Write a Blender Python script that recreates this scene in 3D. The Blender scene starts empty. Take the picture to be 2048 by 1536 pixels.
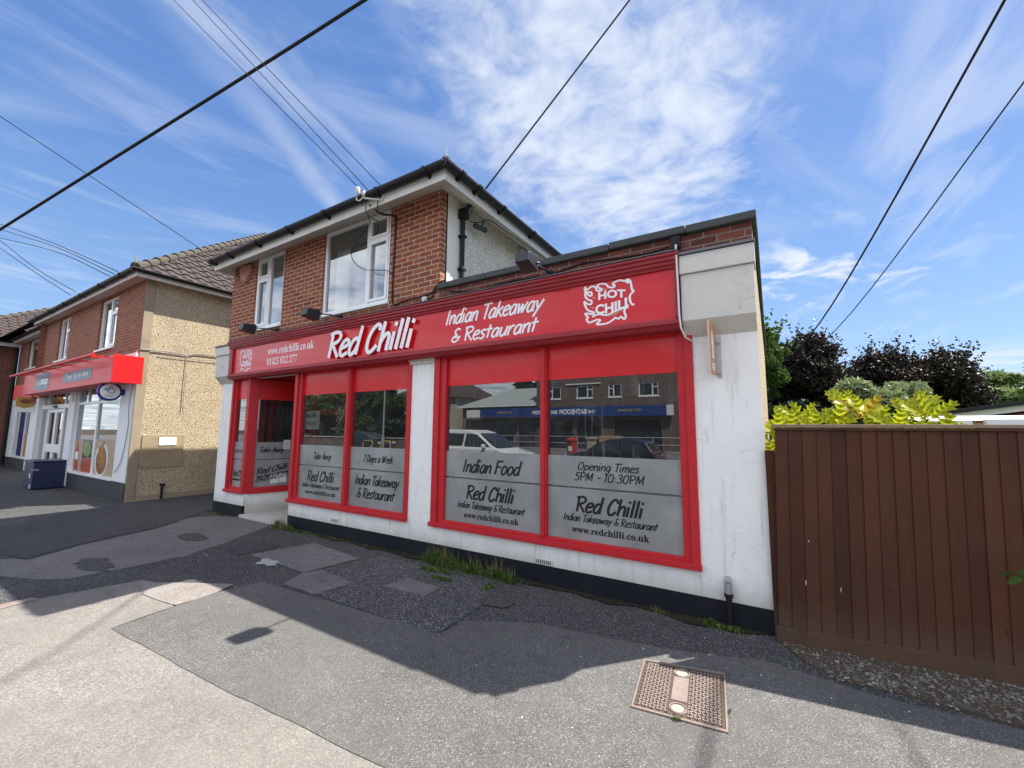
import bpy, math, random
import numpy as np
from mathutils import Vector, Matrix

SC = bpy.context.scene
COL = SC.collection
PI = math.pi

# ------------------------------------------------------------------ camera
cam_d = bpy.data.cameras.new('camera')
cam_d.sensor_width = 36.0
cam_d.lens = 838.95 / 2048 * 36
cam_d.clip_end = 3000
cam_d.clip_start = 0.05
camera = bpy.data.objects.new('camera', cam_d)
COL.objects.link(camera)
cr = Vector((0.85127601, 0.52465909, 0.00787309))
cu = Vector((0.05081906, -0.09737085, 0.99394987))
cf = Vector((-0.52225145, 0.84572558, 0.10955215))
camera.matrix_world = Matrix(((cr.x, cu.x, -cf.x, 0), (cr.y, cu.y, -cf.y, 0), (cr.z, cu.z, -cf.z, 1.65), (0, 0, 0, 1)))
SC.camera = camera

# ------------------------------------------------------------------ light
SUN_ELEV, SUN_AZ = math.radians(55.5), math.radians(41.0)
SKY_STRENGTH = 0.085
SUN_STRENGTH = 4.7
EXPOSURE = 1.22
sun_d = bpy.data.lights.new('sun', 'SUN')
sun_d.energy = SUN_STRENGTH
sun_d.angle = math.radians(0.55)
sun_d.color = (1.0, 0.955, 0.88)
sun = bpy.data.objects.new('sun', sun_d)
COL.objects.link(sun)
sdir = Vector((math.cos(SUN_ELEV) * math.sin(SUN_AZ), math.cos(SUN_ELEV) * math.cos(SUN_AZ), math.sin(SUN_ELEV)))
sun.rotation_euler = sdir.to_track_quat('Z', 'Y').to_euler()
sun.location = (6, 10, 20)

world = bpy.data.worlds.new('World')
SC.world = world
world.use_nodes = True
wn, wl = world.node_tree.nodes, world.node_tree.links
wn.clear()
class NT:
    """tiny helper to write shader node graphs as expressions"""
    def __init__(self, nodes, links): self.n, self.l = nodes, links
    def new(self, t, **k):
        n = self.n.new(t)
        for a, b in k.items(): setattr(n, a, b)
        return n
    def put(self, sock, v):
        if hasattr(v, 'is_output') or hasattr(v, 'links'): self.l.new(v, sock)
        else: sock.default_value = v
    def math(self, op, a, b=None, c=None, clamp=False):
        n = self.new('ShaderNodeMath', operation=op, use_clamp=clamp)
        self.put(n.inputs[0], a)
        if b is not None: self.put(n.inputs[1], b)
        if c is not None: self.put(n.inputs[2], c)
        return n.outputs[0]
    def step(self, v, lo, hi):
        n = self.new('ShaderNodeMapRange', interpolation_type='SMOOTHSTEP')
        self.put(n.inputs[0], v); n.inputs[1].default_value = lo; n.inputs[2].default_value = hi
        return n.outputs[0]
    def noise(self, vec, scale, detail=4, rough=.55, dist=0.0, out=0):
        n = self.new('ShaderNodeTexNoise')
        if vec is not None: self.l.new(vec, n.inputs['Vector'])
        n.inputs['Scale'].default_value = scale; n.inputs['Detail'].default_value = detail
        n.inputs['Roughness'].default_value = rough; n.inputs['Distortion'].default_value = dist
        return n.outputs[out]
    def voro(self, vec, scale, feature='F1', out=0):
        n = self.new('ShaderNodeTexVoronoi', feature=feature)
        if vec is not None: self.l.new(vec, n.inputs['Vector'])
        n.inputs['Scale'].default_value = scale
        return n.outputs[out]
    def comb(self, x, y, z=0.0):
        n = self.new('ShaderNodeCombineXYZ')
        for i, v in enumerate((x, y, z)): self.put(n.inputs[i], v)
        return n.outputs[0]
    def sep(self, v):
        n = self.new('ShaderNodeSeparateXYZ'); self.l.new(v, n.inputs[0]); return n.outputs
    def mix(self, f, a, b, blend='MIX'):
        n = self.new('ShaderNodeMix', data_type='RGBA', blend_type=blend)
        self.put(n.inputs[0], f)
        for s, v in ((n.inputs[6], a), (n.inputs[7], b)):
            if isinstance(v, (tuple, list)): s.default_value = (*v[:3], 1)
            else: self.l.new(v, s)
        return n.outputs[2]
    def ramp(self, f, stops):
        n = self.new('ShaderNodeValToRGB'); e = n.color_ramp.elements
        while len(e) < len(stops): e.new(.5)
        for q, (p, c) in zip(e, stops): q.position = p; q.color = (*c[:3], 1)
        self.l.new(f, n.inputs[0]); return n.outputs[0]

W = NT(wn, wl)
geo = W.new('ShaderNodeTexCoord')
D3 = geo.outputs['Generated']
dx, dy, dz = W.sep(D3)
zc = W.math('ADD', W.math('MAXIMUM', dz, 0.0), 0.03)
cu_ = W.math('DIVIDE', dx, zc); cv_ = W.math('DIVIDE', dy, zc)
uv = W.comb(cu_, cv_)
sky = W.new('ShaderNodeTexSky', sky_type='NISHITA', sun_disc=False)
sky.sun_elevation = SUN_ELEV; sky.sun_rotation = SUN_AZ
sky.air_density = 1.0; sky.dust_density = 0.6; sky.ozone_density = 2.0
# cirrus field: an elongated bank of broken cloud, thin streaks and low wisps
def ell(u0, v0, ru, rv, rot=0.0):
    c, s = math.cos(rot), math.sin(rot)
    a = W.math('SUBTRACT', cu_, u0); b = W.math('SUBTRACT', cv_, v0)
    p = W.math('ADD', W.math('MULTIPLY', a, c / ru), W.math('MULTIPLY', b, s / ru))
    q = W.math('ADD', W.math('MULTIPLY', a, -s / rv), W.math('MULTIPLY', b, c / rv))
    return W.math('SQRT', W.math('ADD', W.math('MULTIPLY', p, p), W.math('MULTIPLY', q, q)))
warp = W.noise(uv, 1.6, 3, .5, out=1)
wv = W.new('ShaderNodeVectorMath', operation='MULTIPLY_ADD')
wl.new(warp, wv.inputs[0]); wv.inputs[1].default_value = (.35, .35, 0); wl.new(uv, wv.inputs[2])
n_fine = W.noise(wv.outputs[0], 5.5, 8, .62, .4)
n_mid = W.noise(wv.outputs[0], 2.1, 5, .55, .3)
n_big = W.noise(uv, .9, 3, .5)
bank = W.math('SUBTRACT', 1.0, W.step(ell(-.40, 1.22, .68, 1.45, .10), .25, 1.15))
tex = W.math('ADD', W.math('MULTIPLY', n_fine, .62), W.math('MULTIPLY', n_mid, .55))
n_puff = W.noise(wv.outputs[0], 9.0, 6, .6, .2)
tex = W.math('ADD', W.math('MULTIPLY', tex, .72), W.math('MULTIPLY', n_puff, .34))
c_bank = W.math('MULTIPLY', W.step(W.math('ADD', tex, W.math('MULTIPLY', bank, .33)), .66, 1.08), W.step(bank, .0, .5))
# long thin streak running from high left down to the roof
sx, sy = -1.14, .33; ex, ey = -1.62, 1.22
sl = math.hypot(ex - sx, ey - sy); tx_, ty_ = (ex - sx) / sl, (ey - sy) / sl
ds = W.math('ABSOLUTE', W.math('ADD', W.math('ADD', W.math('MULTIPLY', W.math('SUBTRACT', cu_, sx), -ty_), W.math('MULTIPLY', W.math('SUBTRACT', cv_, sy), tx_)), W.math('MULTIPLY', W.math('SUBTRACT', n_mid, .5), .12)))
al = W.math('ADD', W.math('MULTIPLY', W.math('SUBTRACT', cu_, sx), tx_), W.math('MULTIPLY', W.math('SUBTRACT', cv_, sy), ty_))
c_str = W.math('MULTIPLY', W.math('SUBTRACT', 1.0, W.step(ds, .0, .09)), W.math('MULTIPLY', W.step(al, -.5, .9), W.math('SUBTRACT', 1.0, W.step(al, 1.05, 1.4))))
c_str = W.math('MULTIPLY', c_str, W.math('ADD', .25, W.math('MULTIPLY', n_fine, .75)))
# low wisps over the fence
wsv = W.comb(W.math('MULTIPLY', cu_, 1.5), W.math('MULTIPLY', cv_, 1.25), 5.3)
n_w = W.noise(wsv, 2.2, 6, .55, .5)
wz = W.math('SUBTRACT', 1.0, W.step(ell(.34, 2.95, .62, .85), .45, 1.1))
c_w = W.math('MULTIPLY', W.step(n_w, .47, .66), wz)
hzb = W.math('SUBTRACT', 1.0, W.step(ell(2.8, 7.6, 2.2, 3.2), .4, 1.1))
c_h = W.math('MULTIPLY', W.step(W.noise(W.comb(W.math('MULTIPLY', cu_, .35), W.math('MULTIPLY', cv_, .8), 7.), 1.0, 4), .42, .62), hzb)
# faint high haze everywhere plus an added cloud bank behind the camera, brightened to fill the shaded front
ca, sa = math.cos(.95), math.sin(.95)
su = W.math('ADD', W.math('MULTIPLY', cu_, ca), W.math('MULTIPLY', cv_, sa)); sv = W.math('ADD', W.math('MULTIPLY', cu_, -sa), W.math('MULTIPLY', cv_, ca))
n_str = W.noise(W.comb(W.math('MULTIPLY', su, .55), W.math('MULTIPLY', sv, 2.6), 1.7), 1.3, 7, .58, .35)
n_str2 = W.noise(W.comb(W.math('MULTIPLY', cu_, 2.2), W.math('MULTIPLY', cv_, .8), 4.4), 1.5, 7, .6, .5)
c_thin = W.math('MAXIMUM', W.math('MULTIPLY', W.step(n_str, .46, .80), .30), W.math('MULTIPLY', W.step(n_str2, .44, .80), .50))
c_thin = W.math('MULTIPLY', c_thin, W.step(dz, .05, .2))
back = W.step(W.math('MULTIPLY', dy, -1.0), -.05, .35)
c_fill = W.math('MULTIPLY', back, W.step(W.math('ADD', W.math('MULTIPLY', n_mid, .6), W.math('MULTIPLY', n_big, .6)), .38, .78))
hazeL = W.math('MULTIPLY', W.math('SUBTRACT', 1.0, W.step(dz, .10, .52)), .12)
cl = W.math('MAXIMUM', c_bank, W.math('MULTIPLY', c_str, .62))
cl = W.math('MAXIMUM', cl, c_w); cl = W.math('MAXIMUM', cl, W.math('MULTIPLY', c_h, .8))
cl = W.math('MAXIMUM', cl, c_thin); cl = W.math('MAXIMUM', cl, hazeL)
cl = W.math('MULTIPLY', cl, W.step(dz, -.02, .06))
hsv = W.new('ShaderNodeHueSaturation'); hsv.inputs['Saturation'].default_value = 1.20; hsv.inputs['Value'].default_value = 1.0
wl.new(sky.outputs[0], hsv.inputs['Color'])
CLOUD = (4.5, 4.8, 5.3)
grad = W.ramp(dz, [(0.0, (.40, .60, .86)), (.14, (.235, .43, .79)), (.5, (.145, .285, .665)), (.95, (.105, .225, .575))])
gsc = W.mix(1.0, grad, (5.6, 5.6, 5.6), 'MULTIPLY')
clear = W.mix(.68, hsv.outputs[0], gsc)
skyc = W.mix(W.math('MULTIPLY', cl, .90), clear, CLOUD)
skyc = W.mix(W.math('MULTIPLY', c_fill, .85), skyc, (11.6, 11.9, 12.3))
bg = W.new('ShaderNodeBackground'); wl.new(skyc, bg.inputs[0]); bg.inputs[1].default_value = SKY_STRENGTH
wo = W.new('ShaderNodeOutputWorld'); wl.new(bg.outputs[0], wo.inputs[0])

SC.view_settings.view_transform = 'Standard'
SC.view_settings.look = 'None'
SC.view_settings.gamma = 1.0
SC.view_settings.exposure = EXPOSURE
SC.render.engine = 'CYCLES'
SC.cycles.max_bounces = 8
SC.cycles.transparent_max_bounces = 12
SC.cycles.caustics_reflective = False
SC.cycles.caustics_refractive = False
SC.cycles.sample_clamp_indirect = 8.0
SC.cycles.use_denoising = True

# ------------------------------------------------------------------ materials
def new_mat(name):
    m = bpy.data.materials.new(name); m.use_nodes = True
    n, l = m.node_tree.nodes, m.node_tree.links
    n.clear()
    t = NT(n, l)
    out = t.new('ShaderNodeOutputMaterial'); b = t.new('ShaderNodeBsdfPrincipled')
    l.new(b.outputs[0], out.inputs[0])
    g = t.new('ShaderNodeNewGeometry')
    t.b, t.out, t.pos, t.nor = b, out, g.outputs['Position'], g.outputs['True Normal']
    t.m = m
    return t
def bump(t, h, strength=.3, dist=.01):
    n = t.new('ShaderNodeBump'); n.inputs['Strength'].default_value = strength; n.inputs['Distance'].default_value = dist
    t.l.new(h, n.inputs['Height']); t.l.new(n.outputs[0], t.b.inputs['Normal'])
def simple(name, col, rough=.5, spec=.5, var=.12, vscale=6., bmp=0., bscale=60., coat=0., metal=0., dirt=0., dirtcol=(.08, .07, .06), dscale=2.5):
    t = new_mat(name)
    n = t.noise(t.pos, vscale, 5, .6)
    k = t.math('ADD', 1 - var, t.math('MULTIPLY', n, 2 * var))
    c = t.mix(1.0, col, t.comb(k, k, k), 'MULTIPLY')
    if dirt:
        d = t.math('MULTIPLY', t.step(t.noise(t.pos, dscale, 8, .7, .5), .50, .78), dirt)
        c = t.mix(d, c, dirtcol)
    t.l.new(c, t.b.inputs['Base Color'])
    t.b.inputs['Roughness'].default_value = rough
    t.b.inputs['Specular IOR Level'].default_value = spec
    t.b.inputs['Metallic'].default_value = metal
    if coat:
        t.b.inputs['Coat Weight'].default_value = coat; t.b.inputs['Coat Roughness'].default_value = .03
    if bmp: bump(t, t.noise(t.pos, bscale, 4, .6), bmp, .01)
    return t.m
def wallvec(t):
    x, y, z = t.sep(t.pos); nx, ny, nz = t.sep(t.nor)
    f = t.math('GREATER_THAN', t.math('ABSOLUTE', nx), .6)
    h = t.math('ADD', t.math('MULTIPLY', y, f), t.math('MULTIPLY', x, t.math('SUBTRACT', 1.0, f)))
    return t.comb(h, z), h, z
def brick(name, c1, c2, mortar, bw=.232, rh=.0745, msize=.0075, z0=0.0):
    t = new_mat(name)
    v, h, z = wallvec(t)
    v = t.comb(h, t.math('ADD', z, z0))
    jit = t.noise(t.pos, 14, 3, .6, out=1)
    va = t.new('ShaderNodeVectorMath', operation='MULTIPLY_ADD'); t.l.new(jit, va.inputs[0]); va.inputs[1].default_value = (.008, .008, 0); t.l.new(v, va.inputs[2])
    b = t.new('ShaderNodeTexBrick'); b.offset = .5
    t.l.new(va.outputs[0], b.inputs['Vector'])
    b.inputs['Color1'].default_value = (0, 0, 0, 1); b.inputs['Color2'].default_value = (1, 1, 1, 1); b.inputs['Mortar'].default_value = (.5, .5, .5, 1)
    b.inputs['Scale'].default_value = 1; b.inputs['Mortar Size'].default_value = msize; b.inputs['Mortar Smooth'].default_value = .25
    b.inputs['Brick Width'].default_value = bw; b.inputs['Row Height'].default_value = rh; b.inputs['Bias'].default_value = 0
    tone = t.sep(b.outputs[0])[0]
    base = t.mix(tone, c1, c2)
    base = t.mix(t.math('MULTIPLY', t.step(tone, .86, .97), .65), base, (c1[0] * .42, c1[1] * .5, c1[2] * .7))
    mot = t.noise(t.pos, 22, 6, .7)
    base = t.mix(t.step(mot, .35, .75), base, t.mix(.55, base, (c1[0] * .45, c1[1] * .5, c1[2] * .6)))
    base = t.mix(t.math('MULTIPLY', t.step(t.noise(t.pos, 1.3, 6, .65), .5, .8), .35), base, (.07, .05, .045))
    mcol = t.mix(t.step(t.noise(t.pos, 9, 5, .7), .35, .7), mortar, tuple(x * .62 for x in mortar))
    col = t.mix(b.outputs[1], base, mcol)
    t.l.new(col, t.b.inputs['Base Color']); t.b.inputs['Roughness'].default_value = .85; t.b.inputs['Specular IOR Level'].default_value = .25
    hgt = t.math('ADD', t.math('MULTIPLY', b.outputs[1], -.8), t.math('MULTIPLY', t.noise(t.pos, 70, 5, .7), .35))
    bump(t, hgt, .55, .012)
    return t.m
def asphalt(name, dark, light, chip=(.5, .48, .44), chips=.5, scale=1.0, warm=None, bs=.5, crack=.12):
    t = new_mat(name)
    v = t.voro(t.pos, 190 * scale, out=1)
    r, g_, b_ = t.sep(v)
    agg = t.mix(t.math('ADD', .15, t.math('MULTIPLY', t.step(r, .05, .95), .7)), dark, light)
    ch = t.math('MULTIPLY', t.step(g_, 1 - .10 * chips - .06, 1 - .10 * chips), .62)
    col = t.mix(ch, agg, chip)
    big = t.noise(t.pos, .9, 7, .66, .4); mid = t.noise(t.pos, 6.5, 7, .74, .2)
    k = t.math('ADD', .22, t.math('ADD', t.math('MULTIPLY', big, .80), t.math('MULTIPLY', mid, .76)))
    col = t.mix(1.0, col, t.comb(k, k, k), 'MULTIPLY')
    if warm: col = t.mix(t.math('MULTIPLY', t.step(t.noise(t.pos, .7, 7, .66, .5), .42, .66), .6), col, warm)
    st = t.math('MULTIPLY', t.step(t.noise(t.pos, 1.9, 9, .78, .8), .58, .80), .55)
    col = t.mix(st, col, tuple(x * .5 for x in dark))
    x, y, z = t.sep(t.pos)
    wob = t.noise(t.pos, 2.2, 6, .7, out=1)
    wv_ = t.new('ShaderNodeVectorMath', operation='MULTIPLY_ADD'); t.l.new(wob, wv_.inputs[0]); wv_.inputs[1].default_value = (.55, .55, 0); t.l.new(t.pos, wv_.inputs[2])
    cd_ = t.voro(wv_.outputs[0], .85, 'DISTANCE_TO_EDGE')
    cm = t.math('MULTIPLY', t.math('SUBTRACT', 1.0, t.step(cd_, .0, .007)), t.math('MULTIPLY', t.step(t.noise(t.pos, .8, 3), .50, .62), crack))
    col = t.mix(cm, col, tuple(x * .25 for x in dark))
    gum = t.voro(t.comb(x, y, 0.0), 2.3); gr_ = t.sep(t.voro(t.comb(x, y, 0.0), 2.3, out=1))[0]
    gm_ = t.math('MULTIPLY', t.math('SUBTRACT', 1.0, t.step(gum, .030, .048)), t.math('GREATER_THAN', gr_, .55))
    col = t.mix(t.math('MULTIPLY', gm_, .5), col, tuple(x * .55 for x in dark))
    t.l.new(col, t.b.inputs['Base Color']); t.b.inputs['Roughness'].default_value = .9; t.b.inputs['Specular IOR Level'].default_value = .2
    hh = t.math('ADD', t.math('MULTIPLY', t.voro(t.pos, 190 * scale), -.6), t.math('ADD', t.math('MULTIPLY', t.noise(t.pos, 40, 4, .6), .6), t.math('MULTIPLY', cm, -1.5)))
    bump(t, hh, bs, .008)
    return t.m
def pebbledash(name, c_lo, c_hi, gap, scale=62, bs=.9, dist=.02, stain=.25):
    t = new_mat(name)
    vv = t.voro(t.pos, scale, out=1); d = t.voro(t.pos, scale)
    r = t.sep(vv)[0]
    col = t.mix(r, c_lo, c_hi)
    col = t.mix(t.step(d, .35, .75), col, gap)
    big = t.noise(t.pos, 1.0, 6, .65)
    k = t.math('ADD', .72, t.math('MULTIPLY', big, .55))
    col = t.mix(1.0, col, t.comb(k, k, k), 'MULTIPLY')
    col = t.mix(t.math('MULTIPLY', t.step(t.noise(t.pos, 1.7, 8, .7, .4), .55, .8), stain), col, (.16, .12, .07))
    t.l.new(col, t.b.inputs['Base Color']); t.b.inputs['Roughness'].default_value = .9; t.b.inputs['Specular IOR Level'].default_value = .2
    hh = t.math('ADD', t.math('MULTIPLY', d, -1.0), t.math('MULTIPLY', t.noise(t.pos, 30, 4, .6), .5))
    bump(t, hh, bs, dist)
    return t.m
def painted_render(name, col, dirt, crack=.38):
    """painted masonry: hairline cracks, low dirt and runs"""
    t = new_mat(name)
    x, y, z = t.sep(t.pos)
    n = t.noise(t.pos, 3.2, 6, .65); n2 = t.noise(t.pos, 26, 5, .7)
    k = t.math('ADD', .86, t.math('ADD', t.math('MULTIPLY', n, .16), t.math('MULTIPLY', n2, .10)))
    c = t.mix(1.0, col, t.comb(k, k, k), 'MULTIPLY')
    cr_ = t.voro(t.comb(t.math('ADD', t.math('MULTIPLY', x, 1.0), t.math('MULTIPLY', n2, .12)), y, t.math('ADD', t.math('MULTIPLY', z, 3.2), t.math('MULTIPLY', n, .6))), 2.6, 'DISTANCE_TO_EDGE')
    cm = t.math('MULTIPLY', t.math('SUBTRACT', 1.0, t.step(cr_, .0, .012)), t.math('MULTIPLY', t.step(t.noise(t.pos, 2.1, 4), .42, .62), crack))
    c = t.mix(cm, c, (.22, .20, .17))
    run = t.noise(t.comb(t.math('MULTIPLY', x, 9.), y, t.math('MULTIPLY', z, .7)), 1.6, 5, .65)
    c = t.mix(t.math('MULTIPLY', t.step(run, .52, .8), dirt), c, (.36, .33, .28))
    low = t.math('MULTIPLY', t.math('SUBTRACT', 1.0, t.step(t.math('ADD', z, t.math('MULTIPLY', n, .22)), .20, .52)), dirt * 1.2)
    c = t.mix(low, c, (.33, .30, .24))
    t.l.new(c, t.b.inputs['Base Color']); t.b.inputs['Roughness'].default_value = .72; t.b.inputs['Specular IOR Level'].default_value = .3
    bump(t, t.math('ADD', t.math('MULTIPLY', n2, .6), t.math('MULTIPLY', t.noise(t.comb(x, y, t.math('MULTIPLY', z, 6.)), 14, 4), .5)), .22, .012)
    return t.m
def glass(name, tint=(.80, .84, .83), base=.07, gain=1.5, streak=0.0):
    t = new_mat(name); t.n.remove(t.b)
    tr = t.new('ShaderNodeBsdfTransparent'); tr.inputs[0].default_value = (*tint, 1)
    gl = t.new('ShaderNodeBsdfGlossy'); gl.inputs['Roughness'].default_value = 0.0; gl.inputs['Color'].default_value = (.96, .98, 1, 1)
    fr = t.new('ShaderNodeFresnel'); fr.inputs[0].default_value = 1.5
    f = t.math('MINIMUM', t.math('ADD', base, t.math('MULTIPLY', fr.outputs[0], gain)), .95)
    mx = t.new('ShaderNodeMixShader'); t.l.new(f, mx.inputs[0]); t.l.new(tr.outputs[0], mx.inputs[1]); t.l.new(gl.outputs[0], mx.inputs[2])
    last = mx.outputs[0]
    bn = t.new('ShaderNodeBump'); bn.inputs['Strength'].default_value = .02; bn.inputs['Distance'].default_value = .004
    t.l.new(t.noise(t.pos, 1.6, 2), bn.inputs['Height']); t.l.new(bn.outputs[0], gl.inputs['Normal'])
    dd = t.new('ShaderNodeBsdfDiffuse'); dd.inputs[0].default_value = (.5, .51, .5, 1)
    md = t.new('ShaderNodeMixShader'); t.l.new(t.math('ADD', .025, t.math('MULTIPLY', t.step(t.noise(t.pos, 2.5, 6, .7, .8), .45, .8), .06)), md.inputs[0]); t.l.new(last, md.inputs[1]); t.l.new(dd.outputs[0], md.inputs[2]); last = md.outputs[0]
    if streak:   # dried water runs on the pane
        x, y, z = t.sep(t.pos)
        xx = t.math('ADD', x, t.math('MULTIPLY', t.noise(t.pos, 3.0, 3), .05))
        s = t.voro(t.comb(xx, 0.0, 0.0), 7.5, 'DISTANCE_TO_EDGE')
        on = t.math('MULTIPLY', t.math('SUBTRACT', 1.0, t.step(s, .004, .035)), t.step(t.noise(t.comb(xx, 0.0, t.math('MULTIPLY', z, .8)), 2.2, 4, .7), .46, .66))
        on = t.math('MULTIPLY', on, streak)
        df = t.new('ShaderNodeBsdfDiffuse'); df.inputs[0].default_value = (.55, .56, .55, 1)
        m2 = t.new('ShaderNodeMixShader'); t.l.new(on, m2.inputs[0]); t.l.new(last, m2.inputs[1]); t.l.new(df.outputs[0], m2.inputs[2]); last = m2.outputs[0]
    t.l.new(last, t.out.inputs[0])
    return t.m
def leafmat(name, c1, c2, trans=.35, rough=.55, scale=3.):
    t = new_mat(name)
    oi = t.noise(t.pos, scale, 4, .7)
    r = t.noise(t.pos, scale * 9, 2, .5)
    c = t.mix(t.step(t.math('ADD', t.math('MULTIPLY', oi, .6), t.math('MULTIPLY', r, .4)), .35, .65), c1, c2)
    t.l.new(c, t.b.inputs['Base Color']); t.b.inputs['Roughness'].default_value = rough; t.b.inputs['Specular IOR Level'].default_value = .18
    tl = t.new('ShaderNodeBsdfTranslucent'); t.l.new(c, tl.inputs[0])
    mx = t.new('ShaderNodeMixShader'); mx.inputs[0].default_value = trans
    t.l.new(t.b.outputs[0], mx.inputs[1]); t.l.new(tl.outputs[0], mx.inputs[2]); t.l.new(mx.outputs[0], t.out.inputs[0])
    return t.m

M = {}
M['brick'] = brick('red brick', (.245, .062, .031), (.365, .118, .056), (.52, .40, .31), msize=.008)
M['brick_dark'] = brick('brown parapet brick', (.13, .042, .03), (.24, .075, .048), (.25, .20, .17))
M['brick_store'] = brick('store brick', (.24, .072, .038), (.36, .130, .068), (.36, .26, .20), msize=.008)
M['brick_wing'] = brick('wing brick', (.15, .045, .03), (.22, .07, .045), (.25, .18, .15))
M['brick_far'] = brick('street brick', (.13, .09, .07), (.2, .14, .11), (.25, .22, .19))
M['white_wall'] = painted_render('white painted render', (.83, .83, .81), .62)
M['cream_wall'] = painted_render('cream painted timber', (.60, .585, .54), .35, .8)
M['white_dash'] = pebbledash('white pebbledash', (.62, .59, .51), (.76, .73, .65), (.5, .47, .4), 36, .75, .018, .12)
M['smooth_cream'] = simple('smooth cream render', (.70, .68, .61), .8, .2, .08, 5, .15, 40, dirt=.25, dirtcol=(.4, .36, .28))
M['tan_dash'] = pebbledash('tan pebbledash', (.50, .41, .27), (.70, .60, .44), (.30, .23, .14), 58, .8, .015)
M['tan_band'] = simple('weathered tan render', (.32, .26, .18), .9, .2, .2, 3, .3, 40, dirt=.5, dirtcol=(.15, .11, .08))
M['tan_patch'] = simple('brown render patch', (.34, .27, .17), .9, .2, .25, 5, .3, 40, dirt=.5, dirtcol=(.14, .07, .04), dscale=4)
M['plinth'] = simple('black plinth paint', (.006, .008, .013), .6, .3, .3, 5, .3, 50, dirt=.4, dirtcol=(.035, .034, .032), dscale=4)
M['red_frame'] = simple('red gloss joinery', (.50, .022, .030), .45, .28, .16, 7, .14, 34, dirt=.30, dirtcol=(.2, .03, .03), dscale=9)
M['red_trim'] = simple('dark red weathered moulding', (.29, .019, .026), .45, .45, .25, 8, .35, 26, dirt=.45, dirtcol=(.06, .02, .02), dscale=10)
M['red_sign'] = simple('red gloss sign panel', (.60, .008, .014), .35, .35, .08, 1.2, coat=.34)
M['red_film'] = simple('red window film', (.62, .014, .016), .35, .35, .12, 2.0, coat=.16)
M['red_dark'] = simple('red soffit paint', (.30, .008, .010), .5, .4, .1)
def frosted():
    t = new_mat('frosted window film')
    n = t.noise(t.pos, 2.4, 4, .6)
    c = t.mix(t.step(n, .25, .8), (.20, .212, .21), (.32, .33, .325))
    x, y, z = t.sep(t.pos)
    rn = t.noise(t.comb(t.math('MULTIPLY', x, 16.), 0.0, t.math('MULTIPLY', z, .6)), 1.3, 4, .7)
    c = t.mix(t.math('MULTIPLY', t.step(rn, .60, .80), .30), c, (.40, .40, .39))
    t.l.new(c, t.b.inputs['Base Color']); t.b.inputs['Roughness'].default_value = .34; t.b.inputs['Specular IOR Level'].default_value = .55
    return t.m
M['frost'] = frosted()
M['white_vinyl'] = simple('white vinyl', (.86, .85, .87), .4, .4, .02)
M['black_vinyl'] = simple('black vinyl', (.008, .008, .009), .4, .4, .05)
M['glass'] = glass('shop glass', (.72, .76, .75), .11, 1.5)
M['glass_run'] = glass('streaked shop glass', (.72, .76, .75), .11, 1.5, .16)
M['glass_up'] = glass('upper window glass', (.90, .92, .92), .17, 2.0)
M['glass_dark'] = glass('store glass', (.6, .65, .66), .10, 1.6)
M['upvc'] = simple('white plastic frame', (.80, .81, .81), .35, .5, .04, 3, dirt=.08, dirtcol=(.5, .48, .42))
M['white_paint'] = simple('white soffit paint', (.70, .69, .65), .6, .3, .1, 4, .12, 25, dirt=.45, dirtcol=(.38, .33, .26), dscale=5)
M['soffit'] = simple('stained soffit board', (.56, .52, .46), .75, .25, .18, 5, .2, 30, dirt=.55, dirtcol=(.30, .24, .18), dscale=6)
M['black_plastic'] = simple('black gutter plastic', (.010, .010, .012), .5, .28, .15, 6)
M['tile'] = simple('brown concrete roof tile', (.066, .050, .047), .85, .25, .35, 7, .3, 40, dirt=.5, dirtcol=(.17, .14, .11), dscale=7)
M['tile_ridge'] = simple('mottled ridge tile', (.085, .074, .062), .9, .2, .3, 7, .3, 40, dirt=.4, dirtcol=(.17, .10, .04), dscale=5)
M['coping'] = simple('grey felted coping', (.062, .068, .070), .75, .3, .25, 5, .35, 30, dirt=.4, dirtcol=(.13, .13, .12), dscale=6)
M['lead'] = simple('grey lead flashing', (.13, .135, .15), .6, .4, .25, 6, .3, 30)
M['black_metal'] = simple('black painted metal', (.015, .016, .018), .4, .5, .15)
M['steel'] = simple('grey steel', (.42, .43, .44), .4, .5, .1, metal=.6)
M['lamp_glass'] = simple('frosted lamp glass', (.68, .70, .70), .2, .6, .05)
M['pink_box'] = simple('faded pink plastic', (.44, .20, .165), .5, .4, .08)
M['cable'] = simple('black cable', (.012, .012, .013), .6, .3, .1)
M['grey_cable'] = simple('grey cable', (.25, .25, .26), .6, .3, .1)
M['white_cable'] = simple('white conduit', (.7, .7, .68), .5, .4, .1)
M['ceramic'] = simple('white glazed insulator', (.55, .53, .48), .25, .5, .1, 10, dirt=.3, dirtcol=(.3, .25, .2))
M['orange'] = simple('faded orange sign', (.55, .30, .19), .45, .4, .06)
M['orange_edge'] = simple('pale orange sign edge', (.70, .42, .30), .5, .4, .05)
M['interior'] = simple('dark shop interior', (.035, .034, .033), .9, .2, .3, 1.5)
M['curtain'] = simple('white net curtain', (.72, .73, .74), .9, .1, .05)
M['pelmet'] = simple('grey roller blind', (.16, .16, .15), .8, .2, .1)
M['paper'] = simple('white paper', (.72, .74, .72), .7, .3, .03)
M['concrete'] = simple('pale concrete', (.48, .46, .42), .9, .2, .2, 5, .3, 40, dirt=.35, dirtcol=(.14, .12, .1))
M['door_red'] = M['red_frame']
M['tarmac'] = asphalt('dark pavement tarmac', (.036, .035, .037), (.080, .078, .080), chips=.35)
M['tarmac_drive'] = asphalt('smooth dark driveway tarmac', (.034, .034, .038), (.066, .065, .070), chips=.1, scale=1.6, bs=.3)
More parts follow.
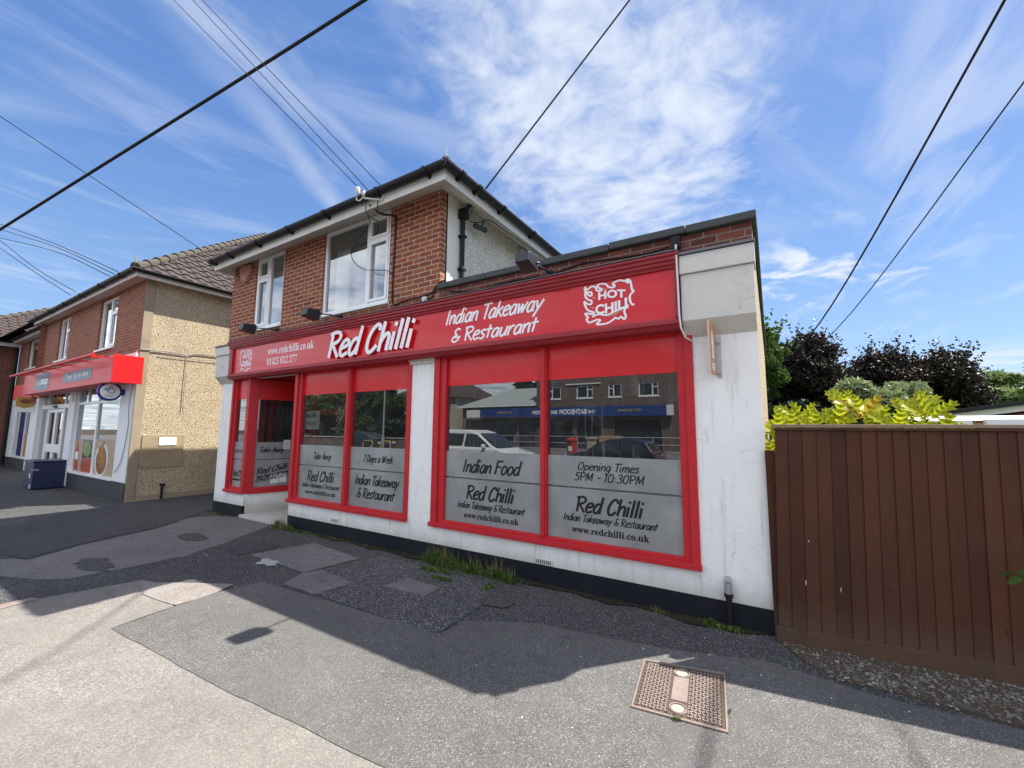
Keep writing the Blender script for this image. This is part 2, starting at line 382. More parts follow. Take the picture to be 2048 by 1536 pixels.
M['tarmac_mid'] = asphalt('grey aged tarmac', (.105, .098, .098), (.185, .174, .172), chips=.35)
M['tarmac_grey'] = asphalt('pavement tarmac strip', (.064, .062, .061), (.145, .140, .133), (.33, .32, .30), chips=.6, warm=(.115, .110, .102))
M['tarmac_light'] = asphalt('pale aggregate tarmac', (.120, .109, .096), (.245, .226, .202), (.38, .36, .325), chips=.9, scale=.8, warm=(.185, .170, .150), bs=.5)
M['tarmac_pink'] = asphalt('pinkish tarmac patch', (.155, .138, .125), (.27, .24, .215), chips=.6)
M['tarmac_gravel'] = asphalt('coarse dark tarmac', (.030, .030, .033), (.125, .123, .126), chips=.5, scale=.6, bs=1.0)
M['road'] = asphalt('road asphalt', (.045, .044, .044), (.10, .098, .095), chips=.3)
M['kerb'] = simple('concrete kerb', (.30, .29, .27), .9, .2, .2, 4, .2, 40)
M['paint_spot'] = simple('worn white paint', (.36, .37, .37), .8, .2, .4, 20)
M['line_white'] = simple('white road paint', (.6, .6, .58), .8, .2, .2, 9)
M['lawn'] = simple('mown grass', (.045, .085, .018), .9, .1, .45, 5, .8, 90, dirt=.5, dirtcol=(.09, .10, .035), dscale=3)
M['grime'] = simple('dark mossy grime', (.030, .028, .020), .95, .1, .5, 9, .6, 40, dirt=.5, dirtcol=(.075, .07, .055), dscale=8)
M['dirt'] = simple('dry soil', (.085, .065, .045), .95, .1, .4, 12, .6, 50)
def fence_mat():
    t = new_mat('brown stained timber')
    x, y, z = t.sep(t.pos)
    bd = t.math('FLOOR', t.math('DIVIDE', t.math('ADD', t.math('SUBTRACT', x, t.math('MULTIPLY', z, .032)), .035), .0945))
    wn_ = t.new('ShaderNodeTexWhiteNoise', noise_dimensions='1D'); t.l.new(bd, wn_.inputs['W'])
    gr = t.noise(t.comb(t.math('MULTIPLY', x, 30.), t.math('MULTIPLY', wn_.outputs[0], 20.), t.math('MULTIPLY', z, 1.3)), 2.0, 6, .65, 1.2)
    k = t.math('ADD', .50, t.math('ADD', t.math('MULTIPLY', wn_.outputs[0], .40), t.math('MULTIPLY', gr, .55)))
    base = t.mix(t.step(t.noise(t.pos, 1.2, 5), .35, .7), (.080, .030, .016), (.062, .026, .015))
    c = t.mix(1.0, base, t.comb(k, k, k), 'MULTIPLY')
    kv = t.voro(t.comb(t.math('MULTIPLY', x, 1.6), 0.0, t.math('MULTIPLY', z, .55)), 5.0)
    c = t.mix(t.math('MULTIPLY', t.math('SUBTRACT', 1.0, t.step(kv, .02, .09)), .7), c, (.022, .010, .008))
    c = t.mix(t.math('MULTIPLY', t.math('SUBTRACT', 1.0, t.step(t.math('SUBTRACT', z, t.math('MULTIPLY', t.noise(t.pos, 7, 6, .7), .35)), -.12, .22)), .5), c, (.115, .080, .055))
    c = t.mix(t.math('MULTIPLY', t.step(t.noise(t.pos, 2.6, 7, .72, .6), .52, .78), .4), c, (.105, .060, .040))
    t.l.new(c, t.b.inputs['Base Color']); t.b.inputs['Roughness'].default_value = .7; t.b.inputs['Specular IOR Level'].default_value = .2
    bump(t, gr, .4, .006)
    return t.m
M['fence'] = fence_mat()
M['fence_cap'] = simple('pale worn timber cap', (.24, .17, .12), .8, .2, .3, 12, .3, 40)
M['iron'] = simple('rusty cast iron', (.22, .170, .148), .75, .3, .3, 14, .5, 60, dirt=.55, dirtcol=(.36, .30, .26), dscale=12)
M['iron_dark'] = simple('dark recessed iron', (.095, .065, .052), .85, .2, .3, 20, .4, 60)
M['cover_fill'] = simple('pale concrete plug', (.36, .32, .26), .9, .2, .3, 30)
M['stone'] = simple('mixed gravel stone', (.22, .20, .18), .85, .25, .55, 22, .2, 40)
M['grass'] = leafmat('weed green', (.055, .105, .022), (.135, .175, .045), .3, .6, 8)
M['weed_dry'] = leafmat('dry weed', (.20, .17, .07), (.26, .22, .11), .2, .7, 8)
M['leaf_purple'] = leafmat('purple beech leaf', (.011, .012, .009), (.030, .020, .016), .15, .45)
M['leaf_brown'] = leafmat('bronze beech leaf', (.018, .018, .011), (.045, .030, .018), .22, .45)
M['leaf_green'] = leafmat('fresh green leaf', (.040, .085, .015), (.10, .17, .03), .4)
M['leaf_dark'] = leafmat('dark evergreen leaf', (.010, .022, .010), (.025, .045, .016), .15)
M['leaf_cedar'] = leafmat('grey green needle', (.15, .20, .075), (.27, .32, .15), .3)
M['leaf_willow'] = leafmat('pale willow leaf', (.13, .19, .06), (.22, .28, .10), .4)
M['leaf_yellow'] = leafmat('yellow green lobed leaf', (.36, .44, .020), (.56, .56, .035), .55, .4, 5)
M['leaf_bronze'] = leafmat('bronze tipped lobed leaf', (.42, .30, .03), (.55, .42, .04), .5, .4, 5)
M['bark'] = simple('tree bark', (.06, .045, .035), .95, .1, .3, 8, .6, 30)
M['store_red'] = simple('red acrylic fascia', (.62, .012, .015), .45, .35, .05, 1.5, coat=.10)
M['store_red_side'] = simple('bright red panel', (.62, .012, .014), .4, .4, .05)
M['navy'] = simple('navy blue panel', (.016, .022, .065), .4, .5, .15)
M['navy_sign'] = simple('slate blue sign patch', (.05, .07, .13), .35, .5, .05)
M['royal'] = simple('royal blue sign', (.01, .022, .20), .35, .5, .05)
M['sky_blue'] = simple('light blue emblem', (.15, .42, .62), .4, .4, .03)
M['white_brick'] = painted_render('white painted store pier', (.74, .76, .78), .25)
M['grey_plinth'] = simple('dark grey plinth', (.045, .05, .055), .7, .3, .25, 5, .2, 30, dirt=.3, dirtcol=(.09, .08, .07))
M['store_inside'] = simple('store interior', (.05, .055, .06), .8, .2, .4, 2)
M['gold'] = simple('gold poster', (.40, .24, .06), .5, .4, .2, 8)
M['noodle'] = simple('noodle print', (.42, .20, .06), .5, .4, .5, 18)
M['noodle_dark'] = simple('brown sauce print', (.20, .06, .02), .5, .4, .4, 14)
M['tomato'] = simple('red sauce print', (.40, .06, .03), .5, .4, .3, 12)
M['green_print'] = simple('green salad print', (.16, .28, .06), .5, .4, .4, 16)
M['beige_print'] = simple('tan wooden print', (.40, .30, .20), .5, .4, .25, 10)
M['plate'] = simple('white plate print', (.66, .64, .60), .4, .4, .05)
M['chimney_pot'] = simple('terracotta pot', (.35, .10, .06), .8, .2, .2)
M['car_white'] = simple('white car paint', (.78, .79, .80), .3, .5, .02, coat=1.0)
M['car_dark'] = simple('black car paint', (.010, .011, .018), .25, .5, .05, coat=1.0)
M['car_blue'] = simple('dark blue car paint', (.02, .035, .05), .25, .5, .05, coat=1.0)
M['car_glass'] = simple('car glass', (.02, .03, .035), .05, .8, .05)
M['tyre'] = simple('tyre rubber', (.02, .02, .02), .8, .2, .1)
M['tail_red'] = simple('red lamp lens', (.35, .01, .01), .2, .6, .05)
M['post_red'] = simple('post box red', (.45, .02, .02), .35, .5, .08)
M['roof_grey'] = simple('grey sheet roof', (.32, .36, .34), .6, .3, .1)
M['opp_render'] = painted_render('street render', (.42, .38, .30), .3)
M['sign_blue'] = simple('blue shop fascia', (.012, .05, .22), .4, .5, .05)
M['gold_letter'] = simple('gold lettering', (.52, .38, .10), .5, .4, .05)
M['yellow'] = simple('yellow painted steel', (.62, .40, .03), .4, .5, .08)
M['cardboard'] = simple('cardboard', (.38, .25, .13), .8, .2, .15)
M['galv'] = simple('galvanised rail', (.45, .46, .47), .45, .5, .1, metal=.5)

# ------------------------------------------------------------------ helpers
class MB:
    """collects shapes and links them as ONE mesh object"""
    def __init__(s): s.v, s.f = [], []
    def add(s, vs, fs):
        o = len(s.v); s.v += [tuple(p) for p in vs]; s.f += [tuple(i + o for i in q) for q in fs]
    def box(s, x0, x1, y0, y1, z0, z1):
        x0, x1 = min(x0, x1), max(x0, x1); y0, y1 = min(y0, y1), max(y0, y1); z0, z1 = min(z0, z1), max(z0, z1)
        s.add([(x0, y0, z0), (x1, y0, z0), (x1, y1, z0), (x0, y1, z0), (x0, y0, z1), (x1, y0, z1), (x1, y1, z1), (x0, y1, z1)],
              [(0, 3, 2, 1), (4, 5, 6, 7), (0, 1, 5, 4), (1, 2, 6, 5), (2, 3, 7, 6), (3, 0, 4, 7)])
    def obox(s, c, size, mat3=None):
        m = mat3 or Matrix.Identity(3); c = Vector(c); h = [q / 2 for q in size]
        vs = [c + m @ Vector((a * h[0], b * h[1], d * h[2])) for d in (-1, 1) for b in (-1, 1) for a in (-1, 1)]
        s.add(vs, [(0, 2, 3, 1), (4, 5, 7, 6), (0, 1, 5, 4), (1, 3, 7, 5), (3, 2, 6, 7), (2, 0, 4, 6)])
    def bar(s, a, b, w, h=None, up=(0, 0, 1)):
        a, b = Vector(a), Vector(b); d = b - a; L = d.length; d.normalize()
        u = Vector(up)
        if abs(d.dot(u)) > .98: u = Vector((0, 1, 0))
        x = d.cross(u).normalized(); z = x.cross(d)
        s.obox((a + b) / 2, (w, L, h or w), Matrix((x, d, z)).transposed())
    def prism(s, prof, a, b, fn):
        """closed profile [(p,q)], swept from a to b; fn(t,p,q)->xyz"""
        n = len(prof)
        vs = [fn(a, p, q) for p, q in prof] + [fn(b, p, q) for p, q in prof]
        fs = [(i, (i + 1) % n, n + (i + 1) % n, n + i) for i in range(n)] + [tuple(range(n))[::-1], tuple(range(n, 2 * n))]
        s.add(vs, fs)
    def tube(s, pts, r, n=8, caps=True):
        pts = [Vector(p) for p in pts]; rr = r if isinstance(r, (list, tuple)) else [r] * len(pts)
        o = len(s.v); prev = None
        for i, p in enumerate(pts):
            d = (pts[min(i + 1, len(pts) - 1)] - pts[max(i - 1, 0)]).normalized()
            if prev is None:
                u = Vector((0, 0, 1)) if abs(d.z) < .9 else Vector((1, 0, 0))
                x = d.cross(u).normalized()
            else:
                x = (prev - d * prev.dot(d))
                x = x.normalized() if x.length > 1e-6 else d.orthogonal().normalized()
            prev = x; y = d.cross(x)
            for k in range(n):
                a = 2 * PI * k / n
                s.v.append(tuple(p + (x * math.cos(a) + y * math.sin(a)) * rr[i]))
        for i in range(len(pts) - 1):
            for k in range(n):
                a = o + i * n + k; b = o + i * n + (k + 1) % n
                s.f.append((a, b, b + n, a + n))
        if caps:
            s.f.append(tuple(o + k for k in range(n))[::-1]); e = o + (len(pts) - 1) * n
            s.f.append(tuple(e + k for k in range(n)))
    def disc(s, c, r, n=24, ax=(1, 0, 0), ay=(0, 0, 1), ry=None):
        c, ax, ay = Vector(c), Vector(ax), Vector(ay); ry = ry or r
        s.add([c + ax * r * math.cos(2 * PI * k / n) + ay * ry * math.sin(2 * PI * k / n) for k in range(n)], [tuple(range(n))])
    def quad(s, a, b, c, d): s.add([a, b, c, d], [(0, 1, 2, 3)])
    def poly(s, pts): s.add(pts, [tuple(range(len(pts)))])
    def slab(s, pts, z0, z1):
        n = len(pts)
        s.add([(x, y, z0) for x, y in pts] + [(x, y, z1) for x, y in pts],
              [tuple(range(n))[::-1], tuple(range(n, 2 * n))] + [(i, (i + 1) % n, n + (i + 1) % n, n + i) for i in range(n)])
    def wall(s, ax, pos, a0, a1, z0, z1, holes=(), depth=.1, back=False):
        """wall face at ax=pos facing -Y (ax 'y') or +X (ax 'x'), cut by holes, with reveals going inward"""
        inn = depth if ax == 'y' else -depth
        P = (lambda a, z, k: (a, pos + k, z)) if ax == 'y' else (lambda a, z, k: (pos + k, a, z))
        xs = sorted({a0, a1, *[h[0] for h in holes], *[h[1] for h in holes]}); zs = sorted({z0, z1, *[h[2] for h in holes], *[h[3] for h in holes]})
        xs = [x for x in xs if a0 <= x <= a1]; zs = [z for z in zs if z0 <= z <= z1]
        def hole(i, j):
            if not (0 <= i < len(xs) - 1 and 0 <= j < len(zs) - 1): return False
            cx, cz = (xs[i] + xs[i + 1]) / 2, (zs[j] + zs[j + 1]) / 2
            return any(h[0] < cx < h[1] and h[2] < cz < h[3] for h in holes)
        for i in range(len(xs) - 1):
            for j in range(len(zs) - 1):
                if hole(i, j): continue
                a, b, c, d = xs[i], xs[i + 1], zs[j], zs[j + 1]
                s.quad(P(a, c, 0), P(b, c, 0), P(b, d, 0), P(a, d, 0))
                if back: s.quad(P(b, c, inn), P(a, c, inn), P(a, d, inn), P(b, d, inn))
                if hole(i - 1, j): s.quad(P(a, c, inn), P(a, c, 0), P(a, d, 0), P(a, d, inn))
                if hole(i + 1, j): s.quad(P(b, c, 0), P(b, c, inn), P(b, d, inn), P(b, d, 0))
                if hole(i, j - 1): s.quad(P(a, c, inn), P(b, c, inn), P(b, c, 0), P(a, c, 0))
                if hole(i, j + 1): s.quad(P(a, d, 0), P(b, d, 0), P(b, d, inn), P(a, d, inn))
    def frame(s, x0, x1, z0, z1, w, y0, y1, sill=None):
        ws = sill if sill is not None else w
        s.box(x0, x0 + w, y0, y1, z0, z1); s.box(x1 - w, x1, y0, y1, z0, z1)
        s.box(x0 + w, x1 - w, y0, y1, z1 - w, z1); s.box(x0 + w, x1 - w, y0, y1, z0, z0 + ws)
    def build(s, name, mat, parent=None, bev=0.0, smooth=False, seg=2):
        me = bpy.data.meshes.new(name)
        me.from_pydata(s.v, [], s.f); me.validate(); me.update()
        return finish(name, me, mat, parent, bev, smooth, seg)

def finish(name, me, mat, parent=None, bev=0.0, smooth=False, seg=2):
    if mat is not None: me.materials.append(M[mat] if isinstance(mat, str) else mat)
    o = bpy.data.objects.new(name, me); COL.objects.link(o)
    if smooth:
        me.polygons.foreach_set('use_smooth', [True] * len(me.polygons))
    if bev:
        b = o.modifiers.new('bevel', 'BEVEL'); b.width = bev; b.segments = seg; b.limit_method = 'ANGLE'; b.angle_limit = math.radians(35)
    if parent is not None:
        o.parent = parent; o.matrix_parent_inverse = Matrix.Translation(-parent.location) if parent.type == 'EMPTY' else Matrix.Identity(4)
    return o
def tag(o, label, cat, group=None, kind=None):
    o['label'] = label; o['category'] = cat
    if group: o['group'] = group
    if kind: o['kind'] = kind
    return o
def thing(name, label, cat, loc=(0, 0, 0), group=None):
    o = bpy.data.objects.new(name, None); COL.objects.link(o); o.location = loc; o.empty_display_size = .2
    return tag(o, label, cat, group)
def struct(name, mb, mat, **k):
    o = mb.build(name, mat, **k); o['kind'] = 'structure'; return o

# ---- lettering
def smooth_path(pts, per=5):
    if len(pts) < 3: return [Vector((*p, 0)) for p in pts]
    P = [Vector((*p, 0)) for p in pts]; out = []
    for i in range(len(P) - 1):
        p0 = P[i - 1] if i else P[0] * 2 - P[1]; p1, p2 = P[i], P[i + 1]; p3 = P[i + 2] if i + 2 < len(P) else P[-1] * 2 - P[-2]
        for k in range(per):
            t = k / per
            out.append(.5 * ((2 * p1) + (-p0 + p2) * t + (2 * p0 - 5 * p1 + 4 * p2 - p3) * t * t + (-p0 + 3 * p1 - 3 * p2 + p3) * t ** 3))
    out.append(P[-1]); return out
# brush-script glyphs: (advance, strokes); a stroke starting with 'l' is straight, else a smooth curve
G = {
 'R': (.54, [['l', (.10, 0), (.06, 1.0)], [(-.04, .93), (.16, 1.0), (.38, .96), (.47, .80), (.38, .62), (.10, .50)], ['l', (.16, .50), (.52, -.02)]]),
 'e': (.42, [[(.05, .30), (.22, .35), (.37, .44), (.36, .57), (.24, .63), (.10, .52), (.04, .30), (.08, .08), (.20, 0), (.38, .10)]]),
 'd': (.47, [[(.37, .52), (.26, .62), (.12, .52), (.04, .28), (.07, .06), (.18, .0), (.30, .12), (.38, .36)], ['l', (.41, 1.06), (.38, .0)]]),
 'C': (.52, [[(.46, .80), (.44, .95), (.32, 1.01), (.16, .86), (.06, .55), (.06, .20), (.17, .0), (.32, .04), (.46, .22)]]),
 'h': (.45, [['l', (.07, 1.06), (.06, 0)], [(.07, .30), (.16, .52), (.28, .62), (.37, .52), (.37, .25), (.38, 0)]]),
 'i': (.20, [['l', (.07, .62), (.07, 0)], ['l', (.07, .87), (.09, .97)]]),
 'l': (.20, [['l', (.08, 1.06), (.07, 0)]]),
 'I': (.24, [['l', (.10, 1.0), (.08, 0)]]),
 'n': (.45, [['l', (.06, .62), (.06, 0)], [(.07, .30), (.16, .52), (.28, .62), (.36, .52), (.36, .25), (.38, 0)]]),
 'a': (.46, [[(.36, .54), (.25, .62), (.12, .52), (.04, .28), (.07, .06), (.18, .0), (.30, .12), (.37, .40)], ['l', (.38, .62), (.39, .0)]]),
 'T': (.46, [['l', (-.02, .96), (.54, 1.0)], ['l', (.27, .98), (.22, 0)]]),
 'k': (.43, [['l', (.07, 1.06), (.06, 0)], ['l', (.38, .62), (.08, .28)], ['l', (.14, .34), (.42, -.02)]]),
 'w': (.60, [['l', (.04, .62), (.12, .02)], ['l', (.11, .02), (.30, .55)], ['l', (.30, .55), (.34, .02)], ['l', (.34, .02), (.57, .64)]]),
 'y': (.44, [['l', (.05, .62), (.20, .10)], ['l', (.44, .64), (.02, -.34)]]),
 '&': (.56, [[(.52, .36), (.40, .10), (.22, .0), (.06, .12), (.10, .38), (.30, .52), (.16, .66), (.16, .88), (.32, .98), (.44, .88)], ['l', (.20, .34), (.56, .36)]]),
 's': (.36, [[(.33, .54), (.22, .63), (.09, .52), (.14, .36), (.28, .24), (.24, .04), (.12, .0), (.01, .08)]]),
 't': (.34, [['l', (.16, .92), (.13, .02)], ['l', (-.02, .60), (.34, .64)]]),
 'u': (.46, [[(.07, .62), (.05, .30), (.10, .04), (.20, .0), (.32, .18), (.38, .42)], ['l', (.39, .62), (.38, 0)]]),
 'r': (.34, [['l', (.06, .62), (.06, 0)], [(.07, .30), (.16, .54), (.26, .62), (.34, .57)]]),
 'F': (.46, [['l', (.08, 1.0), (.06, 0)], ['l', (.03, .97), (.48, .99)], ['l', (.08, .54), (.40, .56)]]),
 'o': (.46, [[(.22, .62), (.08, .48), (.04, .22), (.14, .0), (.30, .05), (.40, .30), (.36, .55), (.22, .62), (.14, .58)]]),
 'O': (.58, [[(.28, 1.0), (.12, .84), (.04, .46), (.10, .10), (.26, .0), (.42, .12), (.50, .50), (.44, .90), (.28, 1.0), (.18, .94)]]),
 'p': (.46, [['l', (.07, .62), (.04, -.34)], [(.07, .30), (.16, .54), (.28, .62), (.39, .48), (.36, .18), (.22, .0), (.08, .08)]]),
 'g': (.45, [[(.36, .54), (.25, .62), (.12, .52), (.04, .30), (.08, .08), (.20, .06), (.32, .20), (.37, .44)], [(.38, .62), (.37, .1), (.30, -.24), (.16, -.32), (.02, -.22)]]),
 'm': (.66, [['l', (.06, .62), (.06, 0)], [(.07, .30), (.14, .54), (.24, .62), (.31, .50), (.31, .0)], [(.32, .30), (.40, .54), (.50, .62), (.57, .50), (.58, 0)]]),
 'D': (.56, [['l', (.08, 1.0), (.06, 0)], [(-.02, .97), (.20, .99), (.42, .84), (.48, .50), (.38, .14), (.20, .0), (.0, .02)]]),
 'W': (.74, [['l', (.05, 1.0), (.16, .02)], ['l', (.15, .02), (.38, .90)], ['l', (.38, .90), (.44, .02)], ['l', (.43, .02), (.72, 1.02)]]),
 'A': (.54, [['l', (.0, -.02), (.34, 1.0)], ['l', (.33, 1.0), (.46, .0)], ['l', (.10, .32), (.46, .36)]]),
 'P': (.50, [['l', (.10, 0), (.06, 1.0)], [(-.03, .95), (.16, 1.0), (.38, .96), (.46, .76), (.36, .54), (.10, .44)]]),
 'M': (.70, [['l', (.03, 0), (.14, 1.0)], ['l', (.14, 1.0), (.31, .12)], ['l', (.30, .12), (.57, 1.0)], ['l', (.56, 1.0), (.58, 0)]]),
 '-': (.36, [['l', (.05, .42), (.30, .44)]]), ':': (.22, [['l', (.07, .52), (.08, .60)], ['l', (.06, .08), (.07, .16)]]),
 '0': (.52, [[(.26, 1.0), (.12, .86), (.05, .48), (.10, .10), (.24, .0), (.38, .12), (.45, .50), (.40, .90), (.26, 1.0), (.18, .95)]]),
 '1': (.26, [['l', (.14, 1.0), (.10, 0)], ['l', (.15, .98), (.02, .80)]]),
 '2': (.48, [[(.05, .78), (.16, .98), (.34, .98), (.42, .78), (.30, .44), (.03, .03)], ['l', (.02, .04), (.44, .06)]]),
 '3': (.46, [[(.07, .86), (.20, 1.0), (.36, .92), (.36, .70), (.20, .54), (.36, .44), (.40, .20), (.26, .0), (.04, .08)]]),
 '4': (.50, [['l', (.32, 1.0), (.02, .32)], ['l', (.02, .32), (.46, .36)], ['l', (.38, .66), (.30, .0)]]),
 '5': (.46, [['l', (.14, .98), (.44, .99)], [(.13, .98), (.10, .60), (.26, .60), (.38, .44), (.34, .12), (.20, .0), (.02, .08)]]),
 '6': (.48, [[(.38, .98), (.18, .72), (.05, .34), (.10, .06), (.24, .0), (.38, .14), (.40, .36), (.28, .48), (.10, .32)]]),
 '7': (.44, [['l', (.02, .96), (.44, .98)], ['l', (.42, .98), (.10, 0)]]), ' ': (.26, []),
}
def ribbon(mb, pts, w, F, lift=0.0):
    """flat brush stroke with a faintly raised spine; F(u,v,out)->xyz"""
    n = len(pts); L, C, R = [], [], []
    for i, p in enumerate(pts):
        d = (pts[min(i + 1, n - 1)] - pts[max(i - 1, 0)])
        d = d.normalized() if d.length > 1e-9 else Vector((1, 0, 0))
        nn = Vector((-d.y, d.x, 0)); k = w * (1.06 - .16 * abs(d.x))
        q = p.copy()
        if i == 0: q = p - d * w * .25
        if i == n - 1: q = p + d * w * .25
        L.append(F(*(q + nn * k)[:2], lift)); C.append(F(*q[:2], lift + .0012)); R.append(F(*(q - nn * k)[:2], lift))
    o = len(mb.v); mb.v += L + C + R
    for i in range(n - 1):
        mb.f += [(o + i, o + n + i, o + n + i + 1, o + i + 1), (o + n + i, o + 2 * n + i, o + 2 * n + i + 1, o + n + i + 1)]
def script_text(mb, text, x0, x1, zb, cap, F, weight=.062, shear=.22, lift=0.0, slope=0.0, ret=None, depth=0.0, gap=.02):
    """brush lettering between x0 and x1 on the baseline zb; optional return (side) mesh for built-up letters"""
    adv = sum(G[c][0] + gap for c in text) - gap
    kx = (x1 - x0 - shear * cap * .9) / adv
    u = 0.0; st = 0
    for c in text:
        a, strokes = G[c]
        for s_ in strokes:
            pts = [Vector((*p, 0)) for p in s_[1:]] if s_[0] == 'l' else smooth_path(s_)
            if s_[0] == 'l': pts = [pts[0].lerp(pts[1], k / 3) for k in range(4)]
            q = [Vector((x0 + (u + p.x) * kx + shear * p.y * cap, zb + p.y * cap + slope * (u + p.x) * kx, 0)) for p in pts]
            ribbon(mb, q, weight * cap, F, lift + depth + .00035 * (st % 7))
            if ret is not None:
                n = len(q); w = weight * cap * .98
                rows = []
                for i, p in enumerate(q):
                    d = (q[min(i + 1, n - 1)] - q[max(i - 1, 0)]).normalized(); nn = Vector((-d.y, d.x, 0)) * w
                    pp = p - d * w * .25 if i == 0 else p + d * w * .25 if i == n - 1 else p
                    rows.append((pp + nn, pp - nn))
                o = len(ret.v)
                for a_, b_ in rows:
                    ret.v += [F(a_.x, a_.y, 0), F(a_.x, a_.y, depth), F(b_.x, b_.y, depth), F(b_.x, b_.y, 0)]
                for i in range(n - 1):
                    for k in (0, 2): 
                        A = o + i * 4 + k; ret.f.append((A, A + 1, A + 5, A + 4))
                for i in (0, n - 1): ret.f.append(tuple(o + i * 4 + k for k in range(4)))
            st += 1
        u += a + gap
def bold_serif(s):
    o = ''
    for c in s:
        if c.islower(): o += chr(0x1D41A + ord(c) - 97)
        elif c.isupper(): o += chr(0x1D400 + ord(c) - 65)
        elif c.isdigit(): o += chr(0x1D7CE + ord(c) - 48)
        else: o += c
    return o
def type_text(mb, text, x0, x1, zb, zt, F, lift=.0015, offset=0.0, shear=0.0, arch=None, spacing=1.0):
    """set a line of type into the rectangle x0..x1, zb..zt of the surface F"""
    c = bpy.data.curves.new('type', 'FONT'); c.body = text; c.size = 1; c.offset = offset; c.shear = shear; c.space_character = spacing
    c.resolution_u = 3
    o = bpy.data.objects.new('type', c); COL.objects.link(o)
    dg = bpy.context.evaluated_depsgraph_get(); dg.update()
    me = bpy.data.meshes.new_from_object(o.evaluated_get(dg))
    co = np.array([v.co[:] for v in me.vertices])
    if len(co):
        mn, mx = co.min(0), co.max(0); sx = (x1 - x0) / (mx[0] - mn[0]); sz = (zt - zb) / (mx[1] - mn[1])
        vs = []
        for p in co:
            u = x0 + (p[0] - mn[0]) * sx; v = zb + (p[1] - mn[1]) * sz
            if arch: v = arch((u - x0) / (x1 - x0), (v - zb) / (zt - zb))
            vs.append(F(u, v, lift))
        mb.add(vs, [tuple(p.vertices) for p in me.polygons])
    bpy.data.objects.remove(o); bpy.data.meshes.remove(me); bpy.data.curves.remove(c)
def front(y):                      # a surface facing the street at Y = y
    return lambda u, v, w: (u, y - w, v)
def plane_fn(org, ru, n):          # a vertical surface: origin, run direction, outward normal
    org, ru, n = Vector(org), Vector(ru).normalized(), Vector(n).normalized()
    return lambda u, v, w: tuple(org + ru * u + n * w + Vector((0, 0, v)))

# ---- foliage
def leaves(mb, rng, centres, radii, count, size, aspect=1.6, tri=False, droop=0.0, shell=.55, flat=(1, 1, 1)):
    """count leaf faces spread in ellipsoid clumps"""
    cs = np.array(centres, float); rs = np.array(radii, float)
    if rs.ndim == 1: rs = np.stack([rs] * 3, 1)
    wgt = (rs.prod(1)) ** .75; wgt /= wgt.sum()
    idx = rng.choice(len(cs), count, p=wgt)
    d = rng.normal(size=(count, 3)); d /= np.linalg.norm(d, axis=1)[:, None]
    rad = shell + (1 - shell) * rng.random(count) ** .6
    rad *= (1 + .12 * rng.normal(size=count))
    p = cs[idx] + d * rad[:, None] * rs[idx]
    n = d * .6 + rng.normal(size=(count, 3)) * .8; n[:, 2] += .3
    n /= np.linalg.norm(n, axis=1)[:, None]
    t = rng.normal(size=(count, 3)); t[:, 2] -= droop; t -= (t * n).sum(1)[:, None] * n; t /= np.linalg.norm(t, axis=1)[:, None]
    b = np.cross(n, t)
    s = size * (.55 + .9 * rng.random(count))[:, None]
    L, Wd = t * s * aspect / 2, b * s / 2
    o = len(mb.v)
    V = np.empty((count, 4, 3)); V[:, 0] = p - L; V[:, 1] = p + Wd; V[:, 2] = p + L; V[:, 3] = p - Wd
    mb.v += [tuple(q) for q in V.reshape(-1, 3).tolist()]
    mb.f += [(o + 4 * i, o + 4 * i + 1, o + 4 * i + 2, o + 4 * i + 3) for i in range(count)]
def crown_clumps(rng, c, r, n, cr, zsquash=1.0, top=1.0):
    cs, rs = [], []
    for _ in range(n):
        d = rng.normal(size=3); d /= np.linalg.norm(d); k = rng.random() ** .45
        cs.append((c[0] + d[0] * r[0] * k, c[1] + d[1] * r[1] * k, c[2] + d[2] * r[2] * k))
        q = cr * (.6 + .8 * rng.random()); rs.append((q, q, q * .75))
    return cs, rs
def sprays(mb, rng, c, r, n, count, size, aspect):
    """ragged leafy shoots standing out of a crown"""
    per = max(4, count // n); cs, rs = [], []
    for _ in range(n):
        d = rng.normal(size=3); d[2] = abs(d[2]) + .35; d /= np.linalg.norm(d)
        p = np.array(c) + d * np.array(r) * .92; dirn = d * .6 + np.array([rng.normal() * .35, rng.normal() * .3, .55]); dirn /= np.linalg.norm(dirn); L = .5 + 1.05 * rng.random()
        for k in range(8):
            cs.append(p + dirn * L * (k - 1) / 7 + rng.normal(size=3) * .04); q = .15 * (1 - k / 9.0); rs.append((q, q, q))
    leaves(mb, rng, cs, rs, per * n, size, aspect, shell=.1)
def limbs(mb, rng, base, h, r, cs, n=9):
    b = Vector(base); top = b + Vector((0, 0, h))
    mb.tube([b, b.lerp(top, .35) + Vector((.06, 0, 0)), b.lerp(top, .7), top], [r, r * .8, r * .55, r * .2], 8)
    for k in range(n):
        c = Vector(cs[int(rng.integers(len(cs)))]); s = b.lerp(top, .3 + .6 * rng.random())
        mid = s.lerp(c, .5) + Vector((0, 0, .15 * h * .3))
        mb.tube([s, mid, c], [r * .35, r * .22, r * .08], 6)

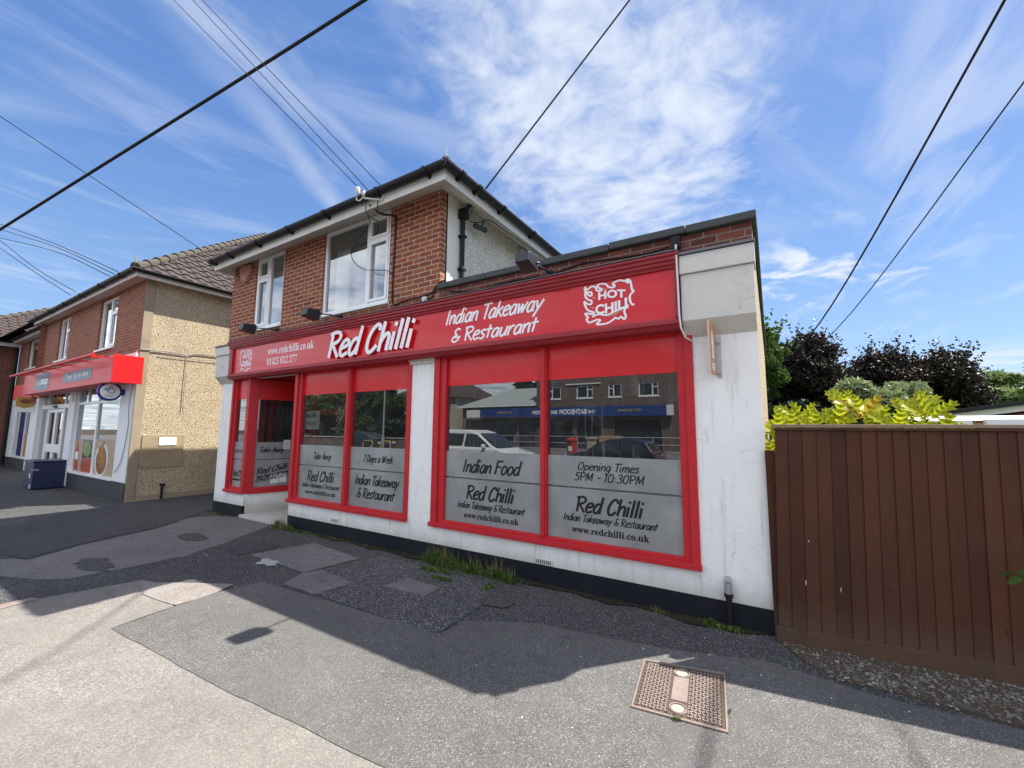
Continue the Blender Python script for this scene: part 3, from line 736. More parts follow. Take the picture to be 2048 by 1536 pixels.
# ================================================================== SETTING
D = 4.215                # plane of the restaurant front
rnd = random.Random(4)
def jag(pts, step=.18, amp=.012, seed=1):
    r = random.Random(seed); out = []
    for i, a in enumerate(pts):
        b = pts[(i + 1) % len(pts)]; L = math.dist(a, b); n = max(1, int(L / step))
        for k in range(n):
            t = k / n; q = (a[0] + (b[0] - a[0]) * t, a[1] + (b[1] - a[1]) * t)
            j = amp if k else 0
            out.append((q[0] + r.uniform(-j, j), q[1] + r.uniform(-j, j)))
    return out
def sheet(name, pts, z, mat, seed=1, amp=.012):
    mb = MB(); p = jag(pts, .16, amp, seed); mb.poly([(x, y, z) for x, y in p]); return struct(name, mb, mat)
g = MB(); g.quad((-400, -400, -.125), (400, -400, -.125), (400, 400, -.125), (-400, 400, -.125)); struct('ground', g, 'dirt')
g = MB(); g.quad((-120, -10.5, -.11), (90, -10.5, -.11), (90, -2.6, -.11), (-120, -2.6, -.11)); struct('road', g, 'road')
g = MB(); g.slab([(-120, -2.45), (90, -2.45), (90, 60), (-120, 60)], -.12, 0.0); struct('pavement', g, 'tarmac')
g = MB(); g.slab([(-120, -70), (90, -70), (90, -10.65), (-120, -10.65)], -.12, 0.0); struct('far_pavement', g, 'tarmac_mid')
g = MB()
for k in range(120):
    x = -60 + k * .915
    g.box(x, x + .905, -2.6, -2.455, -.12, .008); g.box(x, x + .905, -10.645, -10.5, -.12, .008)
struct('kerb', g, 'kerb')
g = MB()
for k in range(30): g.box(-60 + k * 4, -58 + k * 4, -6.6, -6.5, -.1065, -.1060)
struct('road_marking', g, 'line_white')
sheet('pavement_pale_strip', [(-6.15, -2.4), (-6.1, 1.15), (-5.9, 1.95), (-5.35, 2.05), (-4.80, 1.84), (-4.72, 1.40), (-3.85, 1.44), (-3.10, 1.49), (-2.2, 1.57), (-1.2, 1.64), (-.4, 1.72), (8, 2.2), (8, -2.4)], .004, 'tarmac_light', 3, .012)
sheet('pavement_grey_strip', [(-4.70, 1.382), (-4.84, 2.2), (-4.77, 2.62), (-3.40, 2.70), (-2.35, 2.75), (-2.36, 3.05), (-1.8, 3.35), (-.8, 3.5), (-.1, 3.72), (.5, 3.62), (8, 4.2), (8, 2.16), (-.4, 1.70), (-1.2, 1.62), (-2.2, 1.55), (-3.10, 1.47)], .0075, 'tarmac_grey', 5, .006)
sheet('pavement_worn_strip', [(-20, -.2), (-9.6, .7), (-7.34, 1.16), (-6.83, 1.36), (-6.6, 1.55), (-6.52, 2.61), (-7.05, 3.6), (-7.45, 4.2), (-8.84, 4.3), (-9.18, 3.62), (-8.65, 3.01), (-8.3, 2.01), (-7.91, 1.48), (-8.6, 1.1), (-20, .2)], .004, 'tarmac_mid', 7, .02)
sheet('pavement_driveway', [(-12.2, 3.5), (-11.0, 1.7), (-8.95, 1.25), (-8.02, 1.46), (-8.38, 2.0), (-8.74, 3.0), (-9.28, 3.66), (-9.62, 4.3), (-9.8, 14), (-12.1, 14)], .0065, 'tarmac_drive', 9, .015)
sheet('pavement_pink_patch', [(-5.80, 1.93), (-4.93, 2.42), (-4.83, 2.2), (-4.80, 1.86), (-5.38, 1.80)], .0095, 'tarmac_pink', 11)
sheet('pavement_square_patch', [(-5.90, 3.06), (-5.72, 3.86), (-4.56, 3.72), (-4.66, 3.03)], .0075, 'tarmac_mid', 13, .006)
sheet('pavement_square_patch', [(-4.66, 3.02), (-4.58, 3.20), (-3.92, 3.13), (-3.96, 2.70), (-4.50, 2.70)], .0085, 'tarmac_mid', 14, .006)
sheet('pavement_coarse_patch', [(-4.55, 2.72), (-2.40, 2.74), (-2.41, 3.34), (-2.55, 3.9), (-4.42, 3.98), (-4.58, 3.4)], .0055, 'tarmac_gravel', 15, .006)
sheet('pavement_small_patch', [(-3.58, 3.22), (-3.52, 3.54), (-3.05, 3.53), (-3.01, 3.28)], .0095, 'tarmac_mid', 17, .006)
sheet('pavement_square_patch', [(-6.55, 3.0), (-6.45, 3.55), (-5.95, 3.5), (-6.0, 2.95)], .0055, 'tarmac_drive', 18, .006)
g = MB(); r = random.Random(2)
g.poly([(-5.36 + (.17 + r.uniform(-.06, .05)) * math.cos(a * .35), 3.0 + (.11 + r.uniform(-.05, .03)) * math.sin(a * .35), .0125) for a in range(18)]); struct('pavement_paint_spot', g, 'paint_spot')
g = MB()
for cx, cy, rx, ry, sd in ((-7.55, 3.05, .34, .16, 1), (-7.05, 1.85, .42, .14, 2), (-2.35, 3.55, .2, .14, 3)):
    r = random.Random(sd); g.poly([(cx + rx * (1 + r.uniform(-.3, .2)) * math.cos(a * PI / 12), cy + ry * (1 + r.uniform(-.3, .2)) * math.sin(a * PI / 12), .0115) for a in range(24)])
struct('pavement_tar_repair', g, 'tarmac')
r = random.Random(31); pts = [(-9.7 + k * .12, 4.11 + .035 * math.sin(k * .9) + r.uniform(-.035, .03)) for k in range(82)]
g = MB(); g.poly([(x, y, .0125) for x, y in pts if x < -8.55] + [(-8.55, 4.212, .0125), (-9.7, 4.212, .0125)]); struct('pavement_grime', g, 'grime')
g = MB(); g.poly([(x, y, .0125) for x, y in pts if x > -7.0 and x < -.1] + [(-.08, 4.212, .0125), (-7.0, 4.212, .0125)]); struct('pavement_grime', g, 'grime')
g = MB(); g.slab([(-8.52, 4.16), (-8.23, 5.32), (-7.06, 5.32), (-7.03, 4.16)], .001, .055); struct('entrance_step', g, 'concrete', bev=.008)
g = MB(); g.slab([(-.06, 4.18), (.10, 3.88), (.30, 3.72), (.65, 3.74), (1.1, 3.70), (3, 3.9), (7.5, 4.5), (7.5, 5.6), (-.03, 5.2), (-.03, 4.3)], .0, .012); struct('bare_soil', g, 'dirt')

g = MB(); g.poly([(-.03, 5.15, .006), (7.6, 5.5, .006), (60, 5.5, .006), (60, 58, .006), (-.03, 58, .006)]); struct('lawn', g, 'lawn')
# ================================================================== RESTAURANT
rb = thing('restaurant_building', 'brick takeaway building with red shopfront, white piers and upper windows', 'building', (-4.8, D, 0))
W1 = (-7.03, -4.24, .44, 2.615); W2 = (-3.82, -.60, .44, 2.615); WS = (-9.20, -8.50, .44, 2.615); DR = (-8.50, -7.03, -.02, 2.615)
m = MB(); m.wall('y', D, -9.64, -.064, .20, 2.70, (W1, W2, WS, DR), .16); m.quad((-9.64, D, .2), (-9.64, D, 2.7), (-9.64, D + 6, 2.7), (-9.64, D + 6, .2))
m.build('rendered_wall', 'white_wall', rb)
m = MB()
for a, b in ((-9.645, -8.52), (-7.03, -.060)): m.box(a, b, D - .006, D + .12, 0, .20)
m.box(-9.645, -9.55, D + .12, D + 6, 0, .20)
m.build('plinth', 'plinth', rb, .004)
# cornice blocks over the end piers, and the cap of the middle pier
m = MB()
def cornice(x0, x1, z0):
    m.prism([(D + .02, z0 - .155), (D + .02, z0), (D - .13, z0)], x0, x1, lambda t, p, q: (t, p, q))
    m.box(x0, x1, D - .13, D + .1, z0, 3.115); m.box(x0 - .004, x1 + .012, D - .155, D + .1, 3.118, 3.295)
cornice(-.665, -.064, 2.67); m.build('pier_cornice', 'cream_wall', rb, .006); m = MB(); cornice(-9.73, -9.165, 2.68); m.build('pier_cornice', 'cream_wall', rb, .006); m = MB()
m.box(-4.27, -3.80, D - .055, D + .05, 2.585, 2.632); m.box(-4.255, -3.81, D - .035, D + .05, 2.545, 2.585)
m.build('pier_cap', 'cream_wall', rb, .006)
m = MB()
for x0, x1 in ((-.67, -.045), (-9.74, -9.16)): m.prism([(D - .175, 3.30), (D - .17, 3.325), (D + .03, 3.365), (D + .03, 3.30)], x0, x1, lambda t, p, q: (t, p, q))
m.prism([(D - .215, 3.343), (D - .21, 3.352), (D + .01, 3.385), (D + .01, 3.343)], -9.15, -.672, lambda t, p, q: (t, p, q))
m.build('lead_flashing', 'lead', rb)
# parapet of the flat-roofed part
m = MB(); m.wall('y', D, -3.78, -.064, 2.70, 3.555, (), .2); m.quad((-3.78, D + .215, 3.3), (-.064, D + .215, 3.3), (-.064, D + .215, 3.555), (-3.78, D + .215, 3.555))
m.build('parapet', 'brick_dark', rb)
m = MB(); r = random.Random(8); xs = [-3.80, -2.98, -2.17, -1.38, -.62, -.02]
for a, b in zip(xs[:-1], xs[1:]):
    dz = r.uniform(-.006, .006); m.box(a + .003, b - .003, D - .055 + r.uniform(-.006, .006), D + .28, 3.557 + dz, 3.635 + dz)
m.box(-.20, -.02, D + .285, D + 7.5, 3.56, 3.63)
m.build('parapet_coping', 'coping', rb, .012)
m = MB(); m.wall('x', -.064, D, D + 7.5, 0, 3.56, (), .2); m.build('end_wall', 'tan_dash', rb)
m = MB(); m.box(-3.76, -.2, D + .22, D + 7.5, 3.24, 3.30); m.quad((-9.6, D + 7.5, 0), (-.07, D + 7.5, 0), (-.07, D + 7.5, 3.5), (-9.6, D + 7.5, 3.5)); m.build('flat_roof', 'coping', rb)
# first floor
U1 = (-8.655, -7.66, 3.57, 5.04); U2 = (-6.44, -4.80, 3.55, 5.04)
m = MB(); m.wall('y', D, -9.56, -3.78, 2.70, 5.10, (U1, U2), .11); m.wall('x', -3.78, D, 4.33, 3.3, 5.10, (), .1)
m.quad((-9.56, D, 2.7), (-9.56, D, 5.1), (-9.56, D + 6.4, 5.1), (-9.56, D + 6.4, 2.7)); m.quad((-9.56, D + 6.4, 0), (-3.78, D + 6.4, 0), (-3.78, D + 6.4, 5.1), (-9.56, D + 6.4, 5.1))
m.build('upper_brick_wall', 'brick', rb)
m = MB(); m.box(-10.34, -9.57, 5.75, 10.7, 0, 4.95); m.box(-10.38, -9.63, 5.70, 10.75, 4.955, 5.10); m.build('shadow_block', 'brick', rb)  # unseen block added to cast the low shadow on the store side wall
m = MB(); m.box(-3.90, -3.772, 4.335, 4.60, 3.3, 5.1); m.build('corner_render', 'smooth_cream', rb, .006)
m = MB(); m.wall('x', -3.785, 4.60, D + 6.4, 3.28, 5.10, (), .1); m.build('side_wall', 'white_dash', rb)
m = MB(); m.box(-3.78, -3.72, 6.34, 6.80, 4.80, 4.965); m.build('vent_cover', 'smooth_cream', rb, .02)
m = MB(); m.box(-3.784, -3.772, 4.318, 4.334, 3.63, 5.02); m.build('corner_strip', 'black_plastic', rb)
# eaves
OV = .365; FX = -3.78 + OV; FY = D - OV; BX = -9.50; BY = D + 6.4 + OV
m = MB()
m.quad((BX, FY, 4.835), (FX, FY, 4.835), (-3.78, D, 5.015), (-9.56, D, 5.015)); m.quad((FX, FY, 4.835), (FX, BY, 4.835), (-3.78, D + 6.4, 5.015), (-3.78, D, 5.015))
pass
m.build('soffit', 'soffit', rb)
m = MB(); m.box(BX, FX, FY - .022, FY - .001, 4.835, 5.03); m.box(FX + .001, FX + .022, FY - .022, BY, 4.835, 5.03); m.box(BX - .022, BX - .001, FY - .022, BY, 4.825, 5.03)
m.build('eaves_board', 'white_paint', rb, .004)
m = MB()
gz = 5.005; gr = .068
half = [(math.cos(PI + PI * k / 8) * gr, math.sin(PI + PI * k / 8) * gr) for k in range(9)] + [(.060, .012), (-.060, .012)]
m.prism(half, BX - .03, FX + .085, lambda t, p, q: (t, FY - .092 + p, gz + q)); m.prism(half, FY - .135, BY, lambda t, p, q: (FX + .092 + p, t, gz + q))
big = [(p * 1.22, q * 1.22) for p, q in half]
for x in (-9.42, -8.75, -7.75, -6.75, -5.75, -4.55, -3.65): m.prism(big, x - .03, x + .03, lambda t, p, q: (t, FY - .092 + p, gz + q)); m.box(x - .02, x + .02, FY - .1, FY - .02, gz - .085, gz - .05)
for y in (4.05, 4.42, 5.05, 6.0, 7.1, 8.3, 9.5): m.prism(big, y - .03, y + .03, lambda t, p, q: (FX + .092 + p, t, gz + q)); m.box(FX + .02, FX + .1, y - .02, y + .02, gz - .085, gz - .05)
m.build('gutter', 'black_plastic', rb)
m = MB()
RZ = 5.05; pt = .58; hw = (BY - FY) / 2 + .06
y0, y1, x0, x1 = FY - .06, BY + .06, BX - .06, FX + .06
ym = (y0 + y1) / 2; zt = RZ + hw * pt
for (a, b, c, d) in (((x0, y0, RZ), (x1, y0, RZ), (x1 - hw, ym, zt), (x0 + hw, ym, zt)), ((x1, y0, RZ), (x1, y1, RZ), (x1 - hw, ym, zt), None), ((x1, y1, RZ), (x0, y1, RZ), (x0 + hw, ym, zt), (x1 - hw, ym, zt)), ((x0, y1, RZ), (x0, y0, RZ), (x0 + hw, ym, zt), None)):
    A, B, C_ = Vector(a), Vector(b), Vector(c); Dd = Vector(d) if d else C_
    N = 16
    for k in range(N):
        t0, t1 = k / N, (k + 1) / N + .012
        p, q = A.lerp(Dd, t0), B.lerp(C_, t0); s_, u_ = A.lerp(Dd, t1), B.lerp(C_, t1)
        up = Vector((0, 0, .028)); m.quad(p + up, q + up, u_ + up * .2, s_ + up * .2); m.quad(p, q, q + up, p + up)
m.build('roof', 'tile', rb)
m = MB()
for ea, eb in (((x1, y0, RZ), (x1 - hw, ym, zt)), ((x1, y1, RZ), (x1 - hw, ym, zt)), ((x0, y0, RZ), (x0 + hw, ym, zt)), ((x0 + hw, ym, zt), (x1 - hw, ym, zt))):
    a, b = Vector(ea), Vector(eb); n = max(2, int((b - a).length / .32))
    for k in range(n): m.tube([a.lerp(b, k / n) + Vector((0, 0, -.01)), a.lerp(b, (k + 1.04) / n) + Vector((0, 0, -.02))], [.062, .055], 10)
m.build('ridge_tiles', 'tile_ridge', rb)
m = MB(); m.tube([(x1 + .0, y0 + .0, RZ + .0), (x1 + .02, y0 - .02, RZ + .05), (x1 + .02, y0 - .02, RZ + .15)], .011, 6); m.build('hip_iron', 'steel', rb)
# downpipe
m = MB()
m.tube([(-3.725, 4.62, 3.62), (-3.725, 4.62, 4.80)], .034, 12); m.tube([(-3.725, 4.62, 4.80), (-3.705, 4.62, 4.86), (-3.46, 4.60, 4.985), (-3.42, 4.6, 5.02)], .036, 12)
m.box(-3.775, -3.665, 4.56, 4.68, 4.74, 4.88); m.box(-3.47, -3.355, 4.54, 4.66, 4.955, 5.075)
for z in (3.95, 4.45): m.box(-3.785, -3.68, 4.57, 4.67, z, z + .04)
m.build('downpipe', 'black_plastic', rb, .004)
# upper windows
def upper_window(x0, x1, z0, z1, xm, side, tz):
    f = MB(); y0, y1 = D + .025, D + .085
    f.frame(x0, x1, z0, z1, .055, y0, y1); f.box(xm - .03, xm + .03, y0 + .001, y1 - .001, z0 + .055, z1 - .055)
    a, b = (x0 + .055, xm - .03) if side == 'L' else (xm + .03, x1 - .055)
    f.frame(a + .004, b - .004, z0 + .06, tz - .022, .045, y0 - .012, y0 + .03); f.frame(a + .004, b - .004, tz + .022, z1 - .06, .045, y0 - .012, y0 + .03); f.box(a, b, y0 + .002, y1 - .002, tz - .02, tz + .02)
    f.box(x0 - .03, x1 + .03, D - .045, D + .03, z0 - .045, z0 - .003)
    o = f.build('upper_window', 'upvc', rb, .004)
    p = MB(); p.quad((x0 + .03, D + .058, z0 + .03), (x1 - .03, D + .058, z0 + .03), (x1 - .03, D + .058, z1 - .03), (x0 + .03, D + .058, z1 - .03)); p.build('window_pane', 'glass_up', o)
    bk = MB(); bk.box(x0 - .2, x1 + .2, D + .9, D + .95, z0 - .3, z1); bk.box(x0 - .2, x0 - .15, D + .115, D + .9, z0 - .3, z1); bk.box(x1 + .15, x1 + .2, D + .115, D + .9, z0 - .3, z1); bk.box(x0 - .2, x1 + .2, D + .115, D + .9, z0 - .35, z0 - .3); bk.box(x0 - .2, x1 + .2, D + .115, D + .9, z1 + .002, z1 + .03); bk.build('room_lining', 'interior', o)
    return o
ow1 = upper_window(-8.65, -7.665, 3.575, 5.03, -8.19, 'L', 4.585)
ow2 = upper_window(-6.435, -4.805, 3.555, 5.03, -5.33, 'R', 4.615)
def curtain(mb, x0, x1, y, z0, z1, amp=.025, wl_=.11):
    n = int((x1 - x0) / .012); pts = [(x0 + (x1 - x0) * k / n, y + amp * math.sin(2 * PI * k * (x1 - x0) / n / wl_) + amp * .5 * math.sin(5.1 * k * (x1 - x0) / n / wl_)) for k in range(n + 1)]
    for (a, b), (c, d) in zip(pts[:-1], pts[1:]): mb.quad((a, b, z0), (c, d, z0), (c, d, z1), (a, b, z1))
m = MB(); curtain(m, -6.36, -6.02, D + .2, 3.57, 4.78); curtain(m, -6.36, -5.42, D + .34, 3.57, 4.8, .012, .2); m.build('net_curtain', 'curtain', ow2, smooth=True)
m = MB(); m.box(-6.40, -4.84, D + .13, D + .15, 4.72, 5.02); m.build('roller_blind', 'pelmet', ow2)
m = MB(); curtain(m, -8.6, -7.7, D + .3, 3.6, 4.82, .012, .2); curtain(m, -7.86, -7.70, D + .18, 3.6, 4.9); m.build('net_curtain', 'curtain', ow1, smooth=True)
m = MB(); m.box(-8.6, -7.7, D + .13, D + .15, 4.80, 5.02); m.build('roller_blind', 'pelmet', ow1)

# ---- red fascia
m = MB(); m.box(-9.02, -.715, D - .115, D - .06, 2.715, 3.205)
sb = m.build('sign_board', 'red_sign', rb)
m = MB()
top = [(D, 3.335), (D - .205, 3.335), (D - .205, 3.312), (D - .185, 3.296), (D - .185, 3.272), (D - .165, 3.258), (D - .165, 3.238), (D - .145, 3.222), (D - .138, 3.200), (D, 3.200)]
m.prism(top, -9.145, -.672, lambda t, p, q: (t, p, q))
bot = [(D, 2.715), (D - .14, 2.715), (D - .15, 2.695), (D - .168, 2.682), (D - .168, 2.655), (D - .150, 2.640), (D - .135, 2.620), (D - .12, 2.603), (D, 2.603)]
m.prism(bot, -9.145, -.672, lambda t, p, q: (t, p, q))
m.box(-.716, -.674, D - .152, D - .002, 2.718, 3.198); m.box(-9.143, -9.019, D - .152, D - .002, 2.718, 3.198)
m.build('sign_moulding', 'red_trim', rb, .003)
SF = D - .1155
m, ret = MB(), MB()
script_text(m, 'Red Chilli', -5.97, -4.03, 2.772, .385, front(SF), .084, .30, 0, 0, ret, .045)
m.build('lettering', 'white_vinyl', sb); ret.build('letter_return', 'red_sign', sb)
m = MB(); script_text(m, 'Indian Takeaway', -3.56, -2.10, 3.005, .185, front(SF), .072, .30, .0012); m.build('lettering', 'white_vinyl', sb)
m = MB(); script_text(m, '& Restaurant', -3.46, -2.17, 2.765, .170, front(SF), .076, .30, .0012); m.build('lettering', 'white_vinyl', sb)
m = MB(); type_text(m, bold_serif('www.redchilli.co.uk'), -7.80, -6.40, 2.98, 3.12, front(SF), .002); m.build('lettering', 'white_vinyl', sb)
m = MB(); type_text(m, bold_serif('01425 612 277'), -7.80, -6.86, 2.79, 2.92, front(SF), .002); m.build('lettering', 'white_vinyl', sb)
EMB = [(-1.107, 2.924), (-1.133, 2.937), (-1.149, 2.997), (-1.142, 3.041), (-1.108, 3.076), (-1.125, 3.096), (-1.131, 3.143), (-1.144, 3.203), (-1.178, 3.219), (-1.156, 3.176), (-1.189, 3.202), (-1.257, 3.225), (-1.322, 3.199), (-1.299, 3.174), (-1.317, 3.156), (-1.364, 3.168), (-1.387, 3.202), (-1.434, 3.222), (-1.485, 3.214), (-1.469, 3.178), (-1.441, 3.164), (-1.45, 3.141), (-1.496, 3.159), (-1.505, 3.193), (-1.544, 3.211), (-1.587, 3.19), (-1.606, 3.181), (-1.622, 3.218), (-1.625, 3.172), (-1.597, 3.149), (-1.557, 3.146), (-1.549, 3.111), (-1.576, 3.106), (-1.619, 3.153), (-1.617, 3.098), (-1.589, 3.063), (-1.551, 3.039), (-1.559, 3.004), (-1.596, 3.012), (-1.635, 3.046), (-1.611, 2.964), (-1.575, 2.925), (-1.53, 2.904), (-1.536, 2.883), (-1.597, 2.899), (-1.627, 2.9), (-1.592, 2.853), (-1.611, 2.837), (-1.58, 2.791), (-1.501, 2.811), (-1.459, 2.799), (-1.501, 2.76), (-1.394, 2.755), (-1.324, 2.787), (-1.3, 2.807), (-1.266, 2.79), (-1.241, 2.81), (-1.21, 2.777), (-1.192, 2.809), (-1.208, 2.868), (-1.166, 2.93)]
SWASH = [(-1.545, 2.855), (-1.476, 2.872), (-1.393, 2.851), (-1.322, 2.872), (-1.253, 2.893), (-1.166, 2.905)]
def emblem(cx, cz, kx, kz):
    """flame outline with the words HOT CHILI inside it"""
    k = abs(kx)
    mp = lambda p: (cx + (p[0] + 1.365) * kx, cz + (p[1] - 2.99) * kz)
    w, d = MB(), MB()
    ribbon(w, smooth_path([mp(p) for p in EMB], 4), .0105 * k, front(SF), .0022)
    ribbon(w, smooth_path([mp(p) for p in SWASH], 6), .010 * k, front(SF), .0030)
    arch1 = lambda u, v: cz + (.035 + .095 * v + .012 * math.sin(PI * u) - .02 * (u - .5) * (1 if kx > 0 else 1)) * kz
    arch2 = lambda u, v: cz + (-.100 + .115 * v - .018 * math.sin(PI * u) + .03 * (u - .5)) * kz
    x = lambda a: cx + (a + 1.365) * k
    type_text(w, 'HOT', x(-1.478), x(-1.190), 0, 1, front(SF), .0036, .038, 0, arch1, 1.0)
    type_text(w, 'CHILI', x(-1.512), x(-1.176), 0, 1, front(SF), .0036, .038, 0, arch2, 1.0)
    for a, b, c_ in (((-1.52, 3.06), (-1.56, 3.09), (-1.50, 3.075)), ((-1.54, 2.95), (-1.575, 2.97), (-1.52, 2.965)), ((-1.40, 3.135), (-1.44, 3.165), (-1.37, 3.15)), ((-1.30, 2.84), (-1.40, 2.83), (-1.22, 2.88))):
        d.poly([front(SF)(*mp(a), .0014), front(SF)(*mp(b), .0014), front(SF)(*mp(c_), .0014)])
    w.build('flame_emblem', 'white_vinyl', sb); d.build('flame_tongue', 'orange', sb)
emblem(-1.365, 2.965, 1.0, .92); emblem(-8.575, 2.945, -.84, .86)

# ---- shop windows
GY = D + .055
def film_set(o, panes, texts, y=GY, gm='glass', zs=(.505, 1.038, 1.056, 1.38, 2.222, 2.60)):
    p, t, f = MB(), MB(), MB()
    for a, b in panes:
        p.quad((a - .02, y, zs[0] - .02), (b + .02, y, zs[0] - .02), (b + .02, y, zs[5] + .02), (a - .02, y, zs[5] + .02))
        t.quad((a - .01, y - .004, zs[4]), (b + .01, y - .004, zs[4]), (b + .01, y - .004, zs[5] + .01), (a - .01, y - .004, zs[5] + .01))
        for z0, z1 in ((zs[0] - .01, zs[1]), (zs[2], zs[3])): f.quad((a - .01, y - .004, z0), (b + .01, y - .004, z0), (b + .01, y - .004, z1), (a - .01, y - .004, z1))
    p.build('window_pane', gm, o); t.build('red_film', 'red_film', o); f.build('frosted_film', 'frost', o)
    for k, s, x0, x1, z, h, w in texts:
        L = MB()
        if k == 's': script_text(L, s, x0, x1, z, h, front(y - .0045), w, .26, .0004)
        else: type_text(L, bold_serif(s), x0, x1, z, z + h, front(y - .0045), .001, .016)
        L.build('window_lettering', 'black_vinyl', o)
def shop_window(x0, x1, z0, z1, jl, jr, mull, name='shop_window'):
    f = MB(); yo, yi = D - .022, D + .10
    f.box(x0, x0 + jl * .5, yo, yi, z0, z1); f.box(x0 + jl * .5, x0 + jl, yo + .03, yi - .001, z0, z1); f.box(x1 - jr * .5, x1, yo, yi, z0, z1); f.box(x1 - jr, x1 - jr * .5, yo + .03, yi - .001, z0, z1)
    f.box(x0 + jl, x1 - jr, yo + .031, yi - .002, z1 - .02, z1); f.box(x0 + jl, x1 - jr, yo + .028, yi - .002, z0, z0 + .066)
    f.box(x0 - .012, x1 + .012, D - .052, yo - .002, z0 - .02, z0 + .035); f.box(x0 + .002, x1 - .002, yo - .001, D + .02, z0 - .018, z0 + .034)
    for a, b in mull:
        f.box(a, b, yo + .018, yi - .003, z0 + .067, z1 - .021); f.box(a + (b - a) * .22, b - (b - a) * .22, yo + .004, yo + .017, z0 + .067, z1 - .021)
    return f.build(name, 'red_frame', rb, .004)
o = shop_window(*W1, .165, .105, [(-5.655, -5.545)])
film_set(o, [(-6.86, -5.655), (-5.545, -4.345)], [
    ('s', 'Take Away', -6.49, -6.00, 1.155, .10, 0.084), ('s', 'Red Chilli', -6.63, -5.90, .80, .155, 0.079), ('s', 'Indian Takeaway & Restaurant', -6.76, -5.76, .695, .072, 0.074), ('t', 'www.redchilli.co.uk', -6.66, -5.86, .585, .065, 0),
    ('s', '7 Days a Week', -5.25, -4.60, 1.165, .10, 0.084), ('s', 'Indian Takeaway', -5.42, -4.46, .83, .135, 0.079), ('s', '& Restaurant', -5.36, -4.54, .64, .135, 0.079)])
o = shop_window(*W2, .19, .145, [(-2.225, -2.15)])
film_set(o, [(-3.63, -2.225), (-2.15, -.745)], [
    ('s', 'Indian Food', -3.36, -2.49, 1.125, .155, 0.081), ('s', 'Red Chilli', -3.30, -2.57, .80, .160, 0.084), ('s', 'Indian Takeaway & Restaurant', -3.43, -2.44, .685, .078, 0.076), ('t', 'www.redchilli.co.uk', -3.33, -2.53, .565, .070, 0),
    ('s', 'Opening Times', -1.80, -1.13, 1.235, .082, 0.076), ('s', '5PM - 10:30PM', -1.84, -1.08, 1.125, .082, 0.079), ('s', 'Red Chilli', -1.83, -1.09, .80, .155, 0.084), ('s', 'Indian Takeaway & Restaurant', -1.97, -.97, .700, .072, 0.076), ('t', 'www.redchilli.co.uk', -1.87, -1.06, .580, .068, 0)], gm='glass_run')
# small end window and the splayed window of the entrance recess
f = MB(); f.box(-9.20, -9.135, D - .022, D + .1, .44, 2.615); f.box(-9.135, -9.07, D + .008, D + .1, .44, 2.615); f.box(-9.07, -8.60, D + .01, D + .098, 2.595, 2.615); f.box(-9.07, -8.60, D + .01, D + .098, .44, .525); f.box(-9.21, -8.50, D - .052, D - .024, .42, .475); f.box(-9.198, -8.52, D - .023, D + .02, .422, .474)
f.slab([(-8.615, D - .022), (-8.50, D - .030), (-8.45, D + .13), (-8.545, D + .135), (-8.615, D + .10)], .42, 2.615)
o = f.build('shop_window', 'red_frame', rb, .004)
film_set(o, [(-9.07, -8.61)], [('s', '01425 612 277', -9.05, -8.64, 1.175, .055, 0.076), ('s', 'Red Chilli', -9.06, -8.63, .72, .11, 0.084), ('s', 'Indian Takeaway & Restaurant', -9.06, -8.63, .64, .05, 0.076)], zs=(.53, 1.038, 1.056, 1.38, 2.222, 2.59))
O = Vector((-8.50, 4.25, 0)); dr = Vector((.236, .754, 0)).normalized(); nr = Vector((dr.y, -dr.x, 0))
SP = plane_fn(O, dr, nr)
f = MB()
def sbox(mb, u0, u1, z0, z1, w0, w1):
    P = lambda u, z, w: SP(u, z, w)
    mb.add([P(u0, z0, w0), P(u1, z0, w0), P(u1, z0, w1), P(u0, z0, w1), P(u0, z1, w0), P(u1, z1, w0), P(u1, z1, w1), P(u0, z1, w1)], [(0, 3, 2, 1), (4, 5, 6, 7), (0, 1, 5, 4), (1, 2, 6, 5), (2, 3, 7, 6), (3, 0, 4, 7)])
sbox(f, .03, .10, .44, 2.6, -.06, .02); sbox(f, 1.02, 1.11, .44, 2.6, -.06, .02); sbox(f, .10, 1.02, .44, .53, -.06, .018); sbox(f, .10, 1.02, 2.57, 2.6, -.06, .018); sbox(f, .02, 1.11, .415, .44, -.06, .045)
o = f.build('splayed_window', 'red_frame', rb, .004)
f = MB(); f.quad(SP(.09, .51, -.02), SP(1.03, .51, -.02), SP(1.03, 2.58, -.02), SP(.09, 2.58, -.02)); f.build('window_pane', 'glass', o)
f = MB(); f.quad(SP(.10, 2.21, -.016), SP(1.02, 2.21, -.016), SP(1.02, 2.58, -.016), SP(.10, 2.58, -.016)); f.build('red_film', 'red_film', o)
f = MB(); f.quad(SP(.10, .52, -.016), SP(1.02, .52, -.016), SP(1.02, 1.045, -.016), SP(.10, 1.045, -.016)); f.quad(SP(.10, 1.056, -.016), SP(1.02, 1.056, -.016), SP(1.02, 1.38, -.016), SP(.10, 1.38, -.016)); f.build('frosted_film', 'frost', o)
SPt = lambda u, v, w: SP(u, v, w - .015)
f = MB(); script_text(f, 'Take Away', .17, .63, 1.185, .095, SPt, .088, .26); f.build('window_lettering', 'black_vinyl', o)
f = MB(); script_text(f, 'Red Chilli', .15, .71, .765, .115, SPt, .084, .30, 0, .17); f.build('window_lettering', 'black_vinyl', o)
f = MB(); script_text(f, 'Indian Takeaway & Restaurant', .16, .71, .70, .045, SPt, .084, .26, 0, .16); f.build('window_lettering', 'black_vinyl', o)
f = MB(); script_text(f, '01425 612 277', .14, .71, .615, .085, SPt, .084, .30, 0, .17); f.build('window_lettering', 'black_vinyl', o)
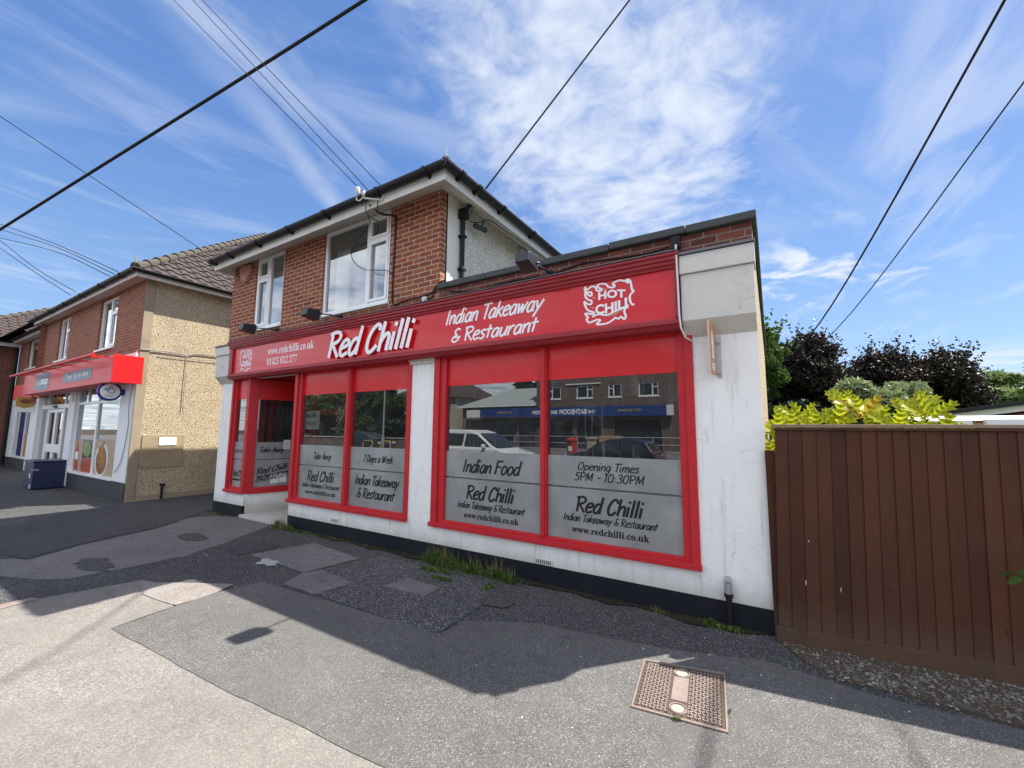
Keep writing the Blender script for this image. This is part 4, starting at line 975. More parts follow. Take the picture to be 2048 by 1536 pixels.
f = MB(); f.quad(SP(.59, 1.24, -.012), SP(.71, 1.24, -.012), SP(.71, 1.42, -.012), SP(.59, 1.42, -.012)); f.quad(SP(.40, .58, -.0157), SP(.54, .58, -.0157), SP(.54, .77, -.0157), SP(.40, .77, -.0157)); f.quad(SP(.55, .59, -.0157), SP(.68, .59, -.0157), SP(.68, .78, -.0157), SP(.55, .78, -.0157)); f.build('paper_notice', 'paper', o)
f = MB(); pts = [Vector((.65 + .035 * math.cos(a * PI / 12), 1.35 + .035 * math.sin(a * PI / 12), 0)) for a in range(25)]; ribbon(f, pts, .003, SPt, .0042)
ribbon(f, [Vector((.628, 1.36, 0)), Vector((.672, 1.34, 0))], .004, SPt, .005); ribbon(f, [Vector((.61, 1.28, 0)), Vector((.69, 1.28, 0))], .003, SPt, .0042); ribbon(f, [Vector((.61, 1.265, 0)), Vector((.69, 1.265, 0))], .0025, SPt, .0042); f.build('notice_print', 'black_vinyl', o)
f = MB(); sbox(f, .0, 1.11, .03, .414, -.1, .0); f.build('splay_wall', 'white_wall', rb)
# recess: back door, return wall, ceiling
f = MB(); f.box(-7.028, -6.95, D + .165, 5.34, .03, .44); f.build('recess_wall', 'white_wall', rb)
f = MB(); f.box(-7.028, -6.95, D + .165, D + .26, .44, 2.615); f.box(-7.028, -6.95, 5.24, 5.34, .44, 2.615); f.box(-7.027, -6.951, D + .26, 5.24, .44, .52); f.box(-7.027, -6.951, D + .26, 5.24, 2.55, 2.615); o = f.build('side_window', 'red_frame', rb, .004)
f = MB(); f.quad((-6.99, D + .2, .5), (-6.99, 5.3, .5), (-6.99, 5.3, 2.6), (-6.99, D + .2, 2.6)); f.build('window_pane', 'glass', o)
f = MB(); f.slab([(-8.55, D + .14), (-8.1, 5.45), (-6.9, 5.45), (-6.9, D + .17), (-7.0, D + .002)], 2.618, 2.66); f.build('recess_ceiling', 'red_dark', rb)
f = MB(); f.frame(-8.16, -7.03, .056, 2.61, .09, 5.32, 5.40, .16); f.box(-8.07, -7.12, 5.33, 5.39, 1.95, 2.03); f.box(-8.07, -7.12, 5.33, 5.39, .95, 1.08)
o = f.build('entrance_door', 'red_frame', rb, .004); f = MB(); f.quad((-8.1, 5.36, .2), (-7.1, 5.36, .2), (-7.1, 5.36, 2.55), (-8.1, 5.36, 2.55)); f.build('door_pane', 'glass', o)
f = MB(); f.tube([(-7.22, 5.33, 1.0), (-7.22, 5.27, 1.0), (-7.22, 5.27, 1.3), (-7.22, 5.33, 1.3)], .012, 8); f.build('handle', 'steel', o)
# dark interior behind the glass
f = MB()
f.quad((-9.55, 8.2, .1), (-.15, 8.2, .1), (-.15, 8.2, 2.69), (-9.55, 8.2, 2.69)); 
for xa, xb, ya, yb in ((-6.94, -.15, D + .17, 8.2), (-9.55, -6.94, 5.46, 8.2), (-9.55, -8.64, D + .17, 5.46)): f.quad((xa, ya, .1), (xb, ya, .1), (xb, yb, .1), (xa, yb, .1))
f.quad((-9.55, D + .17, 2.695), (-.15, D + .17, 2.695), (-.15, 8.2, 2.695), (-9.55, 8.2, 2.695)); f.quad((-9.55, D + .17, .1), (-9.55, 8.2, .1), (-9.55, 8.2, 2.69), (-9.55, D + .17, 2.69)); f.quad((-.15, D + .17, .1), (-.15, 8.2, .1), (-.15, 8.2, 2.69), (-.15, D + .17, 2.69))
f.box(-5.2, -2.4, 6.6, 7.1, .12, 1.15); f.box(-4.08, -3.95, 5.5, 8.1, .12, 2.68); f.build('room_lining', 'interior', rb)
# air bricks
for x0, x1, z0, z1, n in ((-2.285, -2.06, .208, .262, 8), (-5.865, -5.68, .232, .282, 0)):
    f = MB(); f.box(x0, x1, D - .008, D + .02, z0, z1); o = f.build('air_brick', 'cream_wall', rb, .003)
    f = MB()
    for k in range(n or 2):
        if n: a = x0 + .02 + k * (x1 - x0 - .04) / n; f.box(a, a + .010, D - .0095, D, z0 + .010, z1 - .010)
        else: f.box(x0 + .02, x1 - .02, D - .0095, D, z0 + .012 + k * .018, z0 + .018 + k * .018)
    f.build('vent_slot', 'black_vinyl', o)
# waste pipe at the right end
f = MB(); f.tube([(-.385, D - .055, .0), (-.385, D - .055, .27)], .024, 12); f.tube([(-.385, D - .055, .255), (-.385, D - .055, .285)], .036, 12)
o = f.build('waste_pipe', 'black_plastic', rb); f = MB(); f.tube([(-.385, D - .055, .285), (-.387, D - .055, .37)], .031, 12); f.tube([(-.387, D - .055, .365), (-.39, D - .02, .385), (-.39, D + .01, .388)], .026, 10); f.build('pipe_collar', 'steel', o)
f = MB(); f.tube([(-.685, D - .19, 3.40), (-.682, D - .175, 3.08), (-.678, D - .175, 2.72), (-.668, D - .165, 2.60), (-.640, D - .12, 2.52), (-.605, D - .03, 2.50)], .009, 6); f.build('conduit', 'white_cable', rb)

# ------------------------------------------------------------------ fittings on the restaurant
def floodlight_parts(root):
    """box floodlight on a straight arm, built at the origin of its wall plate; the arm runs out along -Y"""
    h = MB()
    h.add([(-.08, -.64, -.12), (.08, -.64, -.12), (.08, -.43, -.165), (-.08, -.43, -.165), (-.08, -.62, -.015), (.08, -.62, -.015), (.08, -.41, .01), (-.08, -.41, .01)],
          [(0, 3, 2, 1), (4, 5, 6, 7), (0, 1, 5, 4), (1, 2, 6, 5), (2, 3, 7, 6), (3, 0, 4, 7)])
    finish2 = lambda mb, n, mt, b=0: (lambda o: (setattr(o, 'parent', root), setattr(o, 'matrix_parent_inverse', Matrix.Identity(4)), o)[2])(mb.build(n, mt, None, b))
    finish2(h, 'lamp_housing', 'black_metal', .008)
    g_ = MB(); g_.add([(-.07, -.409, -.150), (.07, -.409, -.150), (.07, -.395, .0), (-.07, -.395, .0), (-.06, -.392, -.135), (.06, -.392, -.135), (.06, -.385, -.01), (-.06, -.385, -.01)], [(0, 1, 2, 3), (4, 5, 6, 7), (0, 1, 5, 4), (1, 2, 6, 5), (2, 3, 7, 6), (3, 0, 4, 7)]); finish2(g_, 'lamp_glass', 'lamp_glass')
    a = MB(); a.tube([(0, 0, .0), (0, -.20, -.01), (0, -.40, -.04)], .010, 8); a.tube([(-.085, -.46, -.08), (-.085, -.40, -.05), (0, -.37, -.035), (.085, -.40, -.05), (.085, -.46, -.08)], .008, 6); finish2(a, 'arm', 'black_metal')
    w = MB(); w.tube([(0, .02, 0), (0, -.03, 0)], [.045, .035], 12); w.tube([(0, -.03, 0), (0, -.06, 0)], [.022, .018], 10); finish2(w, 'wall_plate', 'black_metal')
fl_labels = ['black floodlight on a wall arm under the smaller upper window', 'black floodlight on a wall arm just under the larger upper window', 'black floodlight standing up over the flat roof edge of the takeaway']
fl = thing('floodlight', fl_labels[0], 'floodlight', (-7.73, D - .01, 3.46), 'floodlights over the shop sign')
floodlight_parts(fl)
for k, (p, tilt) in enumerate((((-5.88, D - .01, 3.46), 0.0), ((-2.10, D - .01, 3.46), .05))):
    r_ = fl.copy(); COL.objects.link(r_); r_.location = p; r_.rotation_euler = (-tilt, 0, 0); r_['label'] = fl_labels[k + 1]
    for ch in list(fl.children):
        c = ch.copy(); COL.objects.link(c); c.parent = r_
t = thing('alarm_box', 'faded pink angular alarm box high on the brick left of the small upper window', 'alarm box', (-8.98, D, 4.78))
f = MB(); hexa = [(-.20, .13), (-.10, .19), (.18, .16), (.20, .06), (.06, -.17), (-.08, -.17), (-.21, .02)]
f.add([(-8.98 + a, D - .005, 4.78 + b) for a, b in hexa] + [(-8.98 + a, D - .06, 4.78 + b) for a, b in hexa] + [(-8.98 + a * .78, D - .085, 4.78 + b * .78) for a, b in hexa], [tuple(range(14, 21))[::-1]] + [(i, (i + 1) % 7, 7 + (i + 1) % 7, 7 + i) for i in range(7)] + [(7 + i, 7 + (i + 1) % 7, 14 + (i + 1) % 7, 14 + i) for i in range(7)])
f.build('cover', 'pink_box', t, .006)
t = thing('junction_box', 'small black junction box on the parapet bricks above the sign end', 'junction box', (-.71, D, 3.49))
f = MB(); f.box(-.755, -.668, D - .055, D - .002, 3.425, 3.548); f.build('housing', 'black_plastic', t, .006)
f = MB(); f.tube([(-.70, D - .03, 3.43), (-.70, D - .03, 3.395)], .012, 8); f.build('cable_gland', 'black_plastic', t)
t = thing('motion_sensor', 'round grey sensor on the brick just above the sign', 'sensor', (-4.0, D, 3.45))
f = MB(); f.tube([(-4.0, D, 3.45), (-4.0, D - .05, 3.445)], [.03, .026], 12); f.build('housing', 'black_plastic', t); f = MB(); f.tube([(-4.0, D - .05, 3.445), (-4.0, D - .085, 3.44)], [.04, .030], 14); f.build('lens', 'lamp_glass', t)
t = thing('security_camera', 'small black camera hanging below the side eaves by the downpipe', 'camera', (-3.72, 4.93, 4.72))
f = MB(); f.bar((-3.66, 4.80, 4.71), (-3.58, 5.02, 4.69), .06, .06); f.build('housing', 'black_metal', t, .01); f = MB(); f.tube([(-3.63, 4.95, 4.73), (-3.6, 4.98, 4.86)], .012, 6); f.build('bracket', 'black_metal', t)
t = thing('hanging_sign', 'faded orange sign with white figure projecting from the white end pier', 'sign', (-.42, D, 2.3))
sx_ = lambda y_: -.432 + .13 * (y_ - (D - .235))
def sgn_slab(y0, y1, z0, z1, th):
    f = MB(); f.add([(sx_(y0) - th, y0, z0), (sx_(y0) + th, y0, z0), (sx_(y1) + th, y1, z0), (sx_(y1) - th, y1, z0), (sx_(y0) - th, y0, z1), (sx_(y0) + th, y0, z1), (sx_(y1) + th, y1, z1), (sx_(y1) - th, y1, z1)], [(0, 3, 2, 1), (4, 5, 6, 7), (0, 1, 5, 4), (1, 2, 6, 5), (2, 3, 7, 6), (3, 0, 4, 7)]); return f
sgn_slab(D - .235, D - .02, 2.16, 2.63, .0045).build('panel', 'orange', t)
sgn_slab(D - .243, D - .2355, 2.158, 2.632, .0065).build('edge_strip', 'orange_edge', t)
F2 = lambda u, v, w: (sx_(D - .235 + u) + .0045 + w, D - .235 + u, v)
F3 = lambda u, v, w: (sx_(D - .03 - u) - .0045 - w, D - .03 - u, v)
for k, FF in enumerate((F2, F3)):
    f = MB(); f.poly([FF(u, v, .002) for u, v in ((.06, 2.535), (.085, 2.56), (.105, 2.52), (.125, 2.45), (.122, 2.36), (.135, 2.30), (.06, 2.30), (.075, 2.38), (.05, 2.44))]); f.poly([FF(u, v, .002) for u, v in ((.045, 2.235), (.15, 2.235), (.15, 2.255), (.045, 2.255))]); f.poly([FF(u, v, .002) for u, v in ((.05, 2.20), (.09, 2.20), (.09, 2.228), (.05, 2.228))]); f.poly([FF(u, v, .002) for u, v in ((.10, 2.19), (.14, 2.19), (.14, 2.228), (.10, 2.228))])
    f.build('sign_print', 'white_vinyl', t)
f = MB(); f.tube([(-.383, D - .05, 2.18), (-.380, D, 2.18)], .010, 8); f.tube([(-.383, D - .05, 2.46), (-.380, D, 2.46)], .010, 8); f.box(-.40, -.36, D - .012, D - .001, 2.14, 2.52); f.build('bracket', 'steel', t)
# things seen through the glass
t = thing('window_poster', 'paper poster with red lettering behind the left pane of the doorway window', 'poster', (-6.68, D + .11, 1.8))
f = MB(); f.box(-6.90, -6.47, D + .112, D + .114, 1.64, 1.95); f.build('sheet', 'paper', t)
f = MB(); type_text(f, 'TODAY', -6.83, -6.55, 1.70, 1.77, front(D + .112), .002, .02); f.build('print', 'tomato', t)
f = MB(); script_text(f, 'Red Chilli', -6.86, -6.56, 1.84, .07, front(D + .112), .06, .25, .002); f.build('heading', 'black_vinyl', t)
t = thing('hanging_garland', 'red and white hanging decoration inside the left shop window', 'decoration', (-6.06, D + .22, 2.0))
f, f2 = MB(), MB(); r = random.Random(5)
for row, (z, n) in enumerate(((2.0, 2), (1.95, 4), (1.90, 5), (1.84, 5), (1.79, 4), (1.74, 3))):
    for k in range(n):
        x = -6.06 + (k - (n - 1) / 2) * .042 - row * .006; (f if (row + k) % 2 else f2).tube([(x, D + .22, z + .022), (x, D + .22, z - .02)], [.008, .019], 7)
f.build('red_bell', 'tomato', t); f2.build('white_bell', 'paper', t)
f = MB(); f.tube([(-6.05, D + .22, 2.02), (-6.04, D + .22, 2.6)], .003, 4); f.build('string', 'black_vinyl', t)
t = thing('dream_catcher', 'white lace dream catcher hanging inside the larger upper window', 'dream catcher', (-5.1, D + .16, 4.45))
f = MB(); y = D + .16
ring = [(-5.08 + .115 * math.cos(a * PI / 14), y, 4.44 + .115 * math.sin(a * PI / 14)) for a in range(29)]; f.tube(ring, .009, 6)
for a in range(8): f.tube([(-5.08 + .11 * math.cos(a * PI / 4), y, 4.44 + .11 * math.sin(a * PI / 4)), (-5.08 + .05 * math.cos(a * PI / 4 + 1.9), y, 4.44 + .05 * math.sin(a * PI / 4 + 1.9))], .004, 4)
f.tube([(-5.08, y, 4.56), (-5.07, y, 4.9)], .003, 4); f.build('ring', 'paper', t)
f = MB(); r = random.Random(3)
for k in range(17):
    x = -5.24 + k * .018; L = .18 + .32 * math.exp(-((x + 5.12) / .08) ** 2) + r.uniform(-.05, .05)
    f.tube([(x, y + .004 * (k % 3), 4.38 - abs(x + 5.08) * .3), (x + r.uniform(-.02, .02), y, 4.38 - L * .5), (x + r.uniform(-.03, .03), y, 4.36 - L)], [.004, .008 + .004 * (k % 2), .005], 5)
f.build('lace_strand', 'curtain', t)
f = MB()
for k in range(5):
    z = 4.28 - k * .075; f.poly([(-5.17 + .05 * math.cos(a * PI / 4), y - .012, z + .03 * math.sin(a * PI / 4)) for a in range(8)])
f.build('feather', 'curtain', t)

# ------------------------------------------------------------------ cables
def cable(name, label, pts, r, mat='cable', group=None, sag=0.0, cat='cable'):
    P = [Vector(p) for p in pts]
    if sag and len(P) == 2:
        a, b = P; P = [a.lerp(b, k / 24) - Vector((0, 0, sag * 4 * (k / 24) * (1 - k / 24))) for k in range(25)]
    elif len(P) > 2:
        q = []
        for i in range(len(P) - 1):
            p0 = P[i - 1] if i else P[0] * 2 - P[1]; p1, p2 = P[i], P[i + 1]; p3 = P[i + 2] if i + 2 < len(P) else P[-1] * 2 - P[-2]
            for k in range(7):
                t_ = k / 7; q.append(.5 * ((2 * p1) + (p2 - p0) * t_ + (2 * p0 - 5 * p1 + 4 * p2 - p3) * t_ * t_ + (3 * p1 - p0 - 3 * p2 + p3) * t_ ** 3))
        P = q + [P[-1]]
    f = MB(); f.tube(P, r, 6); return tag(f.build(name, mat, smooth=True), label, cat, group)
OG = 'overhead cables'
def at(v, d): return Vector((0, 0, 1.65)) + Vector(v) * d
c = cable('overhead_cable', 'thick black twisted cable slanting across the top left sky', [(-26, -.2, 4.55), (-17.5, 1.9, 6.9), (-9.1, 4.0, 9.2), (-5.2, 5.0, 10.35), (2.6, 7.0, 12.65), (8, 8.4, 14.2)], .035, group=OG)
c = cable('overhead_cable', 'leftmost of the three thin wires rising from the insulators on the eaves', [(-4.93, 3.80, 5.10), (-8.85, 2.54, 9.36), (-11.5, 1.7, 12.2), (-17, -.05, 18)], .007, group=OG)
c = cable('overhead_cable', 'middle of the three thin wires rising from the insulators on the eaves', [(-4.84, 3.79, 5.12), (-8.67, 2.76, 9.47), (-11.3, 2.05, 12.4), (-17, .5, 18.7)], .007, group=OG)
c = cable('overhead_cable', 'rightmost of the three thin wires meeting the eaves past the insulators', [(-4.57, 3.80, 5.10), (-8.58, 2.88, 9.52), (-11.3, 2.25, 12.6), (-17, .9, 19)], .007, group=OG)
c = cable('overhead_cable', 'black cable climbing from the downpipe hopper to the top of the sky', [(-3.50, 4.70, 5.05), (-1.45, 5.55, 7.93), (-.2, 6.05, 9.7), (2.6, 7.2, 13.8)], .012, group=OG)
c = cable('overhead_cable', 'thicker of the two cables falling from the top right behind the end pier', [(-1.6, 21.5, 3.72), (-.04, 19.85, 4.07), (1.32, 14.62, 4.78), (2.92, 7.65, 7.38), (3.35, 5.4, 8.4), (3.7, 3.5, 9.4), (4.3, .2, 11.0)], .020, group=OG)
c = cable('overhead_cable', 'thinner of the two cables falling from the right edge behind the end pier', [(-1.6, 21.5, 3.42), (-.02, 20.3, 3.80), (1.75, 15.2, 4.66), (3.5, 8.95, 6.93), (4.3, 6.2, 8.2), (5.8, .9, 10.6)], .012, group=OG)
c = cable('overhead_cable', 'thin wire running from the left edge of the sky to the tiled hip roof', [(-14.77, 5.5, 7.16), (-17.96, 1.68, 10.28), (-20.5, -1.5, 12.9), (-24.5, -6.5, 17.5)], .012, group=OG)
for k, (dz, lab) in enumerate(((0, 'uppermost of the three wires meeting the corner eaves of the store'), (.16, 'middle one of the three wires meeting the corner eaves of the store'), (.42, 'lowest of the three wires meeting the corner eaves of the store'))):
    cable('overhead_cable', lab, [(-12.6 - .25 * k, 3.15, 5.2 - .01 * k), (-15.6, 2.7, 6.35 - dz * .45), (-19.2, 2.08, 7.62 - dz), (-26, .9, 10.0 - 2.0 * dz)], .010, group=OG)
for k, lab in enumerate(('upper of the two wires meeting the store eaves near the left edge', 'lower of the two wires meeting the store eaves near the left edge')):
    cable('overhead_cable', lab, [(-15.6 - .5 * k, 3.12, 5.22), (-17.6, 2.7, 6.1 - .12 * k), (-20.2, 2.2, 7.45 - .22 * k), (-27, 1.0, 10.9 - .4 * k)], .009, group=OG)
t = thing('cable_insulator', 'pair of white glazed insulators on a rusty bracket at the eaves', 'insulator', (-4.85, FY - .1, 5.05))
f = MB(); f.tube([(-4.93, FY - .16, 5.13), (-4.93, FY - .16, 5.11), (-4.93, FY - .16, 5.05), (-4.93, FY - .16, 4.99)], [.026, .038, .034, .024], 14); f.build('insulator_body', 'ceramic', t, smooth=True)
f = MB(); f.tube([(-4.79, FY - .16, 5.03), (-4.79, FY - .16, 4.985), (-4.79, FY - .16, 4.94)], [.018, .027, .018], 12); f.build('insulator_body', 'ceramic', t, smooth=True)
f = MB(); f.tube([(-4.95, FY - .16, 5.0), (-4.93, FY - .17, 4.93), (-4.86, FY - .17, 4.90), (-4.80, FY - .16, 4.94)], .010, 8); f.bar((-4.80, FY - .15, 4.93), (-4.54, FY - .03, 4.88), .03, .016); f.bar((-4.55, FY - .04, 4.86), (-4.50, FY - .04, 4.98), .04, .012); f.build('bracket', 'ceramic', t)
CG = 'cables clipped to the takeaway front'
y = D - .018
cable('wall_cable', 'black cable dropping down the brick beside the larger upper window', [(-4.80, FY - .05, 4.88), (-4.82, D - .2, 4.86), (-4.72, D - .04, 4.87), (-4.675, y, 4.80), (-4.68, y, 4.36), (-4.69, y, 3.9), (-4.685, y, 3.55), (-4.62, y, 3.475), (-4.4, y, 3.50), (-3.95, y, 3.52), (-3.84, y, 3.60), (-3.76, y, 3.65), (-3.62, D - .06, 3.645)], .011, group=CG)
cable('wall_cable', 'thin black cable looping loosely across the larger upper window', [(-4.95, FY - .08, 4.93), (-5.12, D - .22, 4.98), (-5.26, D - .05, 4.98), (-5.27, D - .03, 4.85), (-5.48, D - .09, 4.60), (-5.56, D - .11, 4.46), (-5.50, D - .10, 4.28), (-5.27, D - .07, 4.12), (-4.95, D - .05, 4.05), (-4.78, D - .03, 4.01), (-4.69, y, 3.93)], .006, group=CG)
cable('wall_cable', 'short black cable tail hanging from the eaves bracket', [(-4.83, FY - .08, 4.93), (-4.86, FY - .05, 4.78), (-4.80, FY + .03, 4.70), (-4.72, FY + .1, 4.66)], .006, group=CG)
cable('wall_cable', 'black cable looped under the eaves bracket to the brick', [(-4.62, FY - .06, 4.90), (-4.66, FY + .02, 4.74), (-4.60, D - .15, 4.78), (-4.70, D - .05, 4.86)], .006, group=CG)
cable('wall_cable', 'black cable running along the parapet bricks to the junction box', [(-3.62, D - .03, 3.50), (-3.2, D - .012, 3.44), (-2.6, D - .012, 3.46), (-2.1, D - .014, 3.44), (-1.7, D - .012, 3.49), (-1.2, D - .012, 3.46), (-.95, D - .012, 3.45), (-.78, D - .02, 3.47)], .008, group=CG)
cable('wall_cable', 'black cable from the brick corner down behind the sign top', [(-3.80, D - .02, 3.62), (-3.86, D - .02, 3.52), (-3.95, D - .02, 3.43), (-4.1, D - .03, 3.40), (-4.3, D - .04, 3.40)], .009, group=CG)
cable('wall_cable', 'thin black wire clipped under the side eaves to the camera', [(-3.50, 4.62, 4.92), (-3.68, 4.70, 4.76), (-3.62, 4.85, 4.76), (-3.52, 5.0, 4.84), (-3.45, 5.3, 4.80), (-3.43, 6.2, 4.815), (-3.43, 7.4, 4.82)], .007, group=CG)

# ------------------------------------------------------------------ fence and ground clutter
ft = thing('timber_fence', 'dark brown closeboard timber fence beside the white end pier', 'fence', (.7, 4.2, 0))
fy = lambda x: 4.135 + .125 * (x + .05)
f = MB(); r = random.Random(6)
for k in range(74):
    x0 = -.035 + k * .0945; x1 = x0 + .104; zt_ = 1.683 + r.uniform(-.006, .006); sh = lambda z: .032 * z
    a, b = fy(x0), fy(x1)
    j = r.uniform(-.003, .003)
    v = [(x0 + sh(0), a - .016 + j * .5, .03), (x1 + sh(0), b - .0075 + j * .5, .03), (x1 + sh(0), b + .004 + j, .03), (x0 + sh(0), a + .002 + j, .03)]
    v += [(x + .032 * zt_, y_, zt_) for x, y_, z in v]
    f.add(v, [(0, 3, 2, 1), (4, 5, 6, 7), (0, 1, 5, 4), (1, 2, 6, 5), (2, 3, 7, 6), (3, 0, 4, 7)])
f.build('boards', 'fence', ft)
def fbar(name, z0, z1, o0, o1, mat, xa=-.055, xb=6.95):
    f = MB(); A, B = Vector((xa + .032 * z0, fy(xa), 0)), Vector((xb + .032 * z0, fy(xb), 0)); n = Vector((-.124, .992, 0))
    q = [A + n * o0, B + n * o0, B + n * o1, A + n * o1]
    f.add([tuple(p + Vector((0, 0, z0))) for p in q] + [tuple(p + Vector((0, 0, z1))) for p in q], [(0, 3, 2, 1), (4, 5, 6, 7), (0, 1, 5, 4), (1, 2, 6, 5), (2, 3, 7, 6), (3, 0, 4, 7)]); return f.build(name, mat, ft, .003)
fbar('gravel_board', .0, .118, -.030, -.001, 'fence'); fbar('capping_rail', 1.690, 1.716, -.035, .03, 'fence_cap'); fbar('top_fillet', 1.668, 1.688, -.030, -.021, 'fence'); fbar('back_rail', 1.2, 1.28, .012, .06, 'fence'); fbar('back_rail', .35, .43, .012, .06, 'fence')
f = MB(); f.box(-.0625, .012, 4.165, 4.24, .0, 1.50); f.build('end_post', 'fence', ft)
for q in range(3):
    f = MB(); r = random.Random(20 + q); cx, cz = ((.165, .48), (.385, .46), (.20, .80))[q]; y_ = fy(cx) - .023
    f.poly([(cx + .004 * math.cos(a * .9) * (1 + r.uniform(-.4, .4)), y_ - .002, cz + (.020 if q < 2 else .010) * math.sin(a * .9) * (1 + r.uniform(-.3, .3))) for a in range(7)]); f.build('paint_drip', 'paint_spot', ft)

mt = thing('inspection_cover', 'rusty square cast iron inspection cover set in the pavement', 'manhole cover', (-.58, 3.02, 0))
A_, B_, C_, D_ = Vector((-.86, 3.245, 0)), Vector((-.365, 3.355, 0)), Vector((-.30, 2.765, 0)), Vector((-.795, 2.70, 0))
def mp(u, v, z): return tuple(A_.lerp(B_, u).lerp(D_.lerp(C_, u), v) + Vector((0, 0, z)))
f = MB()
def mbox(mb, u0, u1, v0, v1, z0, z1): mb.add([mp(u0, v0, z0), mp(u1, v0, z0), mp(u1, v1, z0), mp(u0, v1, z0), mp(u0, v0, z1), mp(u1, v0, z1), mp(u1, v1, z1), mp(u0, v1, z1)], [(0, 1, 2, 3), (7, 6, 5, 4), (0, 4, 5, 1), (1, 5, 6, 2), (2, 6, 7, 3), (3, 7, 4, 0)])
mbox(f, -.02, 1.02, -.03, 0.0, .0, .016); mbox(f, -.02, 1.02, 1.0, 1.03, .0, .016); mbox(f, -.02, .0, 0, 1, .0, .016); mbox(f, 1.0, 1.02, 0, 1, .0, .016); f.build('cover_frame', 'iron', mt)
f = MB(); mbox(f, .004, .996, .004, .996, .0, .0105); f.build('cover_plate', 'iron_dark', mt)
f = MB()
N = 12; w = .011
inside = lambda u, v: not (.38 < u < .60 and .06 < v < .94)
for k in range(-N, N + 1):
    for sgn in (1, -1):
        # diagonal raised ribs, cut round the centre panel
        pts = []
        for j in range(61):
            u = j / 60; v = k / N + sgn * u if sgn > 0 else (k / N + 1) - u
            ok = 0.02 < v < .98 and .02 < u < .98 and inside(u, v)
            if ok: pts.append((u, v))
            if (not ok or j == 60) and len(pts) > 1:
                a, b = Vector(mp(*pts[0], .011)), Vector(mp(*pts[-1], .011)); f.bar(a, b, .010, .009); pts = []
            elif not ok: pts = []
f.build('tread_pattern', 'iron', mt)
f = MB(); mbox(f, .40, .585, .24, .72, .0, .0155); f.build('badge_plate', 'iron', mt, .002)
f = MB(); CVF = lambda u, v, w_: mp(.585 - v, .72 - u, .0155 + w_)
type_text(f, 'DRAINS', .10, .40, .085, .115, lambda u, v, w_: mp(.40 + v, .30 + u, .0155 + w_), .001, .01); type_text(f, '600', .17, .32, .045, .07, lambda u, v, w_: mp(.40 + v, .30 + u, .0155 + w_), .001, .01)
bpy.data.meshes  # badge lettering
f.v, f.f = [], []
f2 = MB()
for vc in (.145, .85):
    f.tube([mp(.49 + .095 * math.cos(a * PI / 12), vc + .085 * math.sin(a * PI / 12), .012) for a in range(25)], .006, 6, False)
    f2.poly([mp(.49 + .075 * math.cos(-a * PI / 12), vc + .065 * math.sin(-a * PI / 12), .0135) for a in range(24)])
f.build('key_ring', 'iron', mt); f2.build('key_plug', 'cover_fill', mt)
t = thing('water_cover', 'rusty iron edge of a small cover at the far left pavement', 'manhole cover', (-6.1, 1.1, 0))
f = MB(); f.slab([(-6.16, .95), (-6.02, .97), (-6.05, 1.22), (-6.15, 1.19)], .004, .014); f.build('cover_plate', 'iron', t, .003)

def stones(name, label, area, n, size, z, seed, mat='stone', inside=None):
    r = random.Random(seed); f = MB()
    k = 0
    while k < n:
        x, y_ = r.uniform(area[0], area[1]), r.uniform(area[2], area[3])
        if inside and not inside(x, y_, r): continue
        k += 1
        s = size * r.uniform(.4, 1.5); a = r.uniform(0, 6.3); ca, sa = math.cos(a), math.sin(a)
        v = []
        for px, py, pz in ((-1, -.6, 0), (.1, -1, 0), (1, -.2, 0), (.5, .9, 0), (-.7, .8, 0), (-.6, -.4, .6), (.5, -.5, .7), (.5, .5, .55), (-.4, .5, .75)):
            px, py, pz = px * s * r.uniform(.6, 1.1), py * s * r.uniform(.5, .9), pz * s * r.uniform(.5, .9)
            v.append((x + px * ca - py * sa, y_ + px * sa + py * ca, z + pz))
        f.add(v, [(5, 6, 7, 8), (0, 1, 6, 5), (1, 2, 6), (2, 3, 7, 6), (3, 4, 8, 7), (4, 0, 5, 8)])
    o = f.build(name, mat); return tag(o, label, 'gravel', None, 'stuff')
def stonemat(name, cols):
    t = new_mat(name); v = t.voro(t.pos, 34, out=1); r_ = t.sep(v)[0]
    c = t.ramp(r_, [(i / (len(cols) - 1), q) for i, q in enumerate(cols)]); c = t.mix(t.math('MULTIPLY', t.noise(t.pos, 60, 4), .4), c, (.05, .045, .04))
    t.l.new(c, t.b.inputs['Base Color']); t.b.inputs['Roughness'].default_value = .8; return t.m
M['stone'] = stonemat('mixed gravel stone', [(.05, .045, .04), (.10, .09, .08), (.15, .125, .095), (.075, .07, .07), (.24, .22, .20), (.11, .09, .07), (.40, .38, .35)])
def in_fence(x, y_, r):
    lim = 4.06 - .95 * (x + .05) if x < .32 else 3.74
    return y_ < fy(x) - .035 and y_ > lim + r.uniform(-.05, .03) and r.random() < .35 + .65 * min(1, max(0, (fy(x) - y_) * 4))
stones('gravel', 'loose mixed gravel along the foot of the brown fence', (-.05, 2.6, 3.6, 4.45), 3600, .0100, .012, 3, inside=in_fence)
stones('debris', 'fine grit and crumbs along the black plinth', (-7.0, -.1, 4.03, 4.2), 700, .0062, .001, 5, inside=lambda x, y_, r: y_ > 4.12 + .05 * math.sin(3 * x) - .05 * r.random())
stones('litter', 'tiny pale chips scattered over the pavement', (-7.5, 1.2, 1.6, 4.0), 150, .0042, .008, 9, 'paper')
